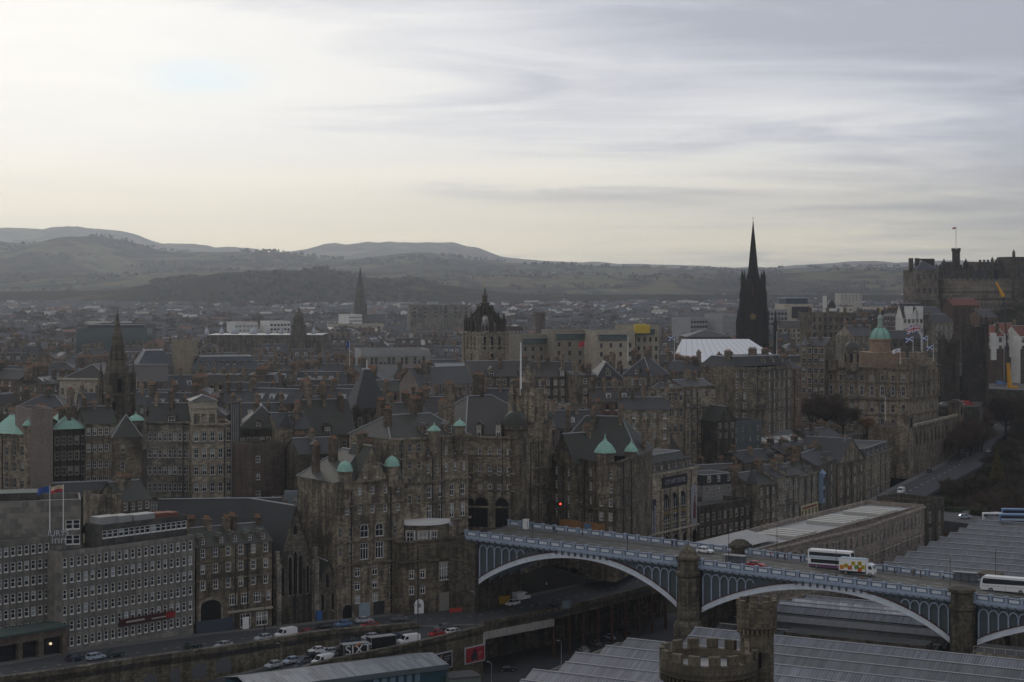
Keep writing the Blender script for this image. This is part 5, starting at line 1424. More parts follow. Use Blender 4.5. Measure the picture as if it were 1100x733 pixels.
# ------------------------------------------------------------------ old town, left half
lg = bld('copper_roofed_hall', 'stone hall with green copper roofs at the left edge', FP((-14, 476), (28, 470)), 18, 70, Z(468, 473), ST_BROWN, [[(5, 1.1, 2.6, 4.2, 4, 2.5, 'dull')]], ('gable', 4.6), COPPER, chims=((.72, .3, 5, 3),), courses=((0, .5, .5),))
x, y = P(31, 468); turret(lg, x, y, 1.35, 76, Z(457, 468), 'ogee', 2.4)
pk = bld('blind_gable_house', 'tall house with a blank pinkish brick gable wall', FP((34, 466), (57, 469)), 14, 62, Z(441, 467), ST_PINK, [], ('flat', 0), FLATROOF, parapet=.4, side=([(4, 1.1, 2.2, 4, 4, 8, 'dull')], ()))
gp = bld('green_roof_house', 'dark house with two slopes of green copper beside the blank gable', FP((58, 476), (93, 480)), 14, 62, Z(461, 478), ST_DARK, [[(5, 1.05, 2.1, 4.0, 5, 2, 'dull')]], ('hip', 3.4, 2), COPPER, chims=((.5, .15, 5.5, 3),), side=([], []))
fr = root_fr[gp.name]
bld('tenement', 'dark tenement with rows of white windows right of the green copper roof', FP((92, 478), (124, 481)), 14, 60, Z(455, 479), ST_BROWN, [[(5, 1.0, 2.0, 4.3, 5, 1.2, 'sash')]], ('gable', 4), SL_MOSS, chims=((.1, .5, 6, 4), (.9, .5, 6, 4)))
sq = bld('stair_tower', 'square stone stair tower with a pyramid slate roof', FP((121, 464), (152, 466)), 7.5, 60, Z(470, 465), ST_BROWN, [[(1, 1.0, 2.0, 4.4, 4, 1.8, 'dull', .1, .6)]], ('pyramid', 5.6), SL_MOSS)
x, y = P(146, 478); turret(sq, x, y, 1.9, 84, Z(451.5, 478), 'ogee', 2.4)
sm_h = bld('small_gabled_house', 'small rough stone house with its blind gable above the hotel roof', FP((99, 440), (131, 443)), 11, 56, Z(533, 441), ST_PALE if False else ST_BROWN, [], ('flat', 0), SL_MOSS, parapet=.3)
bld('small_house', 'small mossy roofed house with four white windows above the hotel roof', FP((131, 443), (162, 449)), 11, 56, Z(537, 446), ST_DARK, [[(4, 1.0, 1.7, 2.9, 3, .7, 'sash')]], ('gable', 4.2), SL_MOSS, chims=((.6, .5, 5, 4),))
bld('low_slate_houses', 'low slate roofed houses with a long lead ridge behind the hotel tower', FP((60, 458), (125, 463)), 10, 62, Z(533, 460), ST_DARK, [[(7, 1, 1.6, 3, 2, 1, 'dull')]], ('gable', 3), SL_DARK)
m1 = bld('tall_tenement', 'tall grey tenement with paired windows over an open arcade', FP((158, 490), (207, 490)), 15, 58, Z(455, 490), ST_GREY, [[(9, 1.0, 2.2, 4.5, 4, 2.6, 'sash'), (1, 13, 3.4, 5, 1, 21.0, 'shop', .1, 1)]], ('gable', 5), SL_MOSS, chims=((.1, .5, 7, 4), (.45, .4, 8, 5)), courses=((0, .5, .5), (20.3, .5, .4)))
m2 = bld('tall_tenement', 'tall sandy fronted tenement with five columns of big sash windows', FP((206.5, 484), (250, 487)), 15, 58, Z(459, 485), ST_PALE, [[(5, 1.25, 2.5, 4.5, 5, 1.3, 'sash')]], ('flat', 0), FLATROOF, courses=((-.2, .4, .5), (4.3, .25, .2)))
mt = bld('roof_studio', 'pale boxed rooftop storey with three blank panels', FP((206, 489), (233, 491)), 9, 96, Z(431, 490), ST_CREAM, [], ('hip', 1.4), SL_MOSS, courses=((2.0, .3, .3),))
fr = root_fr[mt.name]
for u in (.2, .5, .8):
    mb = MB(); mb.obox((*fr(fr.L * u, -.03), Z(458, 490)), fr.e, 1.6, .08, 3.4); mb.build('blank_panel', [ST_GREY], mt)
mb = MB(); q = P(253, 486); mb.obox((*q, 66), (1, 0), 2.3, 2.0, Z(432, 486) - 66)
for k in range(4): mb.obox((q[0] - .85 + .55 * k, q[1] - 1.05, 68), (1, 0), .18, .1, Z(434, 486) - 68, 1)
tagged(mb, 'service_shaft', [ST_HOTEL2, LEAD], 'tall thin grey metal service shaft rising past the sandy tenement', 'shaft')
bld('hipped_tenement', 'dark tenement with a big hipped slate roof and lead hips', FP((257, 492), (306, 494)), 16, 58, Z(460, 493), ST_DARK, [[(7, 1.1, 2.3, 4.6, 3, 2.6, 'sash')]], ('hip', 5.8, 4), SL_MOSS, chims=((.02, .5, 7, 4),))
bld('brick_gable_block', 'plain brown brick block with a column of small white windows', FP((270, 476), (306, 482)), 10, 56, Z(480, 479), BRICK, [[(1, 1.2, 1.6, 4.6, 4, 2.4, 'sash', .0, .4)]], ('flat', 0), FLATROOF)
bld('low_service_block', 'low brown service block with a grey tank on its flat roof', FP((300, 462), (325, 464)), 10, 54, Z(541, 463), ST_PINK, [[(2, 1.3, 2.0, 4, 1, 1.4, 'sash')]], ('flat', 0), FLATROOF)
mb = MB(); mb.obox((*P(313, 464), Z(541, 463) - .5), (1, 0), 3.4, 2.4, 3.6); tagged(mb, 'roof_tank', [simple('tank_grey', (.18, .21, .23), .5)], 'pale grey metal tank standing on a low flat roof', 'tank')
ct = bld('cone_turret_house', 'brown tenement with a conical slate turret at its corner', FP((300, 488), (334, 492)), 14, 58, Z(461, 490), ST_BROWN, [[(4, 1.1, 2.4, 4.6, 3, 2, 'sash')]], ('gable', 4), SL_DARK, chims=((.85, .5, 6.5, 5),))
x, y = P(307.5, 487); turret(ct, x, y, 1.9, 80, Z(459, 487), 'cone', 4.4, SL_DARK, ST_BROWN)
bld('sloping_roof_tenement', 'tall tenement with a steep mossy roof behind the twin green domes', FP((334, 500), (382, 505)), 16, 58, Z(466, 502), ST_DARK, [[(6, 1.1, 2.2, 4.5, 3, 2, 'dull')]], ('gable', 9), SL_MOSS, chims=((.12, .5, 13.5, 6), (.45, .5, 13, 6)))
x, y = P(322, 512); 
cp_ = thing('copper_spirelet', 'small green copper spirelet among the dark roofs', 'spire', (x, y, 90))
mb = MB(); mb.lathe(x, y, [(1.6, 92), (1.6, Z(455, 512)), (1.9, Z(455, 512)), (1.1, Z(450, 512)), (.3, Z(446, 512)), (.05, Z(440, 512))], 8); mb.build('spirelet', [COPPER], cp_)
bld('tenement', 'dark tenement behind the corner block with tall chimney stacks', FP((420, 500), (464, 505)), 15, 60, Z(452, 502), ST_DARK, [[(5, 1, 2, 4.2, 3, 2, 'dull')]], ('gable', 4.5), SL_MOSS, chims=((.2, .5, 6.5, 6), (.6, .5, 6.8, 7), (.95, .5, 7, 5)))
bld('tenement', 'brown tenement with skylights between the corner block and the office block', FP((462, 512), (502, 516)), 15, 60, Z(447, 514), ST_BROWN, [[(5, 1, 2, 4.2, 3, 2, 'dull')]], ('gable', 5), SL_BROWN, chims=((.1, .5, 7, 6), (.85, .5, 7.5, 6)))
# ------------------------------------------------------------------ landmarks
# bank with the copper dome
BNK = stone('bank_stone', (.25, .20, .14), .78)
bk = bld('bank', 'grand domed stone bank with rows of arched windows above a terrace', FP((887, 770), (976, 757), (1008, 790)), 42, 66, Z(399, 762), BNK,
         [[(8, 1.4, 2.4, 5, 1, 1.6, 'dull'), (8, 1.5, 4.2, 5, 1, 6.0, 'arch'), (8, 1.5, 3.4, 5, 1, 13.8, 'dull'), (8, 1.4, 2.6, 5, 1, 20, 'dull')],
          [(6, 1.3, 2.4, 5, 1, 1.6, 'dull'), (6, 1.4, 4.2, 5, 1, 6.0, 'archwide'), (6, 1.4, 3.4, 5, 1, 13.8, 'dull'), (6, 1.3, 3, 5, 1, 20, 'dull')]],
         ('flat', 0), FLATROOF, courses=((-.9, .8, .9), (4.9, .5, .6), (12.0, .8, .8), (18.4, .5, .5)), parapet=1.2, side=((), ()))
fr = root_fr[bk.name]; Zc = Z(399, 762)
a, b, c = (Vector(q) for q in FP((887, 770), (976, 757), (1008, 790)))
mb = MB()
for p0, p1, n in ((a, b, 9), (b, c, 7)):
    e = (p1 - p0).normalized(); nn = Vector((e.y, -e.x))
    for i in range(n):
        q = p0 + (p1 - p0) * ((i + .04) / (n - .92)) + nn * .25
        mb.obox((q.x, q.y, Zc - 12), e, .8, .6, 12)
mb.build('pilasters', [BNK], bk)
def domed_turret(root, x, y, zb, zt, r, hd, mat, wallm):
    mb = MB(); mb.lathe(x, y, [(r, zb), (r, zt - 1), (r * 1.15, zt - .8), (r * 1.15, zt)], 12); t = mb.build('domed_turret', [wallm], root)
    mb = MB(); mb.lathe(x, y, [(r * 1.05 * math.cos(q), zt + hd * math.sin(q)) for q in [.2 * i for i in range(8)]] + [(.25, zt + hd + .6), (.04, zt + hd + 1.6)], 12); mb.build('dome', [mat], t, sm=True)
    mb = MB()
    for k in range(6):
        q = k * math.pi / 3 + .3; mb.obox((x + r * 1.0 * math.cos(q), y + r * 1.0 * math.sin(q), zt - 5), (-math.sin(q), math.cos(q)), .9, .2, 3.4)
    mb.build('arched_opening', [DOORD], t)
    return t
x, y = P(915, 764); domed_turret(bk, x, y, Zc, Z(376, 764), 3.0, 3.6, SL_MOSS, BNK)
x, y = P(893, 768); mb = MB(); mb.obox((x, y, Zc), fr.e, 4.4, 4.4, 4.6); mb.build('attic_block', [BNK], bk)
x, y = P(991, 774)
mb = MB(); mb.obox((x, y + 5, Zc), (.8, .6), 12, 8, 4.6); mb.obox((x - 1, y + 5, Zc + 4.6), (.8, .6), 6, 5, 2.8); mb.build('attic_block', [BNK], bk)
x, y = P(972, 764); mb = MB(); mb.obox((x, y, Zc), fr.e, 5, 5, 5.4); mb.build('attic_block', [BNK], bk)
x, y = P(945.5, 784)
mb = MB(); r = 4.0
zd = Z(364, 784)
mb.obox((x, y, Zc - 1), fr.e, 17, 14, Z(378, 784) - Zc + 1)
mb.lathe(x, y, [(r * 1.12, Zc), (r * 1.12, zd - 1), (r * 1.25, zd - .7), (r * 1.25, zd)], 16); drum = mb.build('dome_drum', [stone('bank_drum', (.33, .215, .13), .3)], bk)
mb = MB(); mb.lathe(x, y, [(r * 1.16 * math.cos(q), zd + 5.0 * math.sin(q)) for q in [.17 * i for i in range(9)]] + [(1.2, zd + 5.2)], 16); dm = mb.build('copper_dome', [COPPER], bk)
mb = MB()
for k in range(8):
    q = k * math.pi / 4 + .2
    for i in range(7):
        t0, t1 = .17 * i, .17 * (i + 1)
        mb.bar((x + r * 1.18 * math.cos(t0) * math.cos(q), y + r * 1.18 * math.cos(t0) * math.sin(q), zd + 5.0 * math.sin(t0) + .05), (x + r * 1.18 * math.cos(t1) * math.cos(q), y + r * 1.18 * math.cos(t1) * math.sin(q), zd + 5.0 * math.sin(t1) + .05), .16)
mb.build('dome_rib', [simple('verdigris_dark', (.13, .30, .24), .7)], dm)
mb = MB(); z0_ = zd + 5.1
mb.lathe(x, y, [(1.5, z0_), (1.5, z0_ + .5), (1.1, z0_ + .5), (1.0, z0_ + 3.4), (1.4, z0_ + 3.6), (1.0, z0_ + 4.6), (.3, z0_ + 5.2), (.2, z0_ + 6)], 8); mb.build('lantern', [simple('lantern_pale', (.30, .36, .33), .6)], bk)
mb = MB(); mb.lathe(x, y, [(.15, z0_ + 6), (.3, z0_ + 6.3), (.25, z0_ + 7.2), (.32, z0_ + 7.5), (.05, z0_ + 8.0)], 6); mb.build('gilt_figure', [GOLD], bk)
# the bank's terrace wall and end pavilions
tr = thing('bank_terrace', 'stone arcaded terrace wall running below the bank', 'terrace', (*P(990, 745), 62))
TA, TB = P(974, 728), P(1033, 800)
mb = MB(); zt = Z(459, 735); facade(mb, TA, TB, 58, zt, rows_ops(math.dist(TA, TB), zt - 58, [(15, 1.9, 5.6, 9, 1, 2.4, 'x')]), 0, .6, 1)
f2 = Fr(TA, TB, 16); mb.add([f2(0, 0, zt), f2(f2.L, 0, zt), f2(f2.L, 16, zt), f2(0, 16, zt)]); mb.add([(*f2(0, 0), 58), (*f2(0, 16), 58), (*f2(0, 16), zt), (*f2(0, 0), zt)])
mb.build('arcade', [BNK, ST_DARK], tr)
mb = MB(); mb.obox((*f2(f2.L / 2, -.1), zt), f2.e, f2.L, .7, 1.1); mb.build('balustrade', [ST_PALE], tr)
for u in (.02, .94):
    mb = MB(); q = f2(f2.L * u, 1.2); mb.obox((*q, 58), f2.e, 6.2, 5, zt + 5.5 - 58); mb.obox((*q, zt + 5.5), f2.e, 7, 5.8, .7); mb.obox((*q, zt + 6.2), f2.e, 4, 3.4, .8); pv_ = mb.build('pavilion', [BNK], tr)
    mb = MB(); mb.obox((*f2(f2.L * u, -1.4), zt + .6), f2.e, 1.9, .2, 3.6); mb.build('niche', [DOORD], pv_)
# flags of the bank
def flag_on(label, px, pyb, pyt, Y, w, h, kind, wave=.5, left=True):
    mb = MB(); x, y = P(px, Y); mb.bar((x, y, Z(pyb, Y)), (x, y, Z(pyt, Y)), .13, 6, 0, .08)
    pole = tagged(mb, 'flagpole', [WHITEP], 'flagpole of the ' + label, 'flagpole')
    sgn = -1 if left else 1; zt = Z(pyt, Y) - .2
    nx, ny = 24, 12; mb = MB()
    m = FLAGM
    def col(u, v):
        if kind == 'saltire': return 1 if min(abs(v - u), abs(v - (1 - u))) < .11 else 2
        if kind == 'union':
            if abs(u - .5) < .06 or abs(v - .5) < .1: return 3
            if abs(u - .5) < .11 or abs(v - .5) < .18: return 1
            dd = min(abs(v - u), abs(v - (1 - u)))
            return 3 if dd < .05 else 1 if dd < .14 else 2
        if kind == 'white': return 4 if (.35 < u < .7 and .3 < v < .65) else 1
        if kind == 'red': return 3
        if kind == 'blue': return 2
        return 5 if v > .4 else 3
    def pt(i, j):
        u, v = i / nx, j / ny
        return (x + sgn * (.1 + u * w), y + wave * math.sin(u * 6 + v) * (.2 + u), zt - h * (1 - v) - u * u * h * .28 + .1 * math.sin(u * 5))
    for i in range(nx):
        for j in range(ny):
            mb.add([pt(i, j), pt(i + 1, j), pt(i + 1, j + 1), pt(i, j + 1)], col((i + .5) / nx, (j + .5) / ny))
    return tagged(mb, 'flag', m, label, 'flag')
FLAGM = [WHITEP, simple('flag_white', (.72, .72, .74), .8, var=.03), simple('flag_blue', (.03, .085, .30), .8), simple('flag_red', (.42, .03, .04), .8), simple('flag_grey', (.4, .4, .48), .8), simple('flag_buff', (.55, .42, .30), .8)]
flag_on('large red, white and blue crossed flag over the bank', 989.5, 376, 348, 770, 6.0, 3.4, 'union')
flag_on('blue flag with white cross nearest the copper dome', 980.8, 378, 361.5, 768, 3.1, 1.9, 'saltire')
flag_on('blue flag with white cross right of the large crossed flag', 996.4, 374, 360.5, 772, 2.8, 1.9, 'saltire')
flag_on('lowest blue flag with white diagonal cross beside the bank', 1002.6, 388, 370.5, 775, 2.8, 1.8, 'saltire')
flag_on('plain white emblem flag in front of the copper dome', 967, 391, 374, 755, 3.0, 1.7, 'white')
flag_on('blue flag blowing over the hotel sign', 53.5, 571, 522, 395, 2.6, 1.4, 'blue')
flag_on('buff and red flag blowing over the hotel sign', 68, 570, 520.5, 395, 2.6, 1.4, 'buff')
flag_on('small red and white flag in front of the beige council offices', 628.5, 381, 366, 770, 2.6, 2.2, 'red')
flag_on('small dark blue flag left of the white marquee', 724.5, 392, 360, 760, 2.4, 1.8, 'saltire')
flag_on('dark flag drooping far behind the pavilion roof', 375.5, 393, 366, 760, 1.2, 2.6, 'blue')
flagpole('white flagpole above the old town chimneys right of the red and white flag', 674.5, 388, 361, 690, .15)
flagpole('bare pale flagpole beside the white marquee', 834.5, 388, 357, 760, .13)
flagpole('thin pale flagpole on the terrace below the bank', 951, 452, 427, 735, .14)
# twin dark gothic towers of the college
CGD = stone('college_black', (.062, .052, .042), .6)
cg = thing('college', 'blackened gothic college with two clustered pinnacled towers', 'college', (*P(1030, 860), 70))
def gothic_tower(px, Y, w, pyt, zb, root, pin=5):
    x, y = P(px, Y); zt = Z(pyt, Y); mb = MB()
    mb.obox((x, y, zb), (1, .1), w, w, zt - zb)
    for u, v in ((-1, -1), (1, -1), (1, 1), (-1, 1)):
        X, Yy = x + u * w / 2, y + v * w / 2
        mb.lathe(X, Yy, [(1.25, zb), (1.25, zt + 1.0), (1.4, zt + 1.2), (.9, zt + 1.6), (.5, zt + 3.4), (.04, zt + pin)], 8)
    for k in (-.25, 0, .25): mb.obox((x + w * k, y - w / 2 - .3, zb), (1, 0), .5, .6, zt - zb + 1.2)
    for q in (.25, .5, .75): mb.obox((x, y, zb + (zt - zb) * q), (1, .1), w + .7, w + .7, .5)
    return mb.build('tower', [CGD], root)
for px, pt_ in ((1041, 352), (1057, 352)): pass
gothic_tower(1047.5, 856, 8.2, 351, 74, cg, 6); gothic_tower(1019, 850, 6.4, 367, 74, cg, 4)
mb = MB(); f2 = Fr(P(1008, 866), P(1062, 872), 24); mb.prism([f2(0, 0), f2(f2.L, 0), f2(f2.L, 24), f2(0, 24)], 72, Z(404, 866)); mb.build('wall', [CGD], cg)
mb = roof_mesh(f2, Z(404, 866), 'gable', 5); mb.build('roof', [SL_DARK, LEAD, CGD], cg)
lancets(cg, f2, [(f2.L * u, 84, 1.2, 8) for u in (.28, .36, .44, .52, .6)])
# steeple on the ridge
hb = thing('steeple', 'tall needle sharp black gothic steeple standing against the sky', 'steeple', (*P(809, 985), 95))
x, y = P(809, 985)
BLK = stone('steeple_black', (.035, .030, .026), .45)
mb = MB(); w = 13.2
mb.obox((x, y, 90), (1, .15), w * .98, w * .98, Z(345, 985) - 90); mb.obox((x, y, Z(345, 985) - .5), (1, .15), w * .90, w * .90, Z(320, 985) - Z(345, 985) + .5); mb.obox((x, y, Z(320, 985) - .3), (1, .15), w * .82, w * .82, Z(300, 985) - Z(320, 985))
for k in (-.3, -.1, .1, .3): mb.obox((x + w * k, y - w * .5, 96), (1, .15), .8, 1.0, Z(318, 985) - 96)
st_t = mb.build('belfry_tower', [BLK], hb)
mb = MB(); mb.lathe(x, y, [(4.2, Z(301, 985)), (2.9, Z(292, 985)), (2.2, Z(277, 985)), (1.35, Z(260, 985)), (.6, Z(247, 985)), (.12, Z(237, 985))], 8, ph=.3); mb.build('spire', [BLK], hb)
mb = MB()
for u, v in ((-1, -1), (1, -1), (1, 1), (-1, 1), (0, -1.05), (-1.05, 0), (1.05, 0)):
    for k, (q, zb, zt, rr) in enumerate(((.5, 92, 326, 1.0), (.45, Z(340, 985), 308, .8), (.41, Z(320, 985), 290, .7))):
        X, Yy = x + u * w * q, y + v * w * q; zt = Z(zt, 985)
        mb.lathe(X, Yy, [(rr, zb), (rr, zt - 5), (rr * 1.15, zt - 4.6), (.4, zt - 2.5), (.04, zt)], 6)
mb.build('pinnacle', [BLK], st_t)
mb = MB(); mb.obox((x - .6, y - w * .42 - .6, Z(326, 985)), (1, .15), 1.0, .3, 9); mb.build('louvre', [stone('louvre_rust', (.12, .06, .03), .3)], st_t)
mb = MB(); mb.lathe(0, 0, [(1.6, 0), (1.6, .3), (.1, .3)], 12); ck = mb.build('clock_face', [simple('clock_gilt', (.20, .14, .05), .6)], st_t, (0, 0, 0)); ck.location = Vector((x - 1, y - w * .5 - 1.0, Z(340, 985))) - wl(st_t); ck.rotation_euler = (rad(90), 0, 0)
mb = MB(); mb.bar((x, y, Z(238, 985)), (x, y, Z(233, 985)), .1); mb.bar((x - .9, y, Z(234.5, 985)), (x + .9, y, Z(234.5, 985)), .09); mb.build('finial_cross', [GOLD], hb)
for px, pt_ in ((792.5, 333), (833, 333)):
    X, Yy = P(px, 960); mb = MB(); zt = Z(pt_, 960); mb.obox((X, Yy, 92), (1, 0), 1.8, 1.8, zt - 8 - 92); mb.lathe(X, Yy, [(1.2, zt - 8), (.5, zt - 3.4), (.04, zt)], 6); mb.build('corner_pinnacle', [BLK], hb)
# crown steeple cathedral
cw = thing('crown_steeple', 'square cathedral tower with an open stone crown of flying arches', 'tower', (*P(521, 738), 90))
x, y = P(521, 738); CRN = stone('crown_stone', (.31, .26, .19), .45); CRD = stone('crown_dark', (.085, .07, .052), .5)
w = 12.6; zt = Z(357, 738); e = Vector((math.cos(.5), math.sin(.5)))
f2 = Fr(Vector((x, y)) - e * w / 2 - Vector((-e.y, e.x)) * w / 2, Vector((x, y)) + e * w / 2 - Vector((-e.y, e.x)) * w / 2, w)
mb = MB()
opn = rows_ops(w, zt - 88, [(3, 1.1, 5.2, 9, 1, 1.6, 'x', .1, .9), (1, 1.5, 3.6, 9, 1, 8.6, 'x')])
facade(mb, f2(0, 0), f2(w, 0), 88, zt, opn, 0, .5, 1); facade(mb, f2(0, w), f2(0, 0), 88, zt, opn, 0, .5, 1); facade(mb, f2(w, 0), f2(w, w), 88, zt, opn, 0, .5, 1)
mb.add([f2(0, 0, zt), f2(w, 0, zt), f2(w, w, zt), f2(0, w, zt)])
mb.build('belfry', [CRN, DOORD], cw)
mb = MB(); mb.obox((x, y, Z(372, 738)), e, w + .6, w + .6, .5); mb.obox((x, y, zt - .4), e, w + .9, w + .9, .8)
for u, v in ((0, 0), (1, 0), (1, 1), (0, 1)): mb.obox((*f2(u * w, v * w), 88), e, 1.5, 1.5, zt - 88)
mb.build('string_course', [CRN], cw)
mb = MB(); zc = Z(327, 738)
for k in range(8):
    a = k * math.pi / 4 + .5 + (math.pi / 4 if False else 0); R0 = w * (.64 if k % 2 else .47)
    px_, py_ = x + R0 * math.cos(a), y + R0 * math.sin(a)
    mb.lathe(px_, py_, [(.95, zt), (.95, zt + 4.2), (1.15, zt + 4.4), (.5, zt + 6.2), (.05, zt + 8.0)], 6)
    prev = None
    for i in range(7):
        t = i / 6; rr = R0 * (1 - t) ** .95 + .7 * t; zz = zt + 2.6 + (zc - zt - 3.0) * t ** .82
        q = (x + rr * math.cos(a), y + rr * math.sin(a), zz)
        if prev: mb.bar(prev, q, .62, 4); 
        if prev and i in (2, 4): mb.lathe(q[0], q[1], [(.45, zz), (.3, zz + 1.6), (.04, zz + 2.8)], 5)
        prev = q
    b0, b1 = a, a + math.pi / 4; R1 = w * (.5 if k % 2 else .70)
for k in range(16):
    a = k * math.pi / 8 + .7; R0 = w * .55; mb.lathe(x + R0 * math.cos(a), y + R0 * math.sin(a), [(.45, zt), (.45, zt + 2.4 + (k % 2) * 1.6), (.04, zt + 4.2 + (k % 2) * 2)], 5)
for k in range(4):
    a = k * math.pi / 2 + .5 + .39; mb.lathe(x + 3.6 * math.cos(a), y + 3.6 * math.sin(a), [(.5, zt), (.5, zt + 8), (.04, zt + 11.5)], 5)
mb.build('flying_crown', [CRD], cw)
mb = MB(); mb.lathe(x, y, [(1.9, zc - 4.5), (1.7, zc), (2.2, zc + .3), (1.1, zc + 1.0), (.9, zc + 3.0), (1.5, zc + 3.3), (.6, zc + 4.4), (.3, zc + 6.0), (.05, zc + 7.4)], 8); mb.build('lantern', [CRD], cw)
mb = MB(); mb.bar((x, y, zc + 7.3), (x, y, Z(306, 738)), .1); mb.lathe(x, y, [(.05, Z(309, 738)), (.4, Z(308, 738)), (.05, Z(307, 738))], 6); mb.build('weathercock', [GOLD], cw)
bld('cathedral_roof', 'lead roofed cathedral body at the foot of the crown tower', FP((470, 715), (545, 721)), 12, 82, Z(398, 718), ST_BROWN, [], ('gable', 2.6), LEAD)
# nearer spire at the left
sp = thing('church_steeple', 'slender sooty octagonal church spire on a square tower at the left', 'steeple', (*P(126, 520), 80))
x, y = P(126, 520); mb = MB(); w = 7.6
mb.obox((x, y, 74), (1, .3), w, w, Z(425, 520) - 74); mb.obox((x, y, Z(425, 520)), (1, .3), w + 1, w + 1, .7); mb.obox((x, y, Z(425, 520) + .7), (1, .3), w * .82, w * .82, Z(402, 520) - Z(425, 520) - .7); mb.obox((x, y, Z(402, 520)), (1, .3), w * .9, w * .9, .6)
for u, v in ((-1, -1), (1, -1), (1, 1), (-1, 1)):
    X, Yy = x + u * w * .5, y + v * w * .5; mb.lathe(X, Yy, [(.8, 90), (.8, Z(402, 520)), (.35, Z(398, 520)), (.04, Z(388, 520))], 6)
mb.build('tower', [ST_DARK], sp)
mb = MB(); mb.lathe(x, y, [(3.0, Z(402, 520)), (2.3, Z(386, 520)), (2.5, Z(385, 520)), (1.5, Z(365, 520)), (1.6, Z(364.5, 520)), (.7, Z(348, 520)), (.25, Z(338, 520)), (.04, Z(331, 520))], 8); mb.build('spire', [ST_DARK], sp)
mb = MB()
for k in (-.3, .3): mb.obox((x + k * w * .6, y - w * .43 , Z(420, 520)), (1, .3), 1.1, .3, 3.6)
mb.obox((x, y - w * .55, Z(440, 520)), (1, .3), 1.0, .2, 2.4); mb.build('louvre', [DOORD], sp)
# distant spire
dsx, dsy = P(387, 1900)
ds = thing('distant_spire', 'distant broad based grey spire in front of the wooded hill', 'steeple', (dsx, dsy, 85))
mb = MB(); mb.obox((dsx, dsy, 80), (1, .4), 11, 11, Z(326, 1900) - 80); mb.build('tower', [ST_DARK], ds)
mb = MB(); mb.lathe(dsx, dsy, [(6.2, Z(328, 1900)), (4.4, Z(314, 1900)), (2.2, Z(299, 1900)), (.1, Z(287, 1900))], 8); mb.build('spire', [ST_DARK], ds)
mb = MB(); mb.lathe(dsx - 17, dsy, [(1.6, 90), (1.6, Z(340, 1900)), (.05, Z(330, 1900))], 6); mb.build('pinnacle', [ST_DARK], ds)
bld('church', 'far grey church body beside the distant spire', FP((378, 1890), (412, 1900)), 16, 80, Z(346, 1895), ST_DARK, [], ('gable', 8), SL_GREY)
# small domed tower of the old hospital with a row of leaded cupolas
hx, hy = P(321, 1150)
hs = thing('school_tower', 'dark stepped school tower with leaded cupolas along its roofs', 'tower', (hx, hy, 80))
mb = MB(); mb.obox((hx, hy, 78), (1, 0), 9, 9, Z(349, 1150) - 78); mb.obox((hx, hy, Z(349, 1150)), (1, 0), 6, 6, 5); mb.lathe(hx, hy, [(3, Z(349, 1150) + 5), (2.4, Z(349, 1150) + 7.4), (.8, Z(349, 1150) + 8.4), (.6, Z(349, 1150) + 10.4), (.05, Z(349, 1150) + 11.6)], 8); mb.build('tower', [ST_DARK], hs)
mb = MB(); f2 = Fr(P(222, 1150), P(346, 1150), 40); mb.prism([f2(0, 0), f2(f2.L, 0), f2(f2.L, 40), f2(0, 40)], 76, Z(360, 1150), 0, 1); mb.build('wall', [ST_DARK, LEAD], hs)
for px in (222, 238, 252, 272, 288, 302, 313, 337):
    X, Yy = P(px, 1149); r = 2.6 if px in (252, 272) else 1.5; zz = Z(359, 1150)
    mb = MB(); mb.lathe(X, Yy, [(r, zz), (r, zz + 1), (r * .8, zz + 2.4), (r * .3, zz + 3.6), (.05, zz + 5)], 8); mb.build('cupola', [simple('lead_pale', (.42, .44, .48), .5)], hs)
# glass fronted museum at left, white boxes, halls and other recognisable roofs
bld('flat_roofed_theatre', 'dark flat roofed drum with a pale rim and glazed lower band at the left', FP((94, 1255), (155, 1255)), 40, 76, Z(350, 1255), simple('dark_zinc', (.03, .032, .036), .5), [], ('flat', 0), FLATPALE, courses=((-.4, .8, .8),), trim=LEAD)
bld('glass_podium', 'green tinted glazed podium under the dark flat roofed drum', FP((82, 1235), (158, 1235)), 18, 76, Z(354.5, 1235), simple('green_glass', (.05, .075, .075), .15, .6), [], ('flat', 0), FLATPALE)
for lab, px0, px1, pt_, Y, m in (('white flat topped laboratory block left of the school tower', 252, 277, 348, 1480, WHITE_WALL), ('white flat topped laboratory block touching the school tower', 290, 312, 346.5, 1480, WHITE_WALL),
                                 ('long pale low building before the distant spire', 352, 412, 349.5, 1700, ST_CREAM), ('white small block at the foot of the distant spire', 375, 389, 339, 1860, WHITE_WALL),
                                 ('long grey institution with two flat roof lines behind the crown tower', 440, 506, 329, 1650, ST_GREY), ('red brick hospital block right of the crown tower', 538, 562, 353, 1050, BRICK),
                                 ('pale hospital slab far beyond the bank', 903, 926, 316, 3000, ST_CREAM), ('low long pale school far beyond the bank', 910, 955, 331, 2000, ST_CREAM), ('pale glass fronted offices left of the steeple', 776, 797, 339, 1350, FLATPALE),
                                 ('white low offices at the foot of the steeple', 742, 760, 343, 1350, FLATPALE), ('grey white pavilion roofed block right of the steeple', 824, 846, 334, 1300, FLATPALE)):
    bld('office_block', lab, FP((px0, Y), (px1, Y + 8)), 24, 76, Z(pt_, Y), m, [[(6, 2.2, 1.6, 3.6, 3, 1.4, 'x')]], ('flat', 0), FLATPALE, small=True)
bld('courtyard_hall', 'pale sandstone hall with small square windows and a long brown slate roof', FP((64, 640), (120, 636)), 22, 76, Z(409, 638), ST_CREAM, [[(9, .9, 2.0, 5, 1, 3.0, 'dull')]], ('hip', 5.4, 6), SL_BROWN, courses=((-.1, .8, .7),))
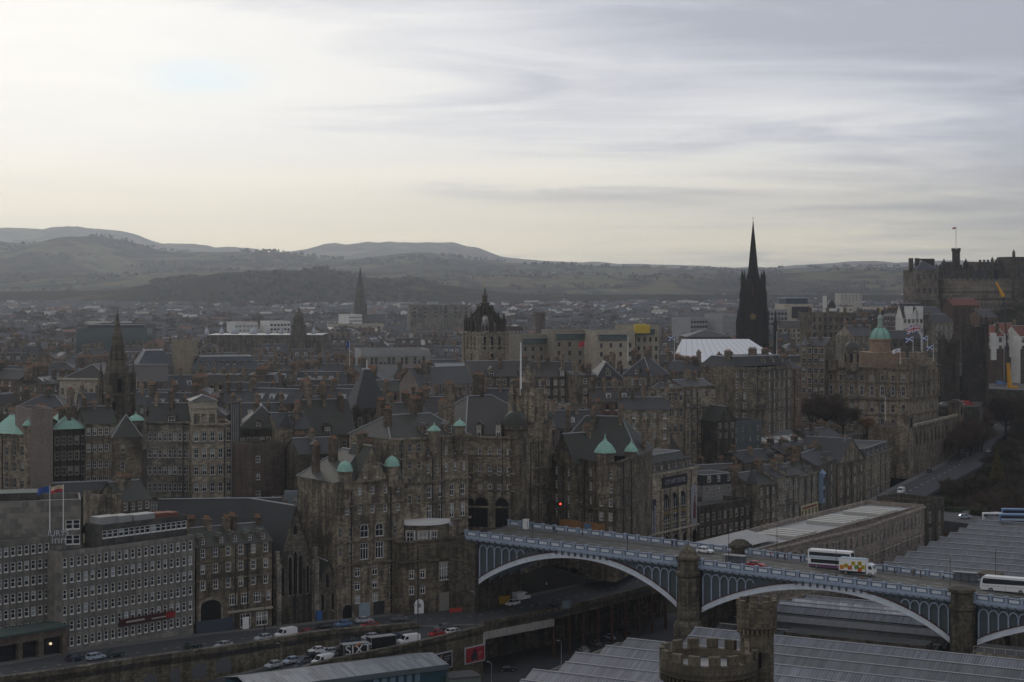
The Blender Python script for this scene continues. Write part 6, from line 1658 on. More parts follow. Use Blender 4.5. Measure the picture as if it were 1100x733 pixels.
bld('long_slate_hall', 'long brown slate roofed hall passing behind the left spire', FP((121, 660), (180, 664)), 24, 76, Z(410, 662), ST_BROWN, [], ('gable', 5.6), SL_BROWN)
bld('library', 'pale blank boxed library stack rising between slate roofs', FP((185, 735), (207, 735)), 12, 80, Z(368, 735), stone('library_stone', (.30, .25, .17), .2), [], ('flat', 0), FLATROOF)
bld('library_wing', 'long slate library wing with lead ridge left of the pale stack', FP((148, 730), (186, 734)), 20, 80, Z(392, 730), ST_GREY, [[(5, 1.1, 2, 4, 1, .6, 'dull')]], ('mansard', 5.5, 3.5), SL_BLUE)
bld('library_wing', 'long slate library wing with blue dormer windows right of the pale stack', FP((206, 728), (280, 734)), 20, 80, Z(397, 730), ST_GREY, [], ('mansard', 5.0, 3.5), SL_BLUE, dormers=[(.12 + .1 * k, .06, .4, 2.0, 2.2) for k in range(8)])
bld('national_library', 'long low grey library front with a strip of dark windows', FP((388, 800), (462, 806)), 26, 78, Z(378, 803), FLATPALE, [[(16, 1.2, 3.2, 5, 1, 2.4, 'dull')]], ('flat', 0), FLATROOF)
# beige council offices
for lab, px0, px1, pt_, Y in (('beige and glass council block left of the red and white flag', 560, 594, 362, 830), ('beige council block with a tall plain end wall', 595, 640, 357, 825), ('beige council block with green glass top behind the flag', 641, 682, 358, 815), ('beige stepped council block under the yellow structure', 683, 708, 352, 825)):
    q = bld('council_office', lab, FP((px0, Y), (px1, Y + 6)), 18, 82, Z(pt_, Y), MOD_BEIGE, [[(4, 1.3, 2.0, 4, 4, 4.6, 'x')]], ('flat', 0), FLATPALE, small=True)
    fr = root_fr[q.name]; zt = Z(pt_, Y)
    mb = MB(); mb.obox((*fr(fr.L * .42, -.25), zt - 3.4), fr.e, fr.L * .72, .4, 2.6); mb.build('glazed_band', [simple('council_glass', (.05, .085, .085), .12, .6)], q)
    mb = MB(); mb.obox((*fr(fr.L * .42, -.7), zt - .75), fr.e, fr.L * .8, 1.2, .35); mb.build('brow', [FLATPALE], q)
mb = MB(); X, Yy = P(689.5, 824); mb.obox((X, Yy, Z(358, 824)), (1, 0), 7, 5, 3.6); mb.obox((X - .5, Yy, Z(350.5, 824)), (1, 0), 5, 4, .9); tagged(mb, 'yellow_plant_housing', [simple('yellow_clad', (.58, .42, .04), .6)], 'bright yellow boxed plant housing on the beige council roof', 'roof plant')
mb = MB(); X, Yy = P(580.5, 1100); mb.lathe(X, Yy, [(2.9, 80), (2.8, Z(338, 1100)), (3.0, Z(337, 1100)), (3.0, Z(335.5, 1100))], 14); tagged(mb, 'brick_chimney', [BRICK], 'thick round red brick chimney stack beyond the council offices', 'chimney stack')
mb = MB(); X, Yy = P(575, 1250); mb.obox((X, Yy, 80), (1, 0), 3, 3, Z(338, 1250) - 80); mb.lathe(X, Yy, [(2, Z(338, 1250)), (.05, Z(333, 1250))], 4); tagged(mb, 'small_tower', [ST_BROWN], 'slim dark stone tower left of the brick chimney stack', 'tower')
# marquee
MQ = simple('marquee_white', (.88, .88, .90), .5, .3, 0, .03)
mq = thing('marquee', 'large white ribbed marquee roof among the old town tenements', 'marquee', (*P(778, 820), 100))
f2 = Fr(P(729, 820), P(842, 821), 26); zb, zr = Z(389, 820), Z(364.5, 832)
mb = MB(); hp = 14
mb.add([f2(0, 0, zb), f2(f2.L, 0, zb), f2(f2.L - hp, 13, zr), f2(3, 13, zr)]); mb.add([f2(f2.L, 26, zb), f2(0, 26, zb), f2(3, 13, zr), f2(f2.L - hp, 13, zr)]); mb.add([f2(0, 26, zb), f2(0, 0, zb), f2(3, 13, zr)])
mb.build('roof_sheet', [MQ], mq)
mb = MB(); mb.add([f2(f2.L, 0, zb), f2(f2.L, 26, zb), f2(f2.L - hp, 13, zr)]); mb.build('end_sheet', [simple('marquee_dull', (.50, .54, .58), .5, .3, 0, .25, .4)], mq)
mb = MB()
for i in range(15):
    u = i / 14; q0 = Vector(f2(u * f2.L, 0, zb)); q1 = Vector(f2(3 + u * (f2.L - hp - 3), 13, zr)); mb.bar(q0 + Vector((0, -.05, .1)), q1 + Vector((0, 0, .08)), .1)
mb.build('frame_rib', [simple('marquee_rib', (.62, .63, .70), .5)], mq)
mb = MB(); mb.prism([f2(.3, .3), f2(f2.L - .3, .3), f2(f2.L - .3, 25.7), f2(.3, 25.7)], 88, zb - .05); mb.build('side_wall', [MQ], mq)
bld('brown_hall', 'dull brown brick hall with ribbed roof behind the marquee', FP((738, 880), (786, 881)), 24, 85, Z(362, 883), BRICK, [], ('hip', 3.4), SL_DARK)
bld('office_block', 'brown crenellated block below the banded observatory tower', FP((872, 985), (919, 990)), 18, 84, Z(338, 987), ST_BROWN, [[(8, 1.4, 2.2, 4.2, 3, 1.6, 'dull')]], ('flat', 0), FLATROOF, chims=((.1, .5, 3, 4), (.5, .5, 3, 4), (.9, .5, 3, 4)), small=True)
bld('gabled_house', 'pale sandstone house with a chimney lined ridge left of the copper dome', FP((917, 905), (939, 910)), 16, 80, Z(361, 907), ST_PALE, [[(3, 1.1, 1.8, 4, 3, 2, 'dull')]], ('gable', 5), SL_GREY, chims=((.05, .5, 6.6, 6), (.5, .5, 6.6, 6), (.95, .5, 6.6, 6)), small=True)
# camera obscura tower and glass offices
x, y = P(893, 1050); co = thing('observatory_tower', 'small white and black banded tower with a dark dome on the skyline', 'tower', (x, y, 110))
mb = MB(); mb.obox((x, y, 100), (1, 0), 7.5, 7, Z(338, 1050) - 100); mb.build('base', [ST_DARK], co)
mb = MB(); mb.lathe(x, y, [(3.4, Z(338, 1050)), (3.2, Z(331.5, 1050)), (3.6, Z(331, 1050))], 12); mb.build('white_drum', [WHITE_WALL], co)
mb = MB(); mb.lathe(x, y, [(3.45, Z(336, 1050)), (3.45, Z(334.5, 1050))], 12); mb.lathe(x, y, [(2.6, Z(331, 1050)), (2.4, Z(327, 1050)), (1.2, Z(323.5, 1050)), (.1, Z(321.5, 1050))], 12, 0); mb.build('dome', [DARKM], co)
mb = MB(); X, Yy = P(886, 1040); mb.lathe(X, Yy, [(1.3, 95), (1.2, Z(318.5, 1040)), (.1, Z(318, 1040))], 8); tagged(mb, 'white_flue', [WHITE_WALL], 'plain white round flue beside the banded observatory tower', 'flue')
gl = bld('glass_office', 'modern stone and blue glass office block right of the steeple', FP((843, 1400), (873, 1404)), 24, 80, Z(328, 1400), ST_CREAM, [[(2, 8, 9, 20, 1, 1.2, 'x', .25, .95)]], ('flat', 0), SL_BLUE, small=True)
fr = root_fr[gl.name]; mb = MB(); f3 = Fr(fr(2, 3), fr(fr.L - 3, 3), 16); mb.prism([f3(0, 0), f3(f3.L, 0), f3(f3.L, 16), f3(0, 16)], Z(328, 1400) - .3, Z(321, 1400)); mb.build('glass_storey', [simple('blue_glass', (.07, .10, .13), .15, .6)], gl)
mb = MB(); mb.prism([f3(-1.5, -1.5), f3(f3.L + 1.5, -1.5), f3(f3.L + 1.5, 17), f3(-1.5, 17)], Z(321, 1400) + .01, Z(320, 1400)); mb.bar((*f3(f3.L * .6, 8), Z(320, 1400)), (*f3(f3.L * .6, 8), Z(309, 1400)), .2); mb.build('roof_plate', [LEAD], gl)
# ------------------------------------------------------------------ the castle
CST = stone('castle_stone', (.095, .08, .062), .75, (1.4, .6)); CSP = stone('castle_pale', (.185, .155, .12), .75, (1.4, .6))
ca = thing('castle', 'long dark hilltop castle with a round battery wall and flag tower', 'castle', (*P(1045, 1190), 112))
def cblock(name, px0, px1, pyb, pyt, Y, d, mat=CST, spec=None, Y2=None, roof=None):
    a, b = P(px0, Y), P(px1, Y2 or Y + 4); f = Fr(a, b, d); zb, zt = Z(pyb, Y), Z(pyt, Y); mb = MB()
    ops = rows_ops(f.L, zt - zb, spec or [])
    facade(mb, a, b, zb, zt, ops, 0, .4, 1)
    facade(mb, b, f(f.L, d), zb, zt, [], 0); facade(mb, f(0, d), a, zb, zt, [], 0); mb.add([f(0, 0, zt), f(f.L, 0, zt), f(f.L, d, zt), f(0, d, zt)])
    o = mb.build(name, [mat, GLASSP if spec else DOORD], ca)
    if roof:
        rm = roof_mesh(f, zt, roof[0], roof[1]); rm.build(roof[2] if len(roof) > 2 else 'roof', [SL_BLUE, LEAD, mat], o)
    return o, f, zt
GLASSP = glass('castle_glass', (.03, .033, .04), (.2, .2, .2), .3)
def crenel_line(mb, f, zt, n, h=1.4, frac=.55, dep=.8):
    for i in range(n):
        mb.obox((*f(f.L * (i + .5) / n, dep / 2), zt), f.e, f.L / n * frac, dep, h)
o, f, zt = cblock('palace_block', 984, 1008, 345, 290, 1175, 18, CSP, [(4, 1.6, 3.2, 9, 3, 3.0, 'x')], roof=('hip', 6))
o, f, zt = cblock('palace_range', 993, 1046, 345, 287, 1186, 20, CST, [(7, 1.6, 3.0, 5.2, 3, 3.6, 'x')])
mb = MB(); crenel_line(mb, f, zt, 14, 1.6); mb.build('battlement', [CST], o)
for px, w in ((978.5, 2.8), (985, 2.6)):
    mb = MB(); X, Yy = P(px, 1182); mb.obox((X, Yy, Z(292, 1182)), (1, 0), w * .9, 3, Z(277.5, 1182) - Z(292, 1182)); mb.build('chimney', [CST], ca)
o, f, zt = cblock('cap_house', 994, 1004, 292, 278, 1190, 8); 
o, f, zt = cblock('turret_base', 1020, 1031, 290, 281.5, 1188, 8)
X, Yy = P(1027, 1190); mb = MB(); mb.lathe(X, Yy, [(2.6, Z(290, 1190)), (2.6, Z(271, 1190)), (3.0, Z(270.3, 1190)), (3.0, Z(268.3, 1190)), (2.3, Z(268.3, 1190)), (2.3, Z(269.5, 1190)), (.1, Z(269.5, 1190))], 12)
crenel(mb, X, Yy, 3.0, Z(268.3, 1190), 8, .9, .6); mb.build('clock_tower', [CST], ca)
mb = MB(); mb.bar((X, Yy, Z(269, 1190)), (X, Yy, Z(244, 1190)), .16, 6); fp = mb.build('flagstaff', [FRAMED], ca)
mb = MB(); mb.add([(X - .1, Yy, Z(244, 1190)), (X - 2.2, Yy + .6, Z(244.6, 1190)), (X - 2.4, Yy + .5, Z(246.4, 1190)), (X - .1, Yy, Z(246, 1190))]); tagged(mb, 'flag', [simple('flag_pinkish', (.42, .2, .2), .8)], 'tiny red flag flying from the castle flagstaff', 'flag')
for px in (1014, 1037.5): 
    X2, Y2 = P(px, 1184); mb = MB(); mb.lathe(X2, Y2, [(1.8, Z(290, 1184)), (1.8, Z(284, 1184)), (2, Z(283.5, 1184)), (.9, Z(281, 1184)), (.05, Z(277.5, 1184))], 8); mb.build('pepperpot', [CST], ca)
o, f, zt = cblock('memorial_hall', 1051, 1089, 340, 281.5, 1215, 24, CST, [(3, 3.4, 8, 20, 1, 5, 'x')]); mb = MB(); crenel_line(mb, f, zt, 9, 1.4); mb.build('battlement', [CST], o)
o, f, zt = cblock('gabled_chapel', 1086, 1116, 345, 276, 1205, 20, ST_DARK, [(2, 1.6, 7, 20, 1, 6, 'x')]); 
mb = MB()
for px in (1066, 1071, 1089): 
    X2, Y2 = P(px, 1214); pt_ = {1066: 276, 1071: 277, 1089: 268}[px]; mb.lathe(X2, Y2, [(1.2, Z(284, 1214)), (1.0, Z(pt_ + 3, 1214)), (.05, Z(pt_, 1214))], 6)
mb.build('pinnacle', [ST_DARK], ca)
o, f, zt = cblock('link_wall', 1040, 1054, 340, 291, 1205, 10, SL_BLUE)
# half moon battery: a great curved wall
mb = MB(); X, Yy = P(1048, 1192); Rb = 26
mb.lathe(X, Yy, [(Rb + .8, Z(345, 1160)), (Rb, Z(301.5, 1160)), (Rb - 1.6, Z(301.5, 1160))], 40, 0, a0=math.pi, a1=2 * math.pi)
mb.add([(X + (Rb - 1) * math.cos(math.pi + math.pi * i / 20), Yy + (Rb - 1) * math.sin(math.pi + math.pi * i / 20), Z(304, 1160)) for i in range(21)])
o = mb.build('round_battery', [CSP], ca)
mb = MB()
for i in range(22):
    a = math.pi + math.pi * (i + .5) / 22; mb.obox((X + (Rb - .8) * math.cos(a), Yy + (Rb - .8) * math.sin(a), Z(301.5, 1160)), (-math.sin(a), math.cos(a)), 2.4, 1.4, 1.3)
mb.build('battlement', [CSP], o)
mb = MB()
for q in (314, 322): mb.lathe(X, Yy, [(Rb + .9, Z(q + .5, 1160)), (Rb + .9, Z(q - .4, 1160))], 40, 0, a0=math.pi, a1=2 * math.pi)
mb.build('string_course', [CST], o)
o, f, zt = cblock('forewall', 1072, 1112, 352, 301, 1172, 12, CST); mb = MB(); crenel_line(mb, f, zt, 12, 1.2); mb.build('battlement', [CST], o)
o, f, zt = cblock('lower_battery', 986, 1010, 345, 322, 1150, 12, ST_DARK)
for lab, px0, px1, pt_, Y, m, rm in (('rusty brown walled terrace under the castle battery', 1024, 1052, 328, 1120, stone('terrace_rust', (.17, .095, .06), .35), TILE_RED), ('grey tenement with a steep roof right of the white turreted house', 993, 1014, 338, 1010, ST_GREY, SL_DARK), ('tall grey stone tenement under the castle rock', 1004, 1024, 346, 980, ST_GREY, SL_DARK), ('rust coloured gable half hidden under the castle rock', 1056, 1072, 341, 1060, stone('gable_rust', (.16, .10, .055), .3), SL_DARK)):
    bld('house', lab, FP((px0, Y), (px1, Y + 5)), 14, 76, Z(pt_, Y), m, [[(4, 1.2, 2.2, 4, 4, 2, 'dull')]], ('gable', 4), rm, chims=((.1, .5, 5, 4),), small=True)
bld('house', 'dark slate roofed house in front of the white turreted house', FP((952, 925), (990, 930)), 12, 76, Z(364, 927), ST_DARK, [[(6, 1.1, 1.8, 4, 3, 2, 'dull')]], ('gable', 4), SL_DARK, chims=((.1, .5, 5, 4), (.9, .5, 5, 4)), small=True)
# white turreted houses
wg = bld('white_house', 'white harled turreted house with steep gables below the castle', FP((970, 985), (992, 988)), 9, 80, Z(341, 987), WHITE_WALL, [[(5, 1.2, 1.8, 5.2, 3, 1.2, 'dull')]], ('gable', 7.5), SL_DARK)
fr = root_fr[wg.name]
for u in (.30, .80):
    mb = MB(); mb.obox((*fr(fr.L * u, .8), Z(341, 987) - 1), fr.e, 4.2, 2.2, 7.0); mb.build('chimney_gable', [WHITE_WALL], wg)
f4 = Fr(fr(fr.L * .46, -.3), fr(fr.L * .7, -.3), 6); mb = MB(); mb.prism([f4(0, 0), f4(f4.L, 0), f4(f4.L, 6), f4(0, 6)], Z(341, 987) - 1, Z(337, 987)); i0 = roof_mesh(f4, Z(337, 987), 'cross', 3.4); g_ = mb.build('dormer_gable', [WHITE_WALL], wg); i0.build('dormer_roof', [SL_DARK, LEAD, WHITE_WALL], g_)
for lab, px0, px1, pt_, Y in (('red tiled and white walled row house left of the crane mast', 1058, 1078, 357, 940), ('red tiled white gabled row house just right of the crane mast', 1079, 1096, 354, 945), ('red tiled white house at the right edge', 1096, 1116, 357, 940)):
    q = bld('row_house', lab, FP((px0, Y), (px1, Y + 5)), 14, 70, Z(pt_ + 4, Y), WHITE_WALL, [[(3, 1.6, 2.2, 4.2, 2, 1.2, 'dull')]], ('gable', 5), TILE_RED, chims=((.75, .1, 6, 3),))
    fr = root_fr[q.name]; mb = MB(); mb.obox((*fr(fr.L * .42, -.2), 70), fr.e, 3.2, 1.6, 1.0); mb.obox((*fr(fr.L * .42, -.2), Z(pt_ + 30, Y)), fr.e, 3.2, 1.6, Z(pt_ + 1, Y) - Z(pt_ + 30, Y)); mb.build('white_stack', [WHITE_WALL], q)
    mb = MB(); mb.prism([fr(.1, -.25), fr(fr.L - .1, -.25), fr(fr.L - .1, .1), fr(.1, .1)], 70, Z(pt_ + 18, Y)); mb.build('brick_base', [stone('base_rust', (.10, .065, .05), .4)], q)
# mobile crane
cr = thing('mobile_crane', 'tall mobile crane with a yellow boom beside the college', 'crane', (*P(1085, 915), 80))
YEL = simple('crane_yellow', (.62, .30, .02), .5)
x, y = P(1085, 915); zb = Z(418, 915)
A = Vector((x, y, zb)); Bp = Vector((*P(1083, 915), Z(390, 915))); C = Vector((*P(1078, 918), Z(319, 918))); D = Vector((*P(1070, 920), Z(303, 920)))
mb = MB(); mb.bar(A, Bp, 1.2, 4, 0, .9); mb.build('boom_foot', [YEL], cr)
mb = MB(); mb.bar(Bp, C, .42, 4, 0, .35); mb.build('telescopic_boom', [DARKM], cr)
mb = MB(); mb.bar(C, D, .95, 4, 0, .4); mb.bar(C, C + (C - Bp).normalized() * 2, .7); mb.build('jib', [YEL], cr)
mb = MB(); mb.obox((x, y, zb - 2.6), (1, .3), 12, 2.8, 1.8); mb.build('carrier', [simple('carrier_blue', (.04, .08, .16), .5)], cr)
mb = MB(); mb.obox((x + 1.5, y, zb - .8), (1, .3), 4.4, 2.6, 2.4); mb.build('cab', [YEL], cr)
for k in range(4):
    for t in (-1.2, 1.2):
        mb = MB(); mb.lathe(0, 0, [(.6, -.2), (.6, .2)], 10); wv = mb.build('wheel', [DARKM], cr, (0, 0, 0)); wv.location = Vector((x - 4.4 + 2.9 * k, y + t - 4.4 * .3 + .87 * k, zb - 2.6)) - wl(cr); wv.rotation_euler = (rad(90), 0, .3)
# ------------------------------------------------------------------ the mass of roofs: one thing per tenement
WALLS = [ST_BROWN, ST_GREY, ST_DARK, ST_PALE, ST_BROWN, ST_RED, ST_GREY, ST_PINK]
ROOFS = [SL_DARK, SL_GREY, SL_BROWN, SL_MOSS, SL_BLUE, SL_BROWN]
WN = {ST_BROWN: 'brown stone', ST_GREY: 'grey stone', ST_DARK: 'sooty stone', ST_PALE: 'pale stone', ST_RED: 'reddish stone', ST_PINK: 'pinkish'}
ROOFN = {SL_DARK: 'dark slate', SL_GREY: 'grey slate', SL_BROWN: 'brown slate', SL_MOSS: 'mossy slate', SL_BLUE: 'bluish slate', FLATPALE: 'flat pale', FLATROOF: 'flat grey', TILE_RED: 'red tiled'}
PROTO = []
def proto(L, D, H, wall, roofm, kind, rh, nch, dor):
    root = bpy.data.objects.new('tenement', None)
    fr = Fr((-L / 2, -D / 2), (L / 2, -D / 2), D)
    mb = MB(); n = max(3, int(L / 2.9)); nr = int((H - 1) / 3.4)
    sp = [(n, 1.1, 1.9, 3.4, nr, 1.1, 'x')]
    zt = H + (.8 if kind == 'flat' else 0)
    facade(mb, fr(0, 0), fr(L, 0), -12, zt, rows_ops(L, zt + 12, sp), 0, .18, 1)
    for k in range(nr):     # pale sills
        for i in range(n):
            u = L * (i + .5) / n; z = zt - 1.1 - k * 3.4 - 1.9
            if (i * 7 + k * 3) % 3: mb.obox((*fr(u, -.08), z - .18), (1, 0), 1.25, .16, .3, 2)
    facade(mb, fr(L, 0), fr(L, D), -12, zt, rows_ops(D, zt + 12, [(2, 1.0, 1.8, 3.4, nr, 1.1, 'x')]), 0, .18, 1)
    facade(mb, fr(0, D), fr(0, 0), -12, zt, rows_ops(D, zt + 12, [(2, 1.0, 1.8, 3.4, nr, 1.1, 'x')]), 0, .18, 1)
    mb.add([(*fr(L, D), -12), (*fr(0, D), -12), (*fr(0, D), zt), (*fr(L, D), zt)])
    parts = [('wall', mb.mesh('tenement_wall', [wall, GLASS, FRAMEW]), None)]
    parts.append(('roof', roof_mesh(fr, H, kind, rh).mesh('tenement_roof', [roofm, LEAD, wall]), None))
    c = MB(); c.obox((0, 0, -1), (0, 1), 3.4, 1.0, 3.6 + 1, 0)
    c.obox((0, 0, 3.6), (0, 1), 3.7, 1.3, .28, 0)
    for i in range(5): c.lathe(0, -1.3 + .65 * i, [(.21, 3.88), (.16, 4.6), (.2, 4.7)], 6, 1)
    cm = c.mesh('chimney', [CHIM, POT])
    for k in range(nch):
        u = [.04, .96, .5, .28, .74][k]
        parts.append(('chimney', cm, Vector((*fr(L * u, D * (.5 if kind != 'flat' else .4)), H + (rh if kind in ('gable',) else rh * .8 if kind != 'flat' else 0) - 1.2))))
    if dor:
        d = MB(); f2 = Fr((-.8, 0), (.8, 0), 2.4); d.prism([f2(0, 0), f2(1.6, 0), f2(1.6, 2.4), f2(0, 2.4)], 0, 1.7, 0)
        d.prism([f2(-.1, -.15), f2(1.7, -.15), f2(1.7, 2.4), f2(-.1, 2.4)], 1.72, 1.9, 2, floor=True)
        d.obox((0, -.02, .3), (1, 0), 1.1, .06, 1.15, 1); d.obox((0, -.06, .85), (1, 0), 1.1, .06, .1, 0)
        dm = d.mesh('dormer', [FRAMEW, GLASS, LEAD])
        for k in range(dor): parts.append(('dormer', dm, Vector((*fr(L * (.18 + .64 * (k + .5) / dor), D * .12), H + rh * .24 - .2))))
    return root, parts, (L, D, H, kind, rh, nch, dor, WN.get(wall, 'stone'), ROOFN.get(roofm, 'slate'))
rp = random.Random(5)
for i in range(26):
    kind = ['gable', 'gable', 'gable', 'hip', 'mansard', 'gable', 'flat', 'gable', 'hip', 'gable'][i % 10]
    L = rp.choice([11, 14, 17, 21, 26, 32]); D = rp.uniform(10, 13); H = rp.uniform(10, 16)
    PROTO.append(proto(L, D, H, WALLS[i % 8], rp.choice(ROOFS) if kind != 'flat' else rp.choice([FLATPALE, FLATROOF]), kind, {'gable': rp.uniform(3, 4.8), 'hip': rp.uniform(2.6, 4), 'mansard': 3.0, 'flat': 0}[kind], rp.choice([2, 2, 3, 3, 4, 5]), rp.choice([0, 0, 2, 3]) if kind in ('gable', 'mansard') else 0))
LMARK = [(126, 'the left church spire'), (60, 'the courtyard hall'), (196, 'the pale library stack'), (321, 'the school tower'), (387, 'the distant spire'), (425, 'the national library front'), (400, 'the pavilion roof'), (521, 'the crown tower'), (580, 'the brick chimney stack'),
         (628, 'the red and white flag'), (690, 'the yellow plant housing'), (775, 'the marquee'), (809, 'the steeple'), (858, 'the glass offices'), (893, 'the banded tower'), (945, 'the copper dome'), (1020, 'the castle flag tower'), (15, 'the copper roofed hall'), (250, 'the service shaft'), (285, 'the hipped tenement')]
USED = set()
def uniq(base, alts):
    for a in [''] + alts:
        l = (base + ' ' + a).strip()
        if l not in USED and len(l.split()) <= 16: USED.add(l); return l
    return base
def taken(x, y, hl, hd):
    for f, d in FOOT:
        r = Vector((x, y)) - f.a; u, v = r.dot(f.e), r.dot(f.n)
        if -hl < u < f.L + hl and -hd < v < d + hd: return True
    return False
PLACED = []
nten = 0
rowsY = [556, 580, 604, 628, 655, 684, 715, 748, 783, 820, 860, 905, 952, 1002, 1055, 1110, 1170, 1235, 1305, 1380, 1455]
BY = []
for Y in rowsY:
    px = -30 - rp.uniform(0, 20)
    while px < 1130:
        root, parts, inf = rp.choice(PROTO)
        L, D, H = inf[:3]
        w = L * F / Y
        pc = px + w / 2; x, y = P(pc, Y + rp.uniform(-7, 7))
        px += w * rp.uniform(.98, 1.2) + (rp.uniform(4, 14) if rp.random() < .2 else 0)
        if pc > 985 and Y < 1250: continue
        if pc > 860 and Y < 830: continue
        if 690 < pc < 870 and Y < 600: continue
        if y < interp(x, MKT) + 34: continue
        if 935 < pc < 1000 and Y < 1010: continue
        if 320 > pc > -50 and 1360 < Y: continue
        if taken(x, y, L * .42, D * .42) : continue
        BY.append((Y, pc, x, y, root, parts, inf))
rp.shuffle(BY)
BY = BY[:298]
BY.sort(key=lambda t: (t[0], t[1]))
ORD = ['nearest', 'second nearest', 'third nearest', 'fourth nearest', 'fifth nearest', 'sixth nearest', 'seventh nearest', 'eighth nearest', 'ninth nearest', 'tenth nearest']
CNT = {}
for Y, pc, x, y, root, parts, inf in BY:
    g = ground(x, y)
    c = root.copy(); link(c)
    ang = rp.choice([0, 0, .12, -.15, .3, -.35, 1.2, -1.1, 1.57]) + rp.uniform(-.06, .06)
    zb = g + rp.uniform(-1.5, 1.5)
    # keep the roofs of the ridge at the height the old town has
    c.location = (x, y, zb); c.rotation_euler = (0, 0, ang)
    ma = min(LMARK, key=lambda t: abs(t[0] - pc))
    side_ = 'left of' if pc < ma[0] - 6 else 'right of' if pc > ma[0] + 6 else 'in line with'
    feat = ('long ' if inf[0] > 24 else 'narrow ' if inf[0] < 13 else '') + inf[7] + ' tenement with ' + inf[8] + ' roof'
    key = (feat, side_, ma[1]); k = CNT.get(key, 0); CNT[key] = k + 1
    base = (ORD[k] + ' ' if k else '') + feat + ' ' + side_ + ' ' + ma[1]
    tag(c, base, 'building', 'tenements filling the old town and southside')
    for nm, me, loc in parts:
        o = bpy.data.objects.new(nm, me); link(o, c)
        if loc is not None: o.location = loc
for root, parts, inf in PROTO: bpy.data.objects.remove(root)
# beyond them: the far city nobody could count
def far_city():
    mats = [simple('far_brown', (.10, .085, .07), var=.4, scale=.02), simple('far_slate', (.075, .078, .085), var=.4, scale=.02), simple('far_pale', (.34, .31, .27), var=.3, scale=.02), simple('far_white', (.68, .67, .64), var=.2, scale=.02), simple('far_red', (.16, .08, .055), var=.3, scale=.02)]
    mb = MB(); r = random.Random(3)
    for i in range(15000):
        Y = 1290 + 3600 * (r.random() ** 1.35); px = r.uniform(-40, 1140)
        if px > 960 and Y < 1500: continue
        x, y = P(px, Y)
        if taken(x, y, 14, 10): continue
        dens = noise.noise((x / 260, y / 420, 1.5))
        if dens < -.12 and r.random() < .8: continue
        L = r.uniform(8, 34); D = r.uniform(7, 11); H = r.uniform(5, 13); a = r.choice([0, .2, -.4, .9, 1.4]) + noise.noise((x / 500, y / 500, 7)) * 1.5
        g = ground(x, y) - 1
        e = (math.cos(a), math.sin(a)); f = Fr((x - e[0] * L / 2, y - e[1] * L / 2), (x + e[0] * L / 2, y + e[1] * L / 2), D)
        q = r.random(); m = 0 if q < .72 else 2 if q < .88 else 3 if q < .93 else 4
        if Y > 2300 and q < .14: m = 3
        P4 = [f(0, 0), f(L, 0), f(L, D), f(0, D)]
        for k in range(4): mb.add([(*P4[k], g), (*P4[(k + 1) % 4], g), (*P4[(k + 1) % 4], g + H), (*P4[k], g + H)], m)
        h = r.uniform(2, 4); ra, rb = (*f(0, D / 2), g + H + h), (*f(L, D / 2), g + H + h)
        rm = 1 if r.random() < .82 else (2 if r.random() < .4 else 4)
        mb.add([(*P4[0], g + H), (*P4[1], g + H), rb, ra], rm); mb.add([(*P4[2], g + H), (*P4[3], g + H), ra, rb], rm)
        mb.add([(*P4[0], g + H), (*P4[3], g + H), ra], m); mb.add([(*P4[1], g + H), (*P4[2], g + H), rb], m)
        if Y < 2600 and r.random() < .8:
            for u in (0.05, .95): mb.obox((*f(L * u, D / 2), g + H + h - 1), f.n, 2.4, .9, 2.6, 0)
    tag(mb.build('distant_city', mats), kind='stuff')
far_city()
# ------------------------------------------------------------------ trees
BARK = simple('bark', (.030, .025, .020), .9, .1); 
def leafmat(name, col, var=.5):
    m, n, b = base_mat(name); pos = n.new('ShaderNodeNewGeometry').outputs['Position']
    rnd = n.new('ShaderNodeObjectInfo').outputs['Random']
    f = n.noise(pos, .35, 4, .6)
    k = n.m('ADD', 1 - var, n.m('MULTIPLY', f, 2 * var)); k = n.m('MULTIPLY', k, n.m('ADD', .8, n.m('MULTIPLY', rnd, .4)))
    n.put(b.inputs['Base Color'], n.vm('MULTIPLY', n.comb(k, k, k), tuple(col)))
    b.inputs['Roughness'].default_value = .9; b.inputs['Specular IOR Level'].default_value = .1
    return m
TWIG = leafmat('twigs', (.085, .066, .046)); TWIGR = leafmat('twigs_red', (.090, .058, .038)); LEAFG = leafmat('leaf_green', (.032, .042, .018)); LEAFY = leafmat('leaf_yellow', (.11, .085, .020)); LEAFO = leafmat('leaf_orange', (.13, .075, .022)); LEAFD = leafmat('leaf_dark', (.018, .024, .012))
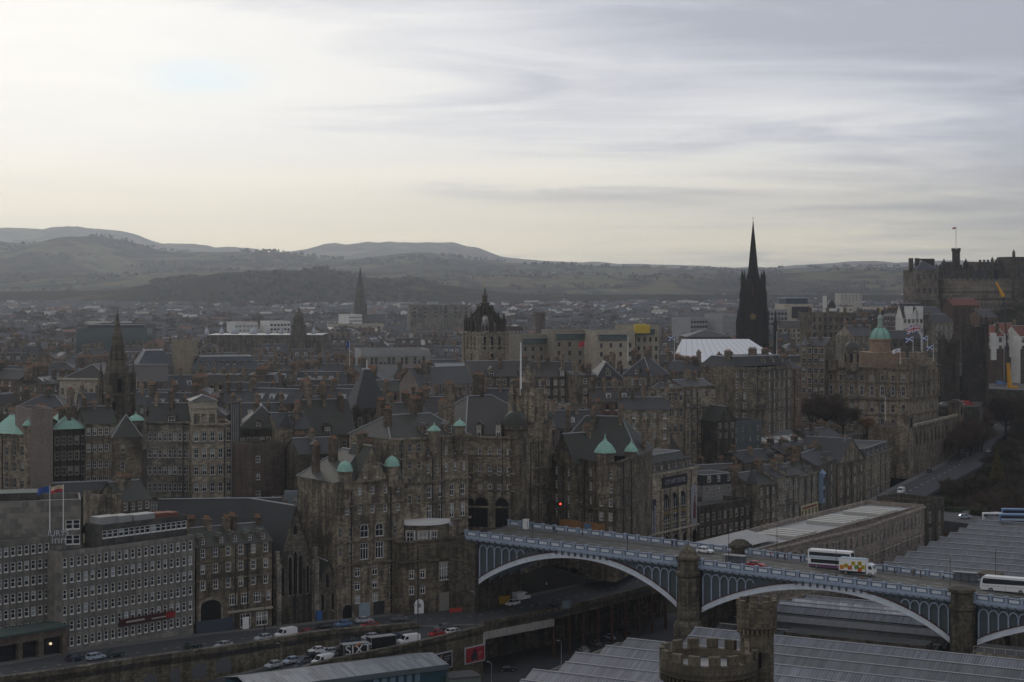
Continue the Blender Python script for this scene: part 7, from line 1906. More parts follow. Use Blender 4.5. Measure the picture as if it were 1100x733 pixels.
def tree_mesh(seed, H, Rc, kind):
    r = random.Random(seed); t = MB(); c = MB()
    tr = H * .028
    tips = []
    def limb(a, d, L, rad_, depth):
        b = a + d * L
        t.bar(a, b, rad_, 5, 0, rad_ * .6)
        tips.append((a.lerp(b, .6), d, L)); tips.append((b, d, L))
        if depth == 0: return
        for i in range(3 if depth > 1 else 3):
            nd = (d + Vector((r.uniform(-1, 1), r.uniform(-1, 1), r.uniform(-.15, .6))) * .75).normalized()
            limb(b if i else a.lerp(b, .7), nd, L * r.uniform(.55, .8), rad_ * .55, depth - 1)
    base = Vector((0, 0, -1)); top = Vector((r.uniform(-.3, .3), r.uniform(-.3, .3), H * .34))
    t.bar(base, top, tr, 7, 0, tr * .75)
    for i in range(5):
        a = i * 2 * math.pi / 5 + r.uniform(-.4, .4); e = r.uniform(.5, 1.15)
        d = Vector((math.cos(a) * math.cos(e), math.sin(a) * math.cos(e), math.sin(e)))
        limb(top - Vector((0, 0, r.uniform(0, H * .08))), d, Rc * .55, tr * .5, 3 if kind == 'bare' else 2)
    if kind == 'bare':
        for p, d, L in tips:
            for k in range(9):
                nd = (d + Vector((r.gauss(0, .7), r.gauss(0, .7), r.gauss(.15, .5)))).normalized(); l = r.uniform(.7, 2.0) * H / 14
                s = nd.orthogonal().normalized() * .075; q = p + Vector((r.gauss(0, .4), r.gauss(0, .4), r.gauss(0, .4)))
                c.add([q - s, q + s, q + nd * l])
                m_ = q + nd * l * .5; n2 = (nd + Vector((r.gauss(0, .6), r.gauss(0, .6), r.gauss(0, .5)))).normalized()
                c.add([m_ - s * .8, m_ + s * .8, m_ + n2 * l * .7])
    else:
        for p, d, L in tips:
            for k in range(26):
                q = p + Vector((r.gauss(0, 1), r.gauss(0, 1), r.gauss(0, .8))) * H * .06
                s = r.uniform(.22, .5) * H / 12; u = Vector((r.gauss(0, 1), r.gauss(0, 1), r.gauss(0, 1))).normalized(); v = u.orthogonal().normalized()
                c.add([q - u * s, q + v * s * .6, q + u * s, q - v * s * .6])
    return t.mesh('trunk', [BARK]), c
def conifer_mesh(seed, H, Rc):
    r = random.Random(seed); t = MB(); c = MB(); t.bar((0, 0, -1), (0, 0, H * .95), H * .02, 6, 0, .04)
    for i in range(1500):
        z = H * (.1 + .9 * r.random() ** 1.3); rr = Rc * (1 - z / H) * (.55 + .45 * r.random()) + .15; a = r.uniform(0, 6.283)
        q = Vector((rr * math.cos(a), rr * math.sin(a), z)); o = Vector((math.cos(a), math.sin(a), -.35)).normalized(); s = r.uniform(.25, .55); v = o.cross(Vector((0, 0, 1))).normalized()
        c.add([q - v * s * .6, q + o * s, q + v * s * .6, q - o * s * .4])
    return t.mesh('trunk', [BARK]), c
TREES = {}
def tree(label, px, py, z, H, Rc, kind, seed, mat, name='bare_tree', group=None, Y=None, rot=0.):
    key = (kind, seed, mat.name)
    if key not in TREES:
        t, c = conifer_mesh(seed, 12, 3.4) if kind == 'conifer' else tree_mesh(seed, 14, 6.0, kind)
        TREES[key] = (t, c.mesh('crown', [mat]))
    t, c = TREES[key]; h0, r0 = (12, 3.4) if kind == 'conifer' else (14, 6.0)
    x, y = P(px, Y) if Y else G(px, py, z)[:2]
    o = thing(name, label, 'tree', (x, y, z), group, rot); o.scale = (Rc / r0, Rc / r0, H / h0)
    a = bpy.data.objects.new('trunk', t); link(a, o); b = bpy.data.objects.new('crown', c); link(b, o)
    return o
gp_ = 'bare trees in the gardens at the right'
rt = random.Random(9)
spots = []
for Y in (575, 600, 628, 655, 682, 712, 745, 780, 818, 858, 900):
    for k in range(11):
        px = 975 + 14 * k + rt.uniform(-7, 7)
        x, y = P(px, Y + rt.uniform(-9, 9))
        lim = interp(y, [(b, a) for a, b in MKT if b > 500])
        if x < lim + 26: continue
        if px < 1012 and Y < 610: continue
        if 1060 < px < 1100 and Y > 870: continue
        spots.append((px, x, y))
rt.shuffle(spots)
nb = 0
plc = ['near the coach yard', 'low on the slope', 'by the garden path', 'beside the bending road', 'below the bank terrace', 'under the college towers', 'at the right edge', 'high on the slope']
DESC = ['spreading', 'slender', 'rounded', 'tangled', 'open crowned', 'leaning', 'dense twigged', 'ragged']
for i, (px, x, y) in enumerate(spots[:110]):
    z = ground(x, y) + .4
    kind = 'bare' if i % 6 else 'leafy'
    where = plc[6] if px > 1085 else plc[0] if y < 610 else plc[3] if px < 1020 and y < 760 else plc[4] if px < 1020 else plc[5] if y > 800 else plc[1] if y < 670 else plc[2] if y < 740 else plc[7]
    base = f"{DESC[i % 8]} {'bare brown' if kind == 'bare' else 'dark evergreen'} garden tree {where}"
    k = CNT.get(base, 0); CNT[base] = k + 1
    lab = base if not k else f"{['', 'second', 'third', 'fourth', 'fifth', 'sixth', 'seventh', 'eighth', 'ninth', 'tenth'][min(k, 9)]} {base}"
    H = rt.uniform(11, 17)
    tree(lab, 0, 0, z, H, H * .45, kind, 20 + i % (5 if kind == 'bare' else 2), (TWIG if i % 3 else TWIGR) if kind == 'bare' else LEAFD, 'garden_tree', gp_, rot=rt.uniform(0, 6)).location = (x, y, z)
tree('pale yellow green cone shaped tree on the garden slope', 1071, 480, 60, 12, 3.6, 'conifer', 3, LEAFY, 'conifer', Y=700)
tree('bare reddish tree spreading in front of the bank', 888, 466, Z(467, 742), 18, 10, 'bare', 41, TWIGR, Y=742)
tree('second bare reddish tree crowding the left end of the bank', 872, 466, Z(464, 748), 14, 8, 'bare', 42, TWIGR, Y=748)
tree('bare reddish tree at the right of the group before the bank', 906, 466, Z(468, 746), 13, 7.5, 'bare', 43, TWIGR, Y=746)
tree('orange leaved small tree below the bank terrace', 931, 462, Z(466, 738), 7.5, 4.2, 'leafy', 44, LEAFO, 'autumn_tree', Y=738)
tree('autumn gold tree right of the left church spire', 150, 372, 84, 14, 8.5, 'leafy', 45, LEAFO, 'autumn_tree', Y=1200)
tree('broad autumn gold tree behind the pale library stack', 196, 372, 84, 15, 10, 'leafy', 46, LEAFO, 'autumn_tree', Y=1190)
tree('small autumn gold tree left of the distant spire', 340, 352, 84, 11, 8, 'leafy', 47, LEAFO, 'autumn_tree', Y=1640)
tree('dark bushy evergreen on the wall behind the hotel roof', 107, 570, 74, 6, 5, 'leafy', 48, LEAFD, 'bush', Y=436)
tree('second dark bush trailing along the wall behind the hotel roof', 119, 572, 73.5, 4.5, 4.5, 'leafy', 49, LEAFD, 'bush', Y=437)
tree('bare twiggy tree poking up at the foot of the picture', 975, 745, 44, 11, 5, 'bare', 50, TWIG, Y=330)
for i, (px, py, Y) in enumerate(((1022, 553, 622), (1037, 552, 628), (1052, 556, 612), (1008, 540, 640))):
    tree(['dark green shrub next to the coach yard wall', 'brightest green shrub behind the coach yard', 'low green shrub left of the blue buses', 'green shrub beside the end of the rose range'][i], px, py, Z(py + 4, Y), 4.6, 4.5, 'leafy', 52 + i % 2, LEAFG, 'shrub', Y=Y)
for i, (px, Y, H, lab) in enumerate(((1042, 785, 13, 'bare tree masking the end of the terrace road'), (1055, 800, 12, 'bare tree right of the end of the terrace road'), (1030, 775, 11, 'small bare tree below the terrace pavilion'), (1066, 872, 14, 'bare tree below the crane foot'), (1080, 866, 15, 'tall bare tree right under the crane foot'), (1096, 870, 14, 'bare tree right of the crane foot'), (1052, 840, 13, 'bare tree between the college and the bending road'))):
    x, y = P(px, Y); z = max(ground(x, y), 58); tree(lab, 0, 0, z, H * 1.5, H * .62, 'bare', 20 + i % 5, TWIG if i % 2 else TWIGR, 'garden_tree', gp_, rot=i * 1.1).location = (x, y, z)
def woods(name, n, area, size, mat, seed, squash=.7, skip=None):
    """a far wood that reads as one mass: twiggy crowns as ragged clumps"""
    r = random.Random(seed); mb = MB()
    protos = []
    for k in range(6):
        pr = []
        for i in range(46):
            th = r.uniform(0, 6.283); ph = math.acos(r.uniform(-.3, 1)); q = Vector((math.sin(ph) * math.cos(th), math.sin(ph) * math.sin(th), math.cos(ph))) * r.uniform(.5, 1.0)
            u = Vector((r.gauss(0, 1), r.gauss(0, 1), r.gauss(0, 1))).normalized() * r.uniform(.18, .42); v = u.orthogonal().normalized() * r.uniform(.15, .36)
            pr.append([q - u, q + v, q + u, q - v])
        protos.append(pr)
    for i in range(n):
        px, Y = area(r)
        x, y = P(px, Y)
        if skip and skip(x, y, px, Y): continue
        s = r.uniform(*size); g = ground(x, y) + s * .45
        for f in protos[i % 6]:
            mb.add([(x + p.x * s, y + p.y * s, g + p.z * s * squash) for p in f], i % 3)
    mats = [mat, TWIGR, LEAFD] if name != 'far_trees' else [mat, TWIGR, mat]
    return tag(mb.build(name, mats), kind='stuff')
woods('parkland_trees', 620, lambda r: (r.uniform(-40, 450), r.uniform(1390, 1850)), (5, 9), TWIG, 4, .9)
woods('far_trees', 5200, lambda r: (r.uniform(-40, 1140), 1600 + 3300 * r.random() ** 1.2), (5, 11), leafmat('twigs_far', (.055, .046, .038)), 5, .8, skip=lambda x, y, px, Y: noise.noise((x / 260, y / 420, 1.5)) > .25 and Y < 4000 or (px > 960 and Y < 1600))
def rock_scrub():
    r = random.Random(8); mb = MB()
    for i in range(520):
        a = r.uniform(math.pi, 2 * math.pi); q = r.uniform(55, 128); x, y = 345 + 1.35 * q * math.cos(a), 1225 + q * math.sin(a)
        s = r.uniform(1.6, 3.6); g = max(rockz(x, y), ground(x, y)) + s * .4
        for k in range(16):
            p = Vector((r.gauss(0, 1), r.gauss(0, 1), abs(r.gauss(0, .7)))) * s * .6; u = Vector((r.gauss(0, 1), r.gauss(0, 1), r.gauss(0, 1))).normalized() * s * .3; v = u.orthogonal().normalized() * s * .26
            mb.add([(x + (p + e).x, y + (p + e).y, g + (p + e).z) for e in (-u, v, u, -v)], i % 3)
    tag(mb.build('rock_scrub', [TWIG, TWIGR, LEAFG]), kind='stuff')
rock_scrub()

FARTW = leafmat('twigs_hill', (.07, .062, .055))
def hill_woods(verts, n, size, thr, seed, far):
    r = random.Random(seed); mb = MB()
    vs = [v for v in verts if abs(v[0] / v[1]) < .30 and v[2] > 90]
    for i in range(n):
        v = r.choice(vs); x, y = v[0] + r.uniform(-9, 9) * far, v[1] + r.uniform(-14, 14) * far
        if far == 1 and not 165 < 550 + x / y * 1950 < 470: continue
        if noise.noise((x / (130 * far), y / (170 * far), seed)) < thr: continue
        s = r.uniform(*size)
        for k in range(9):
            p = Vector((r.gauss(0, .6), r.gauss(0, .6), r.uniform(0, .9))) * s; u = Vector((r.gauss(0, 1), r.gauss(0, 1), r.gauss(0, 1))).normalized() * s * .5; w = u.orthogonal().normalized() * s * .42
            mb.add([(x + (p + e).x, y + (p + e).y, v[2] + (p + e).z) for e in (-u, w, u, -w)], i % 3)
    tag(mb.build('hill_woods', [TWIG, TWIGR, LEAFD] if far == 1 else [FARTW, TWIG, FARTW]), kind='stuff')
hill_woods(RB_, 5200, (4, 8), -.12, 31, 1.0)
hill_woods(RL_, 1200, (5, 10), .0, 33, 1.8)
hill_woods(RR_, 2400, (6, 13), .08, 35, 2.4)
# ------------------------------------------------------------------ vehicles
TYRE = simple('tyre', (.018, .018, .018), .8); RIM = simple('wheel_rim', (.30, .30, .31), .4, .4, .4)
CARGL = simple('car_glass', (.02, .024, .03), .08, .6, 0, .05); HEADL = simple('headlight', (.7, .7, .68), .2, .5); TAILL = simple('tail_light', (.25, .015, .012), .3)
def paint(name, col): 
    return simple('paint_' + name, col, .3, .5, 0, .05)
PC = {'silver': paint('silver', (.42, .44, .46)), 'white': paint('white', (.78, .78, .78)), 'red': paint('red', (.36, .02, .02)), 'navy': paint('navy', (.02, .03, .07)), 'black': paint('black', (.015, .015, .017)), 'green': paint('green', (.02, .045, .035)),
      'blue': paint('blue', (.10, .20, .40)), 'grey': paint('grey', (.12, .13, .14)), 'pale blue': paint('paleblue', (.40, .47, .56)), 'yellow': paint('yellow', (.42, .24, .02))}
def side_extrude(mb, prof, w, mi=0, taper=None):
    """side silhouette (x,z) swept across the width; taper narrows points above a height"""
    def half(z): return w / 2 * (1 - (taper[1] if taper and z > taper[0] else 0))
    n = len(prof)
    A = [(x, -half(z), z) for x, z in prof]; Bq = [(x, half(z), z) for x, z in prof]
    mb.add(A, mi); mb.add(list(reversed(Bq)), mi)
    for i in range(n):
        j = (i + 1) % n; mb.add([A[i], A[j], Bq[j], Bq[i]], mi)
def wheel_mesh(r, w):
    mb = MB(); n = 14
    for rr, a, b, mi in ((r, -w / 2, w / 2, 0), (r * .58, -w / 2 - .01, w / 2 + .01, 1)):
        ca = [(rr * math.cos(6.283 * i / n), a, rr * math.sin(6.283 * i / n)) for i in range(n)]; cb = [(x, b, z) for x, _, z in ca]
        mb.add(ca, mi); mb.add(list(reversed(cb)), mi)
        for i in range(n): mb.add([ca[i], ca[(i + 1) % n], cb[(i + 1) % n], cb[i]], mi)
    return mb.mesh('wheel', [TYRE, RIM])
WH = wheel_mesh(.32, .22); WHB = wheel_mesh(.48, .3)
VP = {}
def vehicle_parts(kind):
    if kind in VP: return VP[kind]
    parts = []
    def add(name, mb, mats, loc=None): parts.append((name, mb.mesh(name, mats), loc))
    def wheels(xs, y, me, r):
        for x in xs:
            for s in (-1, 1): parts.append(('wheel', me, Vector((x, s * y, r))))
    def lamps(xf, xr, y, z, s=.16):
        for q in (-1, 1):
            mb = MB(); mb.box(xf - .04, xf + .03, q * y - s, q * y + s, z - .09, z + .09); add('headlight', mb, [HEADL])
            mb = MB(); mb.box(xr - .03, xr + .04, q * y - s, q * y + s, z + .02, z + .24); add('tail_light', mb, [TAILL])
    if kind in ('hatchback', 'saloon', 'estate'):
        back = {'hatchback': -1.85, 'saloon': -2.2, 'estate': -2.2}[kind]
        tail = {'hatchback': (-1.75, -1.25), 'saloon': (-1.55, -.95), 'estate': (-2.05, -1.75)}[kind]
        mb = MB()
        side_extrude(mb, [(back, .32), (2.05, .30), (2.12, .5), (2.0, .74), (1.0, .93), (-1.2, .97), (back + .05, .95), (back - .05, .6)], 1.74, 0, (.9, .03))
        side_extrude(mb, [(.45, 1.425), (tail[1], 1.425), (tail[1] - .05, 1.465), (.38, 1.475)], 1.30, 0)
        for x0, x1, z0, z1 in ((.98, .45, .93, 1.44), (-.35, -.35, .95, 1.44), (tail[0], tail[1], .96, 1.44)):
            for s in (-1, 1): mb.bar((x0, s * .80, z0), (x1, s * .63, z1), .045, 4, 0)
        add('body', mb, [PC['silver']])
        mb = MB(); side_extrude(mb, [(.96, .94), (.44, 1.42), (tail[1], 1.42), (tail[0], .96)], 1.60, 0, (1.2, .20)); add('windows', mb, [CARGL])
        wheels((1.25, back + .75), .78, WH, .32); lamps(2.06, back, .62, .62)
    elif kind == 'van':
        mb = MB(); side_extrude(mb, [(-2.6, .38), (2.55, .36), (2.62, .75), (2.45, 1.08), (1.75, 1.25), (1.15, 2.08), (.6, 2.24), (-2.5, 2.24), (-2.62, 2.0)], 1.95, 0, (1.3, .05)); add('body', mb, [PC['white']])
        mb = MB(); mb.add([(1.79, -.85, 1.27), (1.79, .85, 1.27), (1.21, .80, 2.06), (1.21, -.80, 2.06)])
        for s in (-1, 1): mb.add([(1.55, s * .985, 1.3), (.55, s * .985, 1.3), (.55, s * .95, 1.95), (1.08, s * .95, 1.95)])
        add('windows', mb, [CARGL]); wheels((1.75, -1.6), .86, WH, .34); lamps(2.55, -2.6, .74, .85)
    elif kind == 'double_decker':
        mb = MB(); side_extrude(mb, [(-5.3, .35), (5.2, .35), (5.35, 1.2), (5.25, 3.0), (5.0, 4.2), (4.8, 4.3), (-5.2, 4.3), (-5.35, 4.1)], 2.5, 0); add('body', mb, [PC['white']])
        mb = MB()
        for s in (-1, 1):
            mb.add([(-4.6, s * 1.265, 1.25), (4.6, s * 1.265, 1.25), (4.6, s * 1.265, 2.15), (-4.6, s * 1.265, 2.15)]); mb.add([(-5.0, s * 1.265, 2.95), (4.9, s * 1.265, 2.95), (4.9, s * 1.265, 3.8), (-5.0, s * 1.265, 3.8)])
        mb.add([(5.36, -1.1, 1.2), (5.36, 1.1, 1.2), (5.3, 1.1, 2.4), (5.3, -1.1, 2.4)]); mb.add([(5.29, -1.1, 2.95), (5.29, 1.1, 2.95), (5.06, 1.1, 3.95), (5.06, -1.1, 3.95)]); add('windows', mb, [CARGL])
        mb = MB()
        for s in (-1, 1):
            mb.add([(-5.0, s * 1.266, 2.25), (5.0, s * 1.266, 2.25), (5.0, s * 1.266, 2.85), (-5.0, s * 1.266, 2.85)], 0); mb.add([(-5.2, s * 1.266, .38), (1.2, s * 1.266, .38), (3.6, s * 1.266, .95), (-5.2, s * 1.266, .95)], 1)
            mb.add([(1.3, s * 1.266, .38), (5.0, s * 1.266, .38), (5.0, s * 1.266, .6), (2.6, s * 1.266, .6)], 2)
        add('livery', mb, [simple('livery_blue', (.42, .50, .60), .4), simple('livery_purple', (.16, .05, .16), .4), simple('livery_pink', (.40, .06, .14), .4)])
        mb = MB(); pts = [(.2, 1.2), (1.3, 1.2), (1.35, 1.9), (1.0, 2.6), (.6, 2.7), (.35, 2.3)]
        mb.add([(x + 2.0, -1.268, z) for x, z in pts]); add('advert', mb, [simple('advert_tan', (.34, .19, .10), .6)])
        wheels((3.4, -3.2), 1.12, WHB, .48); lamps(5.3, -5.35, 1.0, .8)
    elif kind == 'coach':
        mb = MB(); side_extrude(mb, [(-6, .4), (5.7, .38), (5.98, .9), (5.9, 1.9), (5.5, 3.2), (5.1, 3.42), (-5.7, 3.42), (-6.05, 3.1)], 2.5, 0); add('body', mb, [PC['white']])
        mb = MB()
        for s in (-1, 1): mb.add([(-5.6, s * 1.265, 1.95), (5.25, s * 1.265, 1.75), (5.45, s * 1.265, 2.2), (5.2, s * 1.265, 2.95), (-5.6, s * 1.265, 2.95)])
        mb.add([(5.97, -1.1, 1.4), (5.97, 1.1, 1.4), (5.55, 1.1, 3.15), (5.55, -1.1, 3.15)]); add('windows', mb, [CARGL])
        mb = MB()
        for s in (-1, 1):
            for x in (4.2, .3): mb.box(x - .02, x + .02, s * 1.262 - .006, s * 1.262 + .006, .5, 1.9)
            mb.box(-5.8, 5.6, s * 1.262 - .006, s * 1.262 + .006, 1.28, 1.34)
        add('panel_seams', mb, [PC['grey']]); wheels((3.5, -3.0), 1.12, WHB, .48); lamps(5.93, -6, 1.0, .85)
    elif kind == 'lorry':
        mb = MB(); side_extrude(mb, [(2.15, .55), (3.95, .5), (4.05, 1.1), (3.9, 1.75), (3.6, 2.55), (3.2, 2.75), (2.15, 2.75)], 2.2, 0); add('cab', mb, [PC['white']])
        mb = MB(); mb.add([(3.93, -.95, 1.75), (3.93, .95, 1.75), (3.65, .95, 2.5), (3.65, -.95, 2.5)])
        for s in (-1, 1): mb.add([(2.7, s * 1.11, 1.65), (3.6, s * 1.11, 1.65), (3.4, s * 1.11, 2.4), (2.7, s * 1.11, 2.4)])
        add('windows', mb, [CARGL])
        mb = MB(); mb.box(-4.2, 2.0, -1.25, 1.25, 1.0, 3.75); mb.box(-4.25, 2.05, -1.28, 1.28, 3.76, 3.84, 1); add('box_body', mb, [PC['white'], simple('roof_rail_blue', (.30, .38, .44), .5)])
        mb = MB(); mb.box(-4.0, 2.4, -.9, .9, .5, .98); add('chassis', mb, [DARKM]); wheels((3.1, -2.6), .95, WHB, .48); lamps(4.0, -4.2, .85, .8)
    elif kind == 'box_trailer':
        mb = MB(); mb.box(-3.2, 3.2, -1.2, 1.2, .7, 3.1); mb.box(-3.25, 3.25, -1.23, 1.23, 3.11, 3.2, 1); add('box_body', mb, [PC['black'], FLATPALE])
        mb = MB()
        for x in (-3.2, 3.2):
            for s in (-1, 1): mb.box(x - .05, x + .05, s * 1.2 - .06, s * 1.2 + .06, .7, 3.2)
        add('corner_post', mb, [LEAD]); mb = MB(); mb.box(-3, 3, -.8, .8, .45, .69); add('chassis', mb, [DARKM]); wheels((1.2, -1.8), .95, WHB, .44)
    VP[kind] = parts; return parts
CATS = {'hatchback': 'car', 'saloon': 'car', 'estate': 'car', 'van': 'van', 'double_decker': 'bus', 'coach': 'coach', 'lorry': 'lorry', 'box_trailer': 'trailer'}
NAMES = {'hatchback': 'hatchback_car', 'saloon': 'saloon_car', 'estate': 'estate_car', 'van': 'van', 'double_decker': 'double_decker_bus', 'coach': 'coach', 'lorry': 'box_lorry', 'box_trailer': 'box_trailer'}
def vehicle(kind, label, loc, rz, col=None, group=None):
    root = thing(NAMES[kind], label, CATS[kind], loc, group, rz)
    for nm, me, l in vehicle_parts(kind):
        o = bpy.data.objects.new(nm, me); link(o, root)
        if l is not None: o.location = l
        if nm == 'body' and col:
            o.material_slots[0].link = 'OBJECT'; o.material_slots[0].material = PC[col]
    return root
def seg_dir(poly, x):
    for a, b in zip(poly, poly[1:]):
        if a[0] <= x <= b[0]: return math.atan2(b[1] - a[1], b[0] - a[0])
    return 0.6
def at_road(px, py, edgeA, edgeB):
    """the point of a road seen at this pixel, and the road's heading there"""
    z = 55
    for _ in range(6):
        p = G(px, py, z); best = min(range(len(edgeA)), key=lambda i: (Vector(edgeA[i][:2]) + Vector(edgeB[i][:2]) - 2 * Vector(p[:2])).length)
        z = (edgeA[best][2] + edgeB[best][2]) / 2
    i = min(best, len(edgeA) - 2); m0 = (Vector(edgeA[i]) + Vector(edgeB[i])) / 2; m1 = (Vector(edgeA[i + 1]) + Vector(edgeB[i + 1])) / 2
    p = G(px, py, z + .03); return p, math.atan2(m1.y - m0.y, m1.x - m0.x)
gS = 'vehicles on the upper street'; gP = 'vehicles on the ramp below'
for kind, col, px, py, flip, lab, grp in (
        ('hatchback', 'navy', 80, 710, 0, 'dark blue hatchback parked outside the hotel portico', gS), ('estate', 'pale blue', 103, 708.5, 0, 'pale blue estate car parked between two dark cars', gS), ('saloon', 'green', 123, 705.5, 0, 'dark green saloon parked under the hotel windows', gS),
        ('saloon', 'silver', 240, 696, 1, 'silver saloon driving past the blocked carriage arch', gS), ('hatchback', 'silver', 283, 688, 1, 'silver hatchback following just behind the white van', gS), ('van', 'white', 307, 685, 1, 'white van passing the church buttress', gS),
        ('hatchback', 'red', 328, 683, 1, 'small red hatchback in front of the church', gS), ('hatchback', 'blue', 369, 673, 1, 'blue and white checked hatchback in front of the chapel', gS), ('saloon', 'silver', 391.5, 669, 0, 'silver saloon by the dark arched doorway', gS), ('saloon', 'red', 397, 674.5, 1, 'dark red saloon nearest the retaining wall', gS), ('estate', 'black', 347, 677, 1, 'black estate car between the red hatchback and the checked hatchback', gS), ('saloon', 'grey', 430, 667, 0, 'grey saloon driving past the white arched door', gS), ('hatchback', 'green', 207, 697, 0, 'dark green hatchback parked at the end of the hotel', gS)):
    p, a = at_road(px, py, FA, NA); vehicle(kind, lab, p, a + (math.pi if flip else 0), col, grp)
for kind, col, px, py, flip, lab in (
        ('hatchback', 'silver', 294, 717, 1, 'light silver hatchback first in the parked row on the ramp'), ('hatchback', 'pale blue', 313, 712.5, 1, 'pale blue grey hatchback second in the parked row on the ramp'), ('saloon', 'black', 333.5, 708.5, 1, 'black saloon third in the parked row on the ramp'),
        ('estate', 'navy', 320, 721, 1, 'dark blue estate car in the nearer lane of the ramp'), ('saloon', 'green', 297, 727, 1, 'dark green saloon lowest on the ramp'), ('van', 'white', 347, 714, 1, 'small white van beside the black saloon on the ramp'), ('hatchback', 'silver', 354, 703, 1, 'silver hatchback behind the black advertising van'),
        ('saloon', 'black', 360, 709.5, 1, 'black saloon just below the black advertising van'), ('saloon', 'navy', 423, 686.5, 1, 'navy saloon between the black trailer and the white van'), ('van', 'white', 439, 692, 1, 'big white van climbing the ramp'),
        ('saloon', 'red', 469.5, 683.5, 1, 'red saloon low beside the ramp wall'), ('estate', 'grey', 476, 676.5, 1, 'grey estate car at the head of the ramp'), ('estate', 'white', 488, 681.5, 0, 'white estate car at the head of the ramp'), ('hatchback', 'grey', 326, 712.5, 1, 'small grey hatchback squeezed beside the black saloon on the ramp'), ('saloon', 'navy', 377, 691.5, 1, 'navy saloon in the far lane behind the lettered lorry'), ('hatchback', 'silver', 398, 687, 1, 'silver hatchback in the far lane above the black trailer'), ('saloon', 'white', 341, 701.5, 1, 'white saloon under the parking sign on the ramp')):
    p, a = at_road(px, py, RF, RN); vehicle(kind, lab, p, a + (math.pi if flip else 0), col, gP)
vehicle('van', 'white van roof at the foot of the picture beside the shed', G(262, 738, 48.4), .55, 'white', gP)
# black advertising lorry and trailer
p, a = at_road(381, 706, RF, RN)
v = vehicle('box_trailer', 'black rental van body with giant white and orange lettering', p, a, None, gP); v.name = 'rental_lorry'; v['category'] = 'lorry'
SIXW = simple('letter_white', (.62, .62, .62), .6)
t_ = text('SIXT', 2.3, (0, 0, 0), 0, SIXW); t_.parent = v; t_.location = (.35, -1.27, 1.8); t_.rotation_euler = (rad(90), 0, 0); t_.scale = (1.42, 1.35, 1)
mb = MB(); mb.add([(-.9, -1.29, 2.6), (-.5, -1.29, 2.45), (1.1, -1.29, 3.15), (.6, -1.29, 3.35)]); mb.build('orange_flash', [simple('flash_orange', (.62, .15, .02), .6)], v, (0, 0, 0))
mb = MB(); side_extrude(mb, [(-3.3, .5), (-4.7, .5), (-4.75, 1.2), (-4.3, 1.5), (-3.9, 2.2), (-3.3, 2.25)], 2.0, 0); mb.build('cab', [PC['black']], v, (0, 0, 0))
p, a = at_road(409.5, 698, RF, RN)
v = vehicle('box_trailer', 'plain black box trailer with a buff roof on the ramp', p, a, None, gP)
# under the bridge and in the yard
p, a = at_road(551, 650.5, FA, NA); vehicle('hatchback', 'white hatchback parked beside a yellow skip under the bridge', p, a + math.pi, 'white')
p, a = at_road(560, 645, FA, NA); vehicle('van', 'white tipper van parked behind the yellow skip under the bridge', p, a, 'white')
p, a = at_road(596, 655.5, FA, NA); vehicle('saloon', 'black saloon driving beneath the bridge past a grey sign', p, a, 'black')
vehicle('saloon', 'black saloon alone in the station yard below the hoardings', G(545, 721, 43.65), .2, 'black')
for i, (px, py, c) in enumerate(((627, 701, 'silver'), (640, 694, 'grey'), (655, 687, 'pale blue'), (671, 681, 'black'))):
    x, y = G(px, py, 43.6)[:2]; vehicle('saloon', ['silver saloon parked behind the first rusty columns', 'grey saloon parked second behind the rusty columns', 'pale blue saloon parked third behind the rusty columns', 'black saloon parked furthest behind the rusty columns'][i], (x, y, 43.64), 1.9, c, 'cars parked behind the rusty columns')
# on the bridge
def on_bridge(px, t):
    s = 60.
    for _ in range(30):
        x, y, _z = B(s, t, 0); s += ((px - CX) * y / F - x) / (BU.x - (px - CX) / F * BU.y)
    return s, B(s, t, pz(s) - 1.44)
for kind, col, px, t, flip, lab in (('hatchback', 'white', 757, 17.2, 0, 'white hatchback on the bridge behind the first pier cap'), ('saloon', 'red', 812, 7.0, 0, 'bright red saloon crossing the bridge'), ('double_decker', None, 893, 17.4, 0, 'white double decker bus with purple skirt on the bridge'),
                                    ('coach', 'white', 1083, 14.6, 1, 'plain white coach at the right end of the bridge')):
    s, p = on_bridge(px, t); vehicle(kind, lab, p, brz + (math.pi if flip else 0), col)
s, p = on_bridge(922, 13.2)
v = vehicle('lorry', 'white box lorry decorated with coloured letter tiles on the bridge', p, brz)
TC = {k: simple('tile_' + k, c, .6, .2, 0, .03) for k, c in {'y': (.55, .40, .03), 'o': (.60, .20, .02), 'r': (.50, .03, .02), 'g': (.03, .22, .06), 'k': (.02, .02, .02)}.items()}
for x, z, c, ch in ((-3.5, 1.75, 'o', 'J'), (-2.5, 2.15, 'y', 'A'), (-1.6, 1.75, 'r', 'R'), (-.8, 2.75, 'y', 'T'), (.0, 2.0, 'g', 'E'), (.75, 2.85, 'y', 'R'), (1.5, 2.05, 'y', 'S'), (.75, 1.5, 'r', 'O')):
    mb = MB(); w = .5; mb.add([(x - w, -1.262, z - w), (x + w, -1.262, z - w + .05), (x + w, -1.262, z + w), (x - w, -1.262, z + w - .05)]); tl = mb.build('letter_tile', [TC[c]], v, (0, 0, 0))
    t_ = text(ch, .95, (0, 0, 0), 0, TC['k'] if c == 'y' else TC['y'], None); t_.parent = tl; t_.location = (x, -1.27, z)
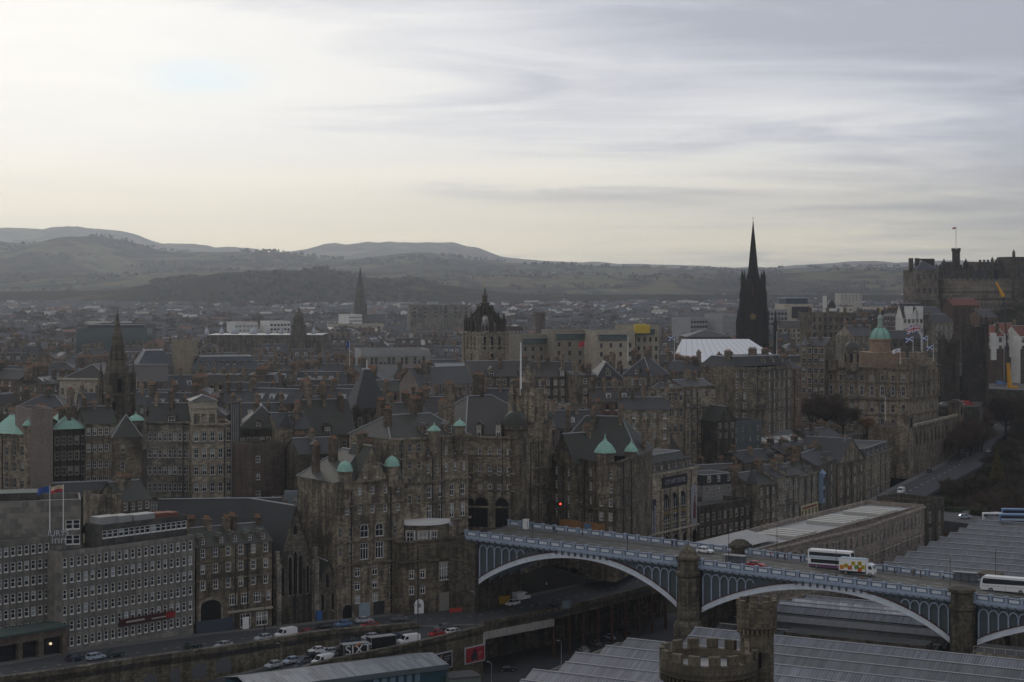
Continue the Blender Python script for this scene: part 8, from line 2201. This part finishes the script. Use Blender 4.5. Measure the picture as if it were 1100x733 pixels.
# streets to the west
gW = 'vehicles on the street climbing right'
for kind, col, px, py, lab in (('van', 'white', 968, 530, 'white van coming down the street below the bank'), ('hatchback', 'navy', 998, 508, 'dark car following the white van past bare trees'), ('hatchback', 'navy', 1035, 491, 'dark hatchback parked halfway up the climbing street'), ('saloon', 'silver', 1062, 486, 'silver car half hidden by the garden slope'), ('saloon', 'white', 1040, 476, 'white car in the file up the climbing street')):
    p, a = at_road(px, py, FB, NB); vehicle(kind, lab, p, a + math.pi, col, gW)
mb = MB(); mb.prism([tuple(G(1002, 560, 58)[:2]), tuple(G(1125, 575, 58)[:2]), tuple(G(1125, 553, 58)[:2]), tuple(G(1002, 549, 58)[:2])], 50, 58.6); tag(mb.build('yard', [ASPHALT]), kind='structure')
x, y = G(1057, 560, 58.6)[:2]
for kind, col, px, py, lab, rz in (('coach', 'white', 1068, 560, 'white minibus standing left of the blue buses', -.1), ('double_decker', 'blue', 1092, 566, 'blue double decker bus nearest the station roof', -.12), ('double_decker', 'blue', 1094, 560, 'blue double decker bus standing behind another', -.12), ('hatchback', 'pale blue', 1036, 557, 'pale car on the yard beside green shrubs', .1)):
    p = G(px, py, 58.64); q = vehicle(kind, lab, p, rz, col); 
    if kind == 'coach': q.scale = (.62, .9, .8)
    if kind == 'double_decker': q.scale = (1, 1, .95)
for px, Y, kind, col, lab in ((1029, 806, 'van', 'white', 'white lorry roof among trees by the terrace pavilion'), (1039, 812, 'van', 'red', 'red van behind the white lorry by the terrace pavilion'), (1014, 800, 'saloon', 'pale blue', 'pale car parked at the left of the terrace pavilion')):
    x, y = P(px, Y); vehicle(kind, lab, (x, y, Z(436, Y)), .2, col)
mb = MB(); mb.prism([P(1004, 796), P(1052, 800), P(1056, 835), P(1010, 835)], 55, Z(436, 806) - .05); tag(mb.build('terrace_road', [ST_DARK]), kind='structure')
mb = MB(); mb.prism([P(1060, 905), P(1110, 905), P(1110, 960), P(1060, 960)], 58, [Z(417.5, 905), Z(420, 905), Z(409, 960), Z(409, 960)], 0, 1); tag(mb.build('upper_road', [ST_DARK, PAVE]), kind='structure')
x, y = P(1075, 925); vehicle('van', 'blue lorry on the road by the crane foot', (x, y, Z(414, 925)), .3, 'blue')
# ------------------------------------------------------------------ street things
def skip(px, py, z, L, Wd, H, mat, lab, name='skip', rz=.55, cat='skip'):
    x, y = G(px, py, z)[:2]; mb = MB(); e = (math.cos(rz), math.sin(rz))
    f = Fr((x - e[0] * L / 2, y - e[1] * L / 2), (x + e[0] * L / 2, y + e[1] * L / 2), Wd)
    bt = [f(.5, .25, z + .1), f(L - .5, .25, z + .1), f(L - .5, Wd - .25, z + .1), f(.5, Wd - .25, z + .1)]; tp = [f(0, 0, z + H), f(L, 0, z + H), f(L, Wd, z + H), f(0, Wd, z + H)]
    for i in range(4): mb.add([bt[i], bt[(i + 1) % 4], tp[(i + 1) % 4], tp[i]]); mb.bar(tp[i], tp[(i + 1) % 4], .09)
    mb.add([tuple(Vector(q) - Vector((0, 0, .35))) for q in tp], 1); mb.add(bt)
    return tagged(mb, name, [mat, DOORD], lab, cat)
skip(538, 650, 55.1, 6.0, 2.4, 2.1, PC['yellow'], 'yellow steel skip beside the road under the bridge')
def barrier(px, py, L, lab, n=4):
    x, y = G(px, py, 55.1)[:2]; mb = MB(); e = Vector((.85, .5)).normalized()
    for i in range(n):
        c = Vector((x, y)) + e * (i - n / 2) * L / n
        mb.obox((c.x, c.y, 55.1), e, L / n * .96, .14, 1.0); mb.obox((c.x, c.y, 55.1), e, .5, .6, .15)
    return tagged(mb, 'road_barrier', [simple('barrier_red', (.42, .05, .03), .6)], lab, 'barrier')
barrier(495, 657, 5.2, 'red plastic barrier before the corner shop door'); barrier(512, 653, 6.4, 'longer red plastic barrier at the bridge abutment', 5)
def lamp_post(x, y, z, H, lab, group, mat=DARKM, arm=(1, 0)):
    o = thing('street_lamp', lab, 'street lamp', (x, y, z), group)
    mb = MB(); mb.lathe(x, y, [(.14, z), (.12, z + 1.2), (.07, z + 1.25), (.055, z + H)], 6); mb.build('pole', [mat], o)
    mb = MB(); mb.bar((x, y, z + H), (x + arm[0], y + arm[1], z + H + .25), .04); mb.obox((x + arm[0], y + arm[1], z + H + .15), arm, .7, .28, .16); mb.build('lamp_head', [LEAD], o)
    return o
k = 0
for s in (14, 40, 66, 92, 118, 144):
    for t in (3.2, BW - 3.2):
        x, y, z = B(s + (6 if t > 10 else 0), t, pz(s) - 1.3)
        q = ('near' if t < 10 else 'far') + ' footway of the bridge '
        w_ = {14: 'close to the abutment', 40: 'over the first arch', 66: 'just past the first pier', 92: 'over the middle arch', 118: 'at the second pier', 144: 'at the right edge'}[s]
        lamp_post(x, y, z, 8.2, 'dark street lamp on the ' + q + w_, 'street lamps on the bridge', arm=(BV.x * (1 if t < 10 else -1), BV.y * (1 if t < 10 else -1)))
for i, (px, py, z, H, lab) in enumerate(((302, 738, 46, 9.5, 'grey lamp post left of the parked row on the ramp'), (367, 713, 52.4, 8.5, 'tall lamp post standing before the ramp cars'), (449, 694, 54.6, 9, 'lamp post on the ramp wall near the white van'), (511, 678, 55, 9, 'lamp post at the junction above the hoardings'), (603, 716, 43.7, 6, 'white lamp post at the station yard columns'), (528, 738, 43.7, 5.5, 'short white lamp post at the foot of the station yard'), (231, 741, 46, 9, 'grey lamp post below the blocked arches'), (284, 678, 56.0, 8, 'lamp post on the pavement before the tenement shop'))):
    x, y = G(px, py, z)[:2]; lamp_post(x, y, z, H, lab, 'street lamps along the streets', LEAD if i in (4, 5, 0, 6) else DARKM, (-.8, .5))
# direction sign under the bridge, small posts
x, y = G(609, 661, 55)[:2]; o = thing('road_sign', 'grey backed road direction sign under the bridge', 'sign', (x, y, 55)); mb = MB(); mb.bar((x - .8, y, 55), (x - .8, y, 58.4), .06); mb.bar((x + .8, y, 55), (x + .8, y, 58.4), .06); mb.build('post', [DARKM], o); mb = MB(); mb.obox((x, y - .1, 56.7), (1, .4), 2.4, .08, 1.9); mb.build('panel', [simple('sign_back_grey', (.15, .19, .21), .5)], o)
x, y = G(313, 705, 51.5)[:2]; o = thing('road_sign', 'pale blue parking sign above the ramp cars', 'sign', (x, y, 51.5)); mb = MB(); mb.bar((x, y, 51.5), (x, y, 54.6), .06); mb.build('post', [DARKM], o); mb = MB(); mb.obox((x, y - .1, 54), (1, .4), 1.9, .08, 1.1); mb.build('panel', [simple('sign_pale_blue', (.40, .50, .62), .5)], o)
# traffic signal, hoarding
x, y = P(602, 478); z = 73.7; o = thing('traffic_light', 'traffic light showing red at the bridge end', 'traffic light', (x, y, z)); mb = MB(); mb.bar((x, y, z), (x, y, z + 3.2), .07); mb.build('post', [DARKM], o); mb = MB(); mb.obox((x, y, Z(545, 478)), (1, 0), .5, .4, 1.5); mb.build('head', [DARKM], o)
RL = bpy.data.materials.new('red_signal'); RL.use_nodes = True; _b = RL.node_tree.nodes['Principled BSDF']; _b.inputs['Base Color'].default_value = (.6, .03, .02, 1); _b.inputs['Emission Color'].default_value = (1, .06, .03, 1); _b.inputs['Emission Strength'].default_value = 3.0
mb = MB(); mb.obox((x, y - .25, Z(542.2, 478)), (1, 0), .42, .1, .42); mb.build('red_lens', [RL], o)
s, p = on_bridge(603, 23.4)
o = thing('site_hoarding', 'orange brown plywood site hoarding beside the bridge parapet', 'hoarding', (p[0], p[1], 73.5))
a, b = Vector(P(601, 474)), Vector(P(650, 463)); e = b - a
mb = MB()
for i in range(12):
    q = a + e * ((i + .5) / 12); mb.obox((q.x, q.y, 72.9), e, e.length / 12 * .97, .08, 2.6 - (.0 if i % 5 else .25), 0)
mb.build('boards', [simple('plywood_orange', (.24, .12, .05), .8, .2, 0, .4, .6)], o)
mb = MB(); q = a + e * .62; mb.obox((q.x, q.y - .3, 73.2), e, 2.4, .1, 2.0); mb.build('blue_board', [simple('board_blue', (.10, .16, .26), .6)], o)
for px, lab in ((565, 'white phone kiosk at the left end of the bridge'), (1031, None)):
    if lab:
        s, p = on_bridge(px, 20); x, y, z = p; mb = MB(); mb.obox((x, y, z), BU, 1.2, 1.2, 2.4); mb.obox((x, y, z + 2.4), BU, 1.35, 1.35, .18); mb.obox((x, y - .62, z + .5), BU, .8, .04, 1.6, 1)
        tagged(mb, 'kiosk', [WHITEP, CARGL], lab, 'kiosk')
def shelter(px, t, lab):
    s, p = on_bridge(px, t); o = thing('bus_shelter', lab, 'bus shelter', p); x, y, z = p
    f = Fr((x - BU.x * 2.6, y - BU.y * 2.6), (x + BU.x * 2.6, y + BU.y * 2.6), 1.4)
    mb = MB()
    for u in (0, 1.7, 3.5, 5.2): mb.bar(f(u, 1.3, z), f(u, 1.3, z + 2.3), .06); mb.bar(f(u, 0, z), f(u, 0, z + 2.3), .05)
    mb.build('frame', [DARKM], o); mb = MB(); mb.prism([f(-.2, -.2), f(5.4, -.2), f(5.4, 1.5), f(-.2, 1.5)], z + 2.31, z + 2.45, floor=True); mb.build('roof', [FLATPALE], o)
    mb = MB(); mb.add([f(.1, 1.28, z + .4), f(5.1, 1.28, z + .4), f(5.1, 1.28, z + 2.1), f(.1, 1.28, z + 2.1)]); mb.build('back_panel', [simple('shelter_glass', (.16, .18, .20), .3, .5)], o)
shelter(1036, 19.6, 'bus shelter with a pale roof left of the white coach'); shelter(788, 5.2, 'bus shelter on the near footway beside the red saloon')
# ------------------------------------------------------------------ hoardings, shed, plant room
def wall_at(px, yy):
    pts = [Vector(p) for p in lowtop]; X = (px - CX) * yy / F
    return wall_frame(pts, X)
RNG = random.Random(77)
def billboard(lab, pxa, pxb, pya, pyb, kind):
    pa, e = wall_at((pxa + pxb) / 2, 424); Ym = pa.y - .9
    nn = Vector((e.y, -e.x, 0)); c = pa + nn * .5
    w = (pxb - pxa) * Ym / F / max(.4, e.x); zt, zb = Z(pya, Ym), Z(pyb, Ym)
    o = thing('billboard', lab, 'billboard', (c.x, c.y, zb)); R2 = lambda u, v, d: tuple(c + e * (u - .5) * w + nn * d) [:2] + (zb + (zt - zb) * v,)
    mb = MB()
    def panel(u0, u1, v0, v1, d, mi): mb.add([R2(u0, v0, d), R2(u1, v0, d), R2(u1, v1, d), R2(u0, v1, d)], mi)
    mb.prism([R2(0, 0, 0)[:2], R2(1, 0, 0)[:2], R2(1, 0, -.3)[:2], R2(0, 0, -.3)[:2]], zb, zt, 0, floor=True); mb.build('frame', [simple('billboard_frame', (.42, .42, .44), .6)], o)
    mb = MB(); panel(.04, .96, .07, .93, .03, 0)
    if kind == 'red':
        for k in range(26): 
            u, v = RNG.uniform(.08, .9), RNG.uniform(.1, .88); s = RNG.uniform(.02, .05); panel(u - s, u + s, v - s * .6, v + s * .6, .035 + k * .0006, 1 if u < .55 and v < .5 else RNG.choice([2, 4, 4]))
        q = [(.30, .16), (.62, .16), (.60, .5), (.52, .62), (.56, .74), (.47, .84), (.38, .76), (.40, .62), (.30, .5)]; mb.add([R2(u, v, .06) for u, v in q], 3); mb.add([R2(.62 + a * .05, .35 + b * .3, .062) for a, b in ((0, 0), (4, .5), (5, 1), (1, .8))], 2)
        mats = [simple('poster_red', (.30, .02, .03), .5), simple('poster_flesh', (.32, .18, .12), .5), simple('poster_rose', (.45, .12, .14), .5), simple('poster_dark', (.025, .02, .03), .5), simple('poster_crimson', (.36, .03, .05), .5)]
    else:
        mb.add([R2(u, v, .05) for u, v in ((.3, .35), (.5, .35), (.55, .85), (.5, .9))], 1)
        for k in range(3): panel(.62, .92 - .05 * k, .70 - .14 * k, .76 - .14 * k, .05, 2)
        mats = [simple('poster_black', (.02, .02, .028), .5), simple('poster_flesh', (.32, .18, .12), .5), simple('poster_script', (.25, .25, .28), .5)]
    mb.build('poster', mats, o)
billboard('framed red poster with a dark figure on the ramp wall', 498, 519, 694.5, 712.5, 'red')
billboard('framed black poster with a pale hand partly behind the shed', 462, 485, 702, 720, 'dark')
sh = thing('shed', 'low pitched grey ribbed shed roof with teal cladding at the foot of the picture', 'shed', (*P(390, 392), 44))
RIBG = rib_mat('shed_roof', (.20, .215, .23), (.30, .31, .32), .9, .18, .5)
A, Bq, C_, D_ = G(270, 741, 54.6), G(482, 713.5, 54.6), G(437, 704.5, 56.2), G(250, 728, 56.2)
f2 = Fr(A, Bq, 14); rz = math.atan2(f2.e.y, f2.e.x)
mb = MB(); L = f2.L
mb.add([(0, 0, 0), (L, 0, 0), (L, 7, 1.3), (0, 7, 1.3)]); mb.add([(L, 14, 0), (0, 14, 0), (0, 7, 1.3), (L, 7, 1.3)]); 
r_ = mb.build('roof', [RIBG], sh, (0, 0, 0)); r_.location = Vector((A.x, A.y, 54.6)) - wl(sh); r_.rotation_euler = (0, 0, rz)
TEAL = simple('teal_cladding', (.025, .075, .095), .5)
mb = MB(); mb.prism([f2(.2, .3), f2(L - .2, .3), f2(L - .2, 13.7), f2(.2, 13.7)], 43, 54.4); mb.add([f2(L - .2, .3, 54.4), f2(L - .2, 13.7, 54.4), f2(L - .2, 7, 55.7)]); mb.build('wall', [TEAL], sh)
mb = MB(); mb.prism([f2(-.1, -.15), f2(L + .1, -.15), f2(L + .1, .1), f2(-.1, .1)], 53.5, 54.55, floor=True); mb.build('fascia', [simple('fascia_slate', (.10, .125, .135), .5)], sh)
mb = MB()
for k in range(6): mb.obox((*f2(L * .62 + k * 2.0, .24), 51.6), f2.e, 1.2, .1, 1.7)
mb.build('windows', [simple('shed_window', (.16, .22, .28), .3)], sh)
A = G(484, 739, 50.2); f2 = Fr(A, A + Vector((6.4, 2.4, 0)), 6)
mb = MB(); mb.prism([f2(0, 0), f2(f2.L, 0), f2(f2.L, 6), f2(0, 6)], 43.6, 52.0); o = thing('plant_room', 'plain grey green plant room beside the shed', 'building', (*f2(3, 3), 43.6)); mb.build('wall', [simple('grey_green_render', (.15, .18, .165), .7)], o)
mb = MB(); mb.prism([f2(-.2, -.2), f2(f2.L + .2, -.2), f2(f2.L + .2, 6.2), f2(-.2, 6.2)], 52.01, 52.3, floor=True); mb.build('roof', [FLATROOF], o)
# buff site box on the station roof edge
x, y = P(679, 399); mb = MB(); mb.obox((x, y, 56.4), (1, -.3), 3.4, 2.0, 2.0); tagged(mb, 'site_box', [simple('site_box_buff', (.34, .21, .11), .7)], 'buff wooden box at the broken edge of the station roof', 'box')
# ------------------------------------------------------------------ people on the bridge and under it
def person_mesh(seed):
    r = random.Random(seed); sp_ = r.uniform(.10, .2)
    verts = [(0, 0, .95), (0, 0, 1.2), (0, .01, 1.42), (0, .01, 1.52), (0, .0, 1.66), (.09, sp_ * .5, .9), (.10, sp_, .5), (.10, sp_ * .6, .06), (.10, sp_ * .6 - .16, .03), (-.09, -sp_ * .5, .9), (-.10, -sp_, .5), (-.10, -sp_ * .6, .06), (-.10, -sp_ * .6 - .16, .03),
             (.2, 0, 1.40), (.24, sp_ * .6, 1.12), (.22, -.05, .86), (-.2, 0, 1.40), (-.24, -sp_ * .6, 1.12), (-.22, .0, .86)]
    edges = [(0, 1), (1, 2), (2, 3), (3, 4), (0, 5), (5, 6), (6, 7), (7, 8), (0, 9), (9, 10), (10, 11), (11, 12), (2, 13), (13, 14), (14, 15), (2, 16), (16, 17), (17, 18)]
    rd = [.16, .15, .17, .06, .11, .1, .07, .05, .045, .1, .07, .05, .045, .075, .055, .045, .075, .055, .045]
    me = bpy.data.meshes.new('person'); me.from_pydata(verts, edges, [])
    o = bpy.data.objects.new('tmp', me); COL.objects.link(o)
    m = o.modifiers.new('s', 'SKIN')
    for i, q in enumerate(rd): me.skin_vertices[0].data[i].radius = (q, q)
    me.skin_vertices[0].data[0].use_root = True
    sb_ = o.modifiers.new('d', 'SUBSURF'); sb_.levels = 1
    dg = bpy.context.evaluated_depsgraph_get(); em = bpy.data.meshes.new_from_object(o.evaluated_get(dg))
    bpy.data.objects.remove(o)
    return em
SKIN = simple('skin', (.42, .26, .19), .7, var=.05); TROU = simple('trousers_dark', (.03, .032, .04), .9)
def add_skin_layer(me):
    ok = me.attributes.get('x')
PM = None
def person(label, p, rz, coat, seed):
    me = person_mesh(seed); cm = simple('coat_' + coat[0], coat[1], .9, .1)
    me.materials.clear(); [me.materials.append(k) for k in (cm, TROU, SKIN, BARK)]
    for f in me.polygons:
        z = f.center.z; y = f.center.y
        f.material_index = 1 if z < .88 and abs(f.center.x) < .19 else 2 if z > 1.5 else 0
        if z > 1.5 and (z > 1.67 or y > .03): f.material_index = 3
    o = bpy.data.objects.new('person', me); link(o); o.location = p; o.rotation_euler = (0, 0, rz)
    return tag(o, label, 'person', 'people on the bridge footways')
CO = [('black', (.03, .03, .035)), ('white', (.5, .5, .5)), ('navy', (.03, .04, .09)), ('tan', (.22, .15, .09)), ('red', (.28, .04, .04)), ('yellow', (.48, .42, .03))]
for i, (px, t, c, lab) in enumerate(((595, 19.6, 0, 'person in black coat near the left end of the bridge'), (597.5, 19.3, 1, 'person in pale top beside a black coated walker'), (722, 19.6, 2, 'person in navy coat by the far parapet above the first arch'), (828, 19.5, 4, 'person in red coat walking left of the double decker'),
                                     (843, 19.6, 0, 'person in black coat just left of the double decker bus'), (860, 19.8, 0, 'person in black coat at the tail of the double decker'), (961, 19.3, 0, 'person in black coat right of the lettered lorry'), (981, 19.5, 3, 'person in tan coat on the far footway right of the lorry'),
                                     (989, 19.7, 0, 'person in black coat leaning by the far parapet'), (1013, 19.4, 1, 'person in pale jacket left of the bus shelter'), (926, 2.6, 3, 'person in tan coat on the near footway below the lorry'), (641, 22.9, 5, 'worker in yellow jacket before the plywood hoarding'))):
    s, p = on_bridge(px, t); person(lab, (p[0], p[1], p[2] + .14), i * 1.3, CO[c], i)
for px, py, c, lab in ((587, 632, 1, 'person in pale top standing under the bridge'), (706, 632, 0, 'person in black walking at the right under the bridge'), (576, 654, 0, 'person in black beside the road under the bridge')):
    p, a = at_road(px, py, FA, NA); person(lab, p, a, CO[c], int(px))['group'] = 'people under the bridge'
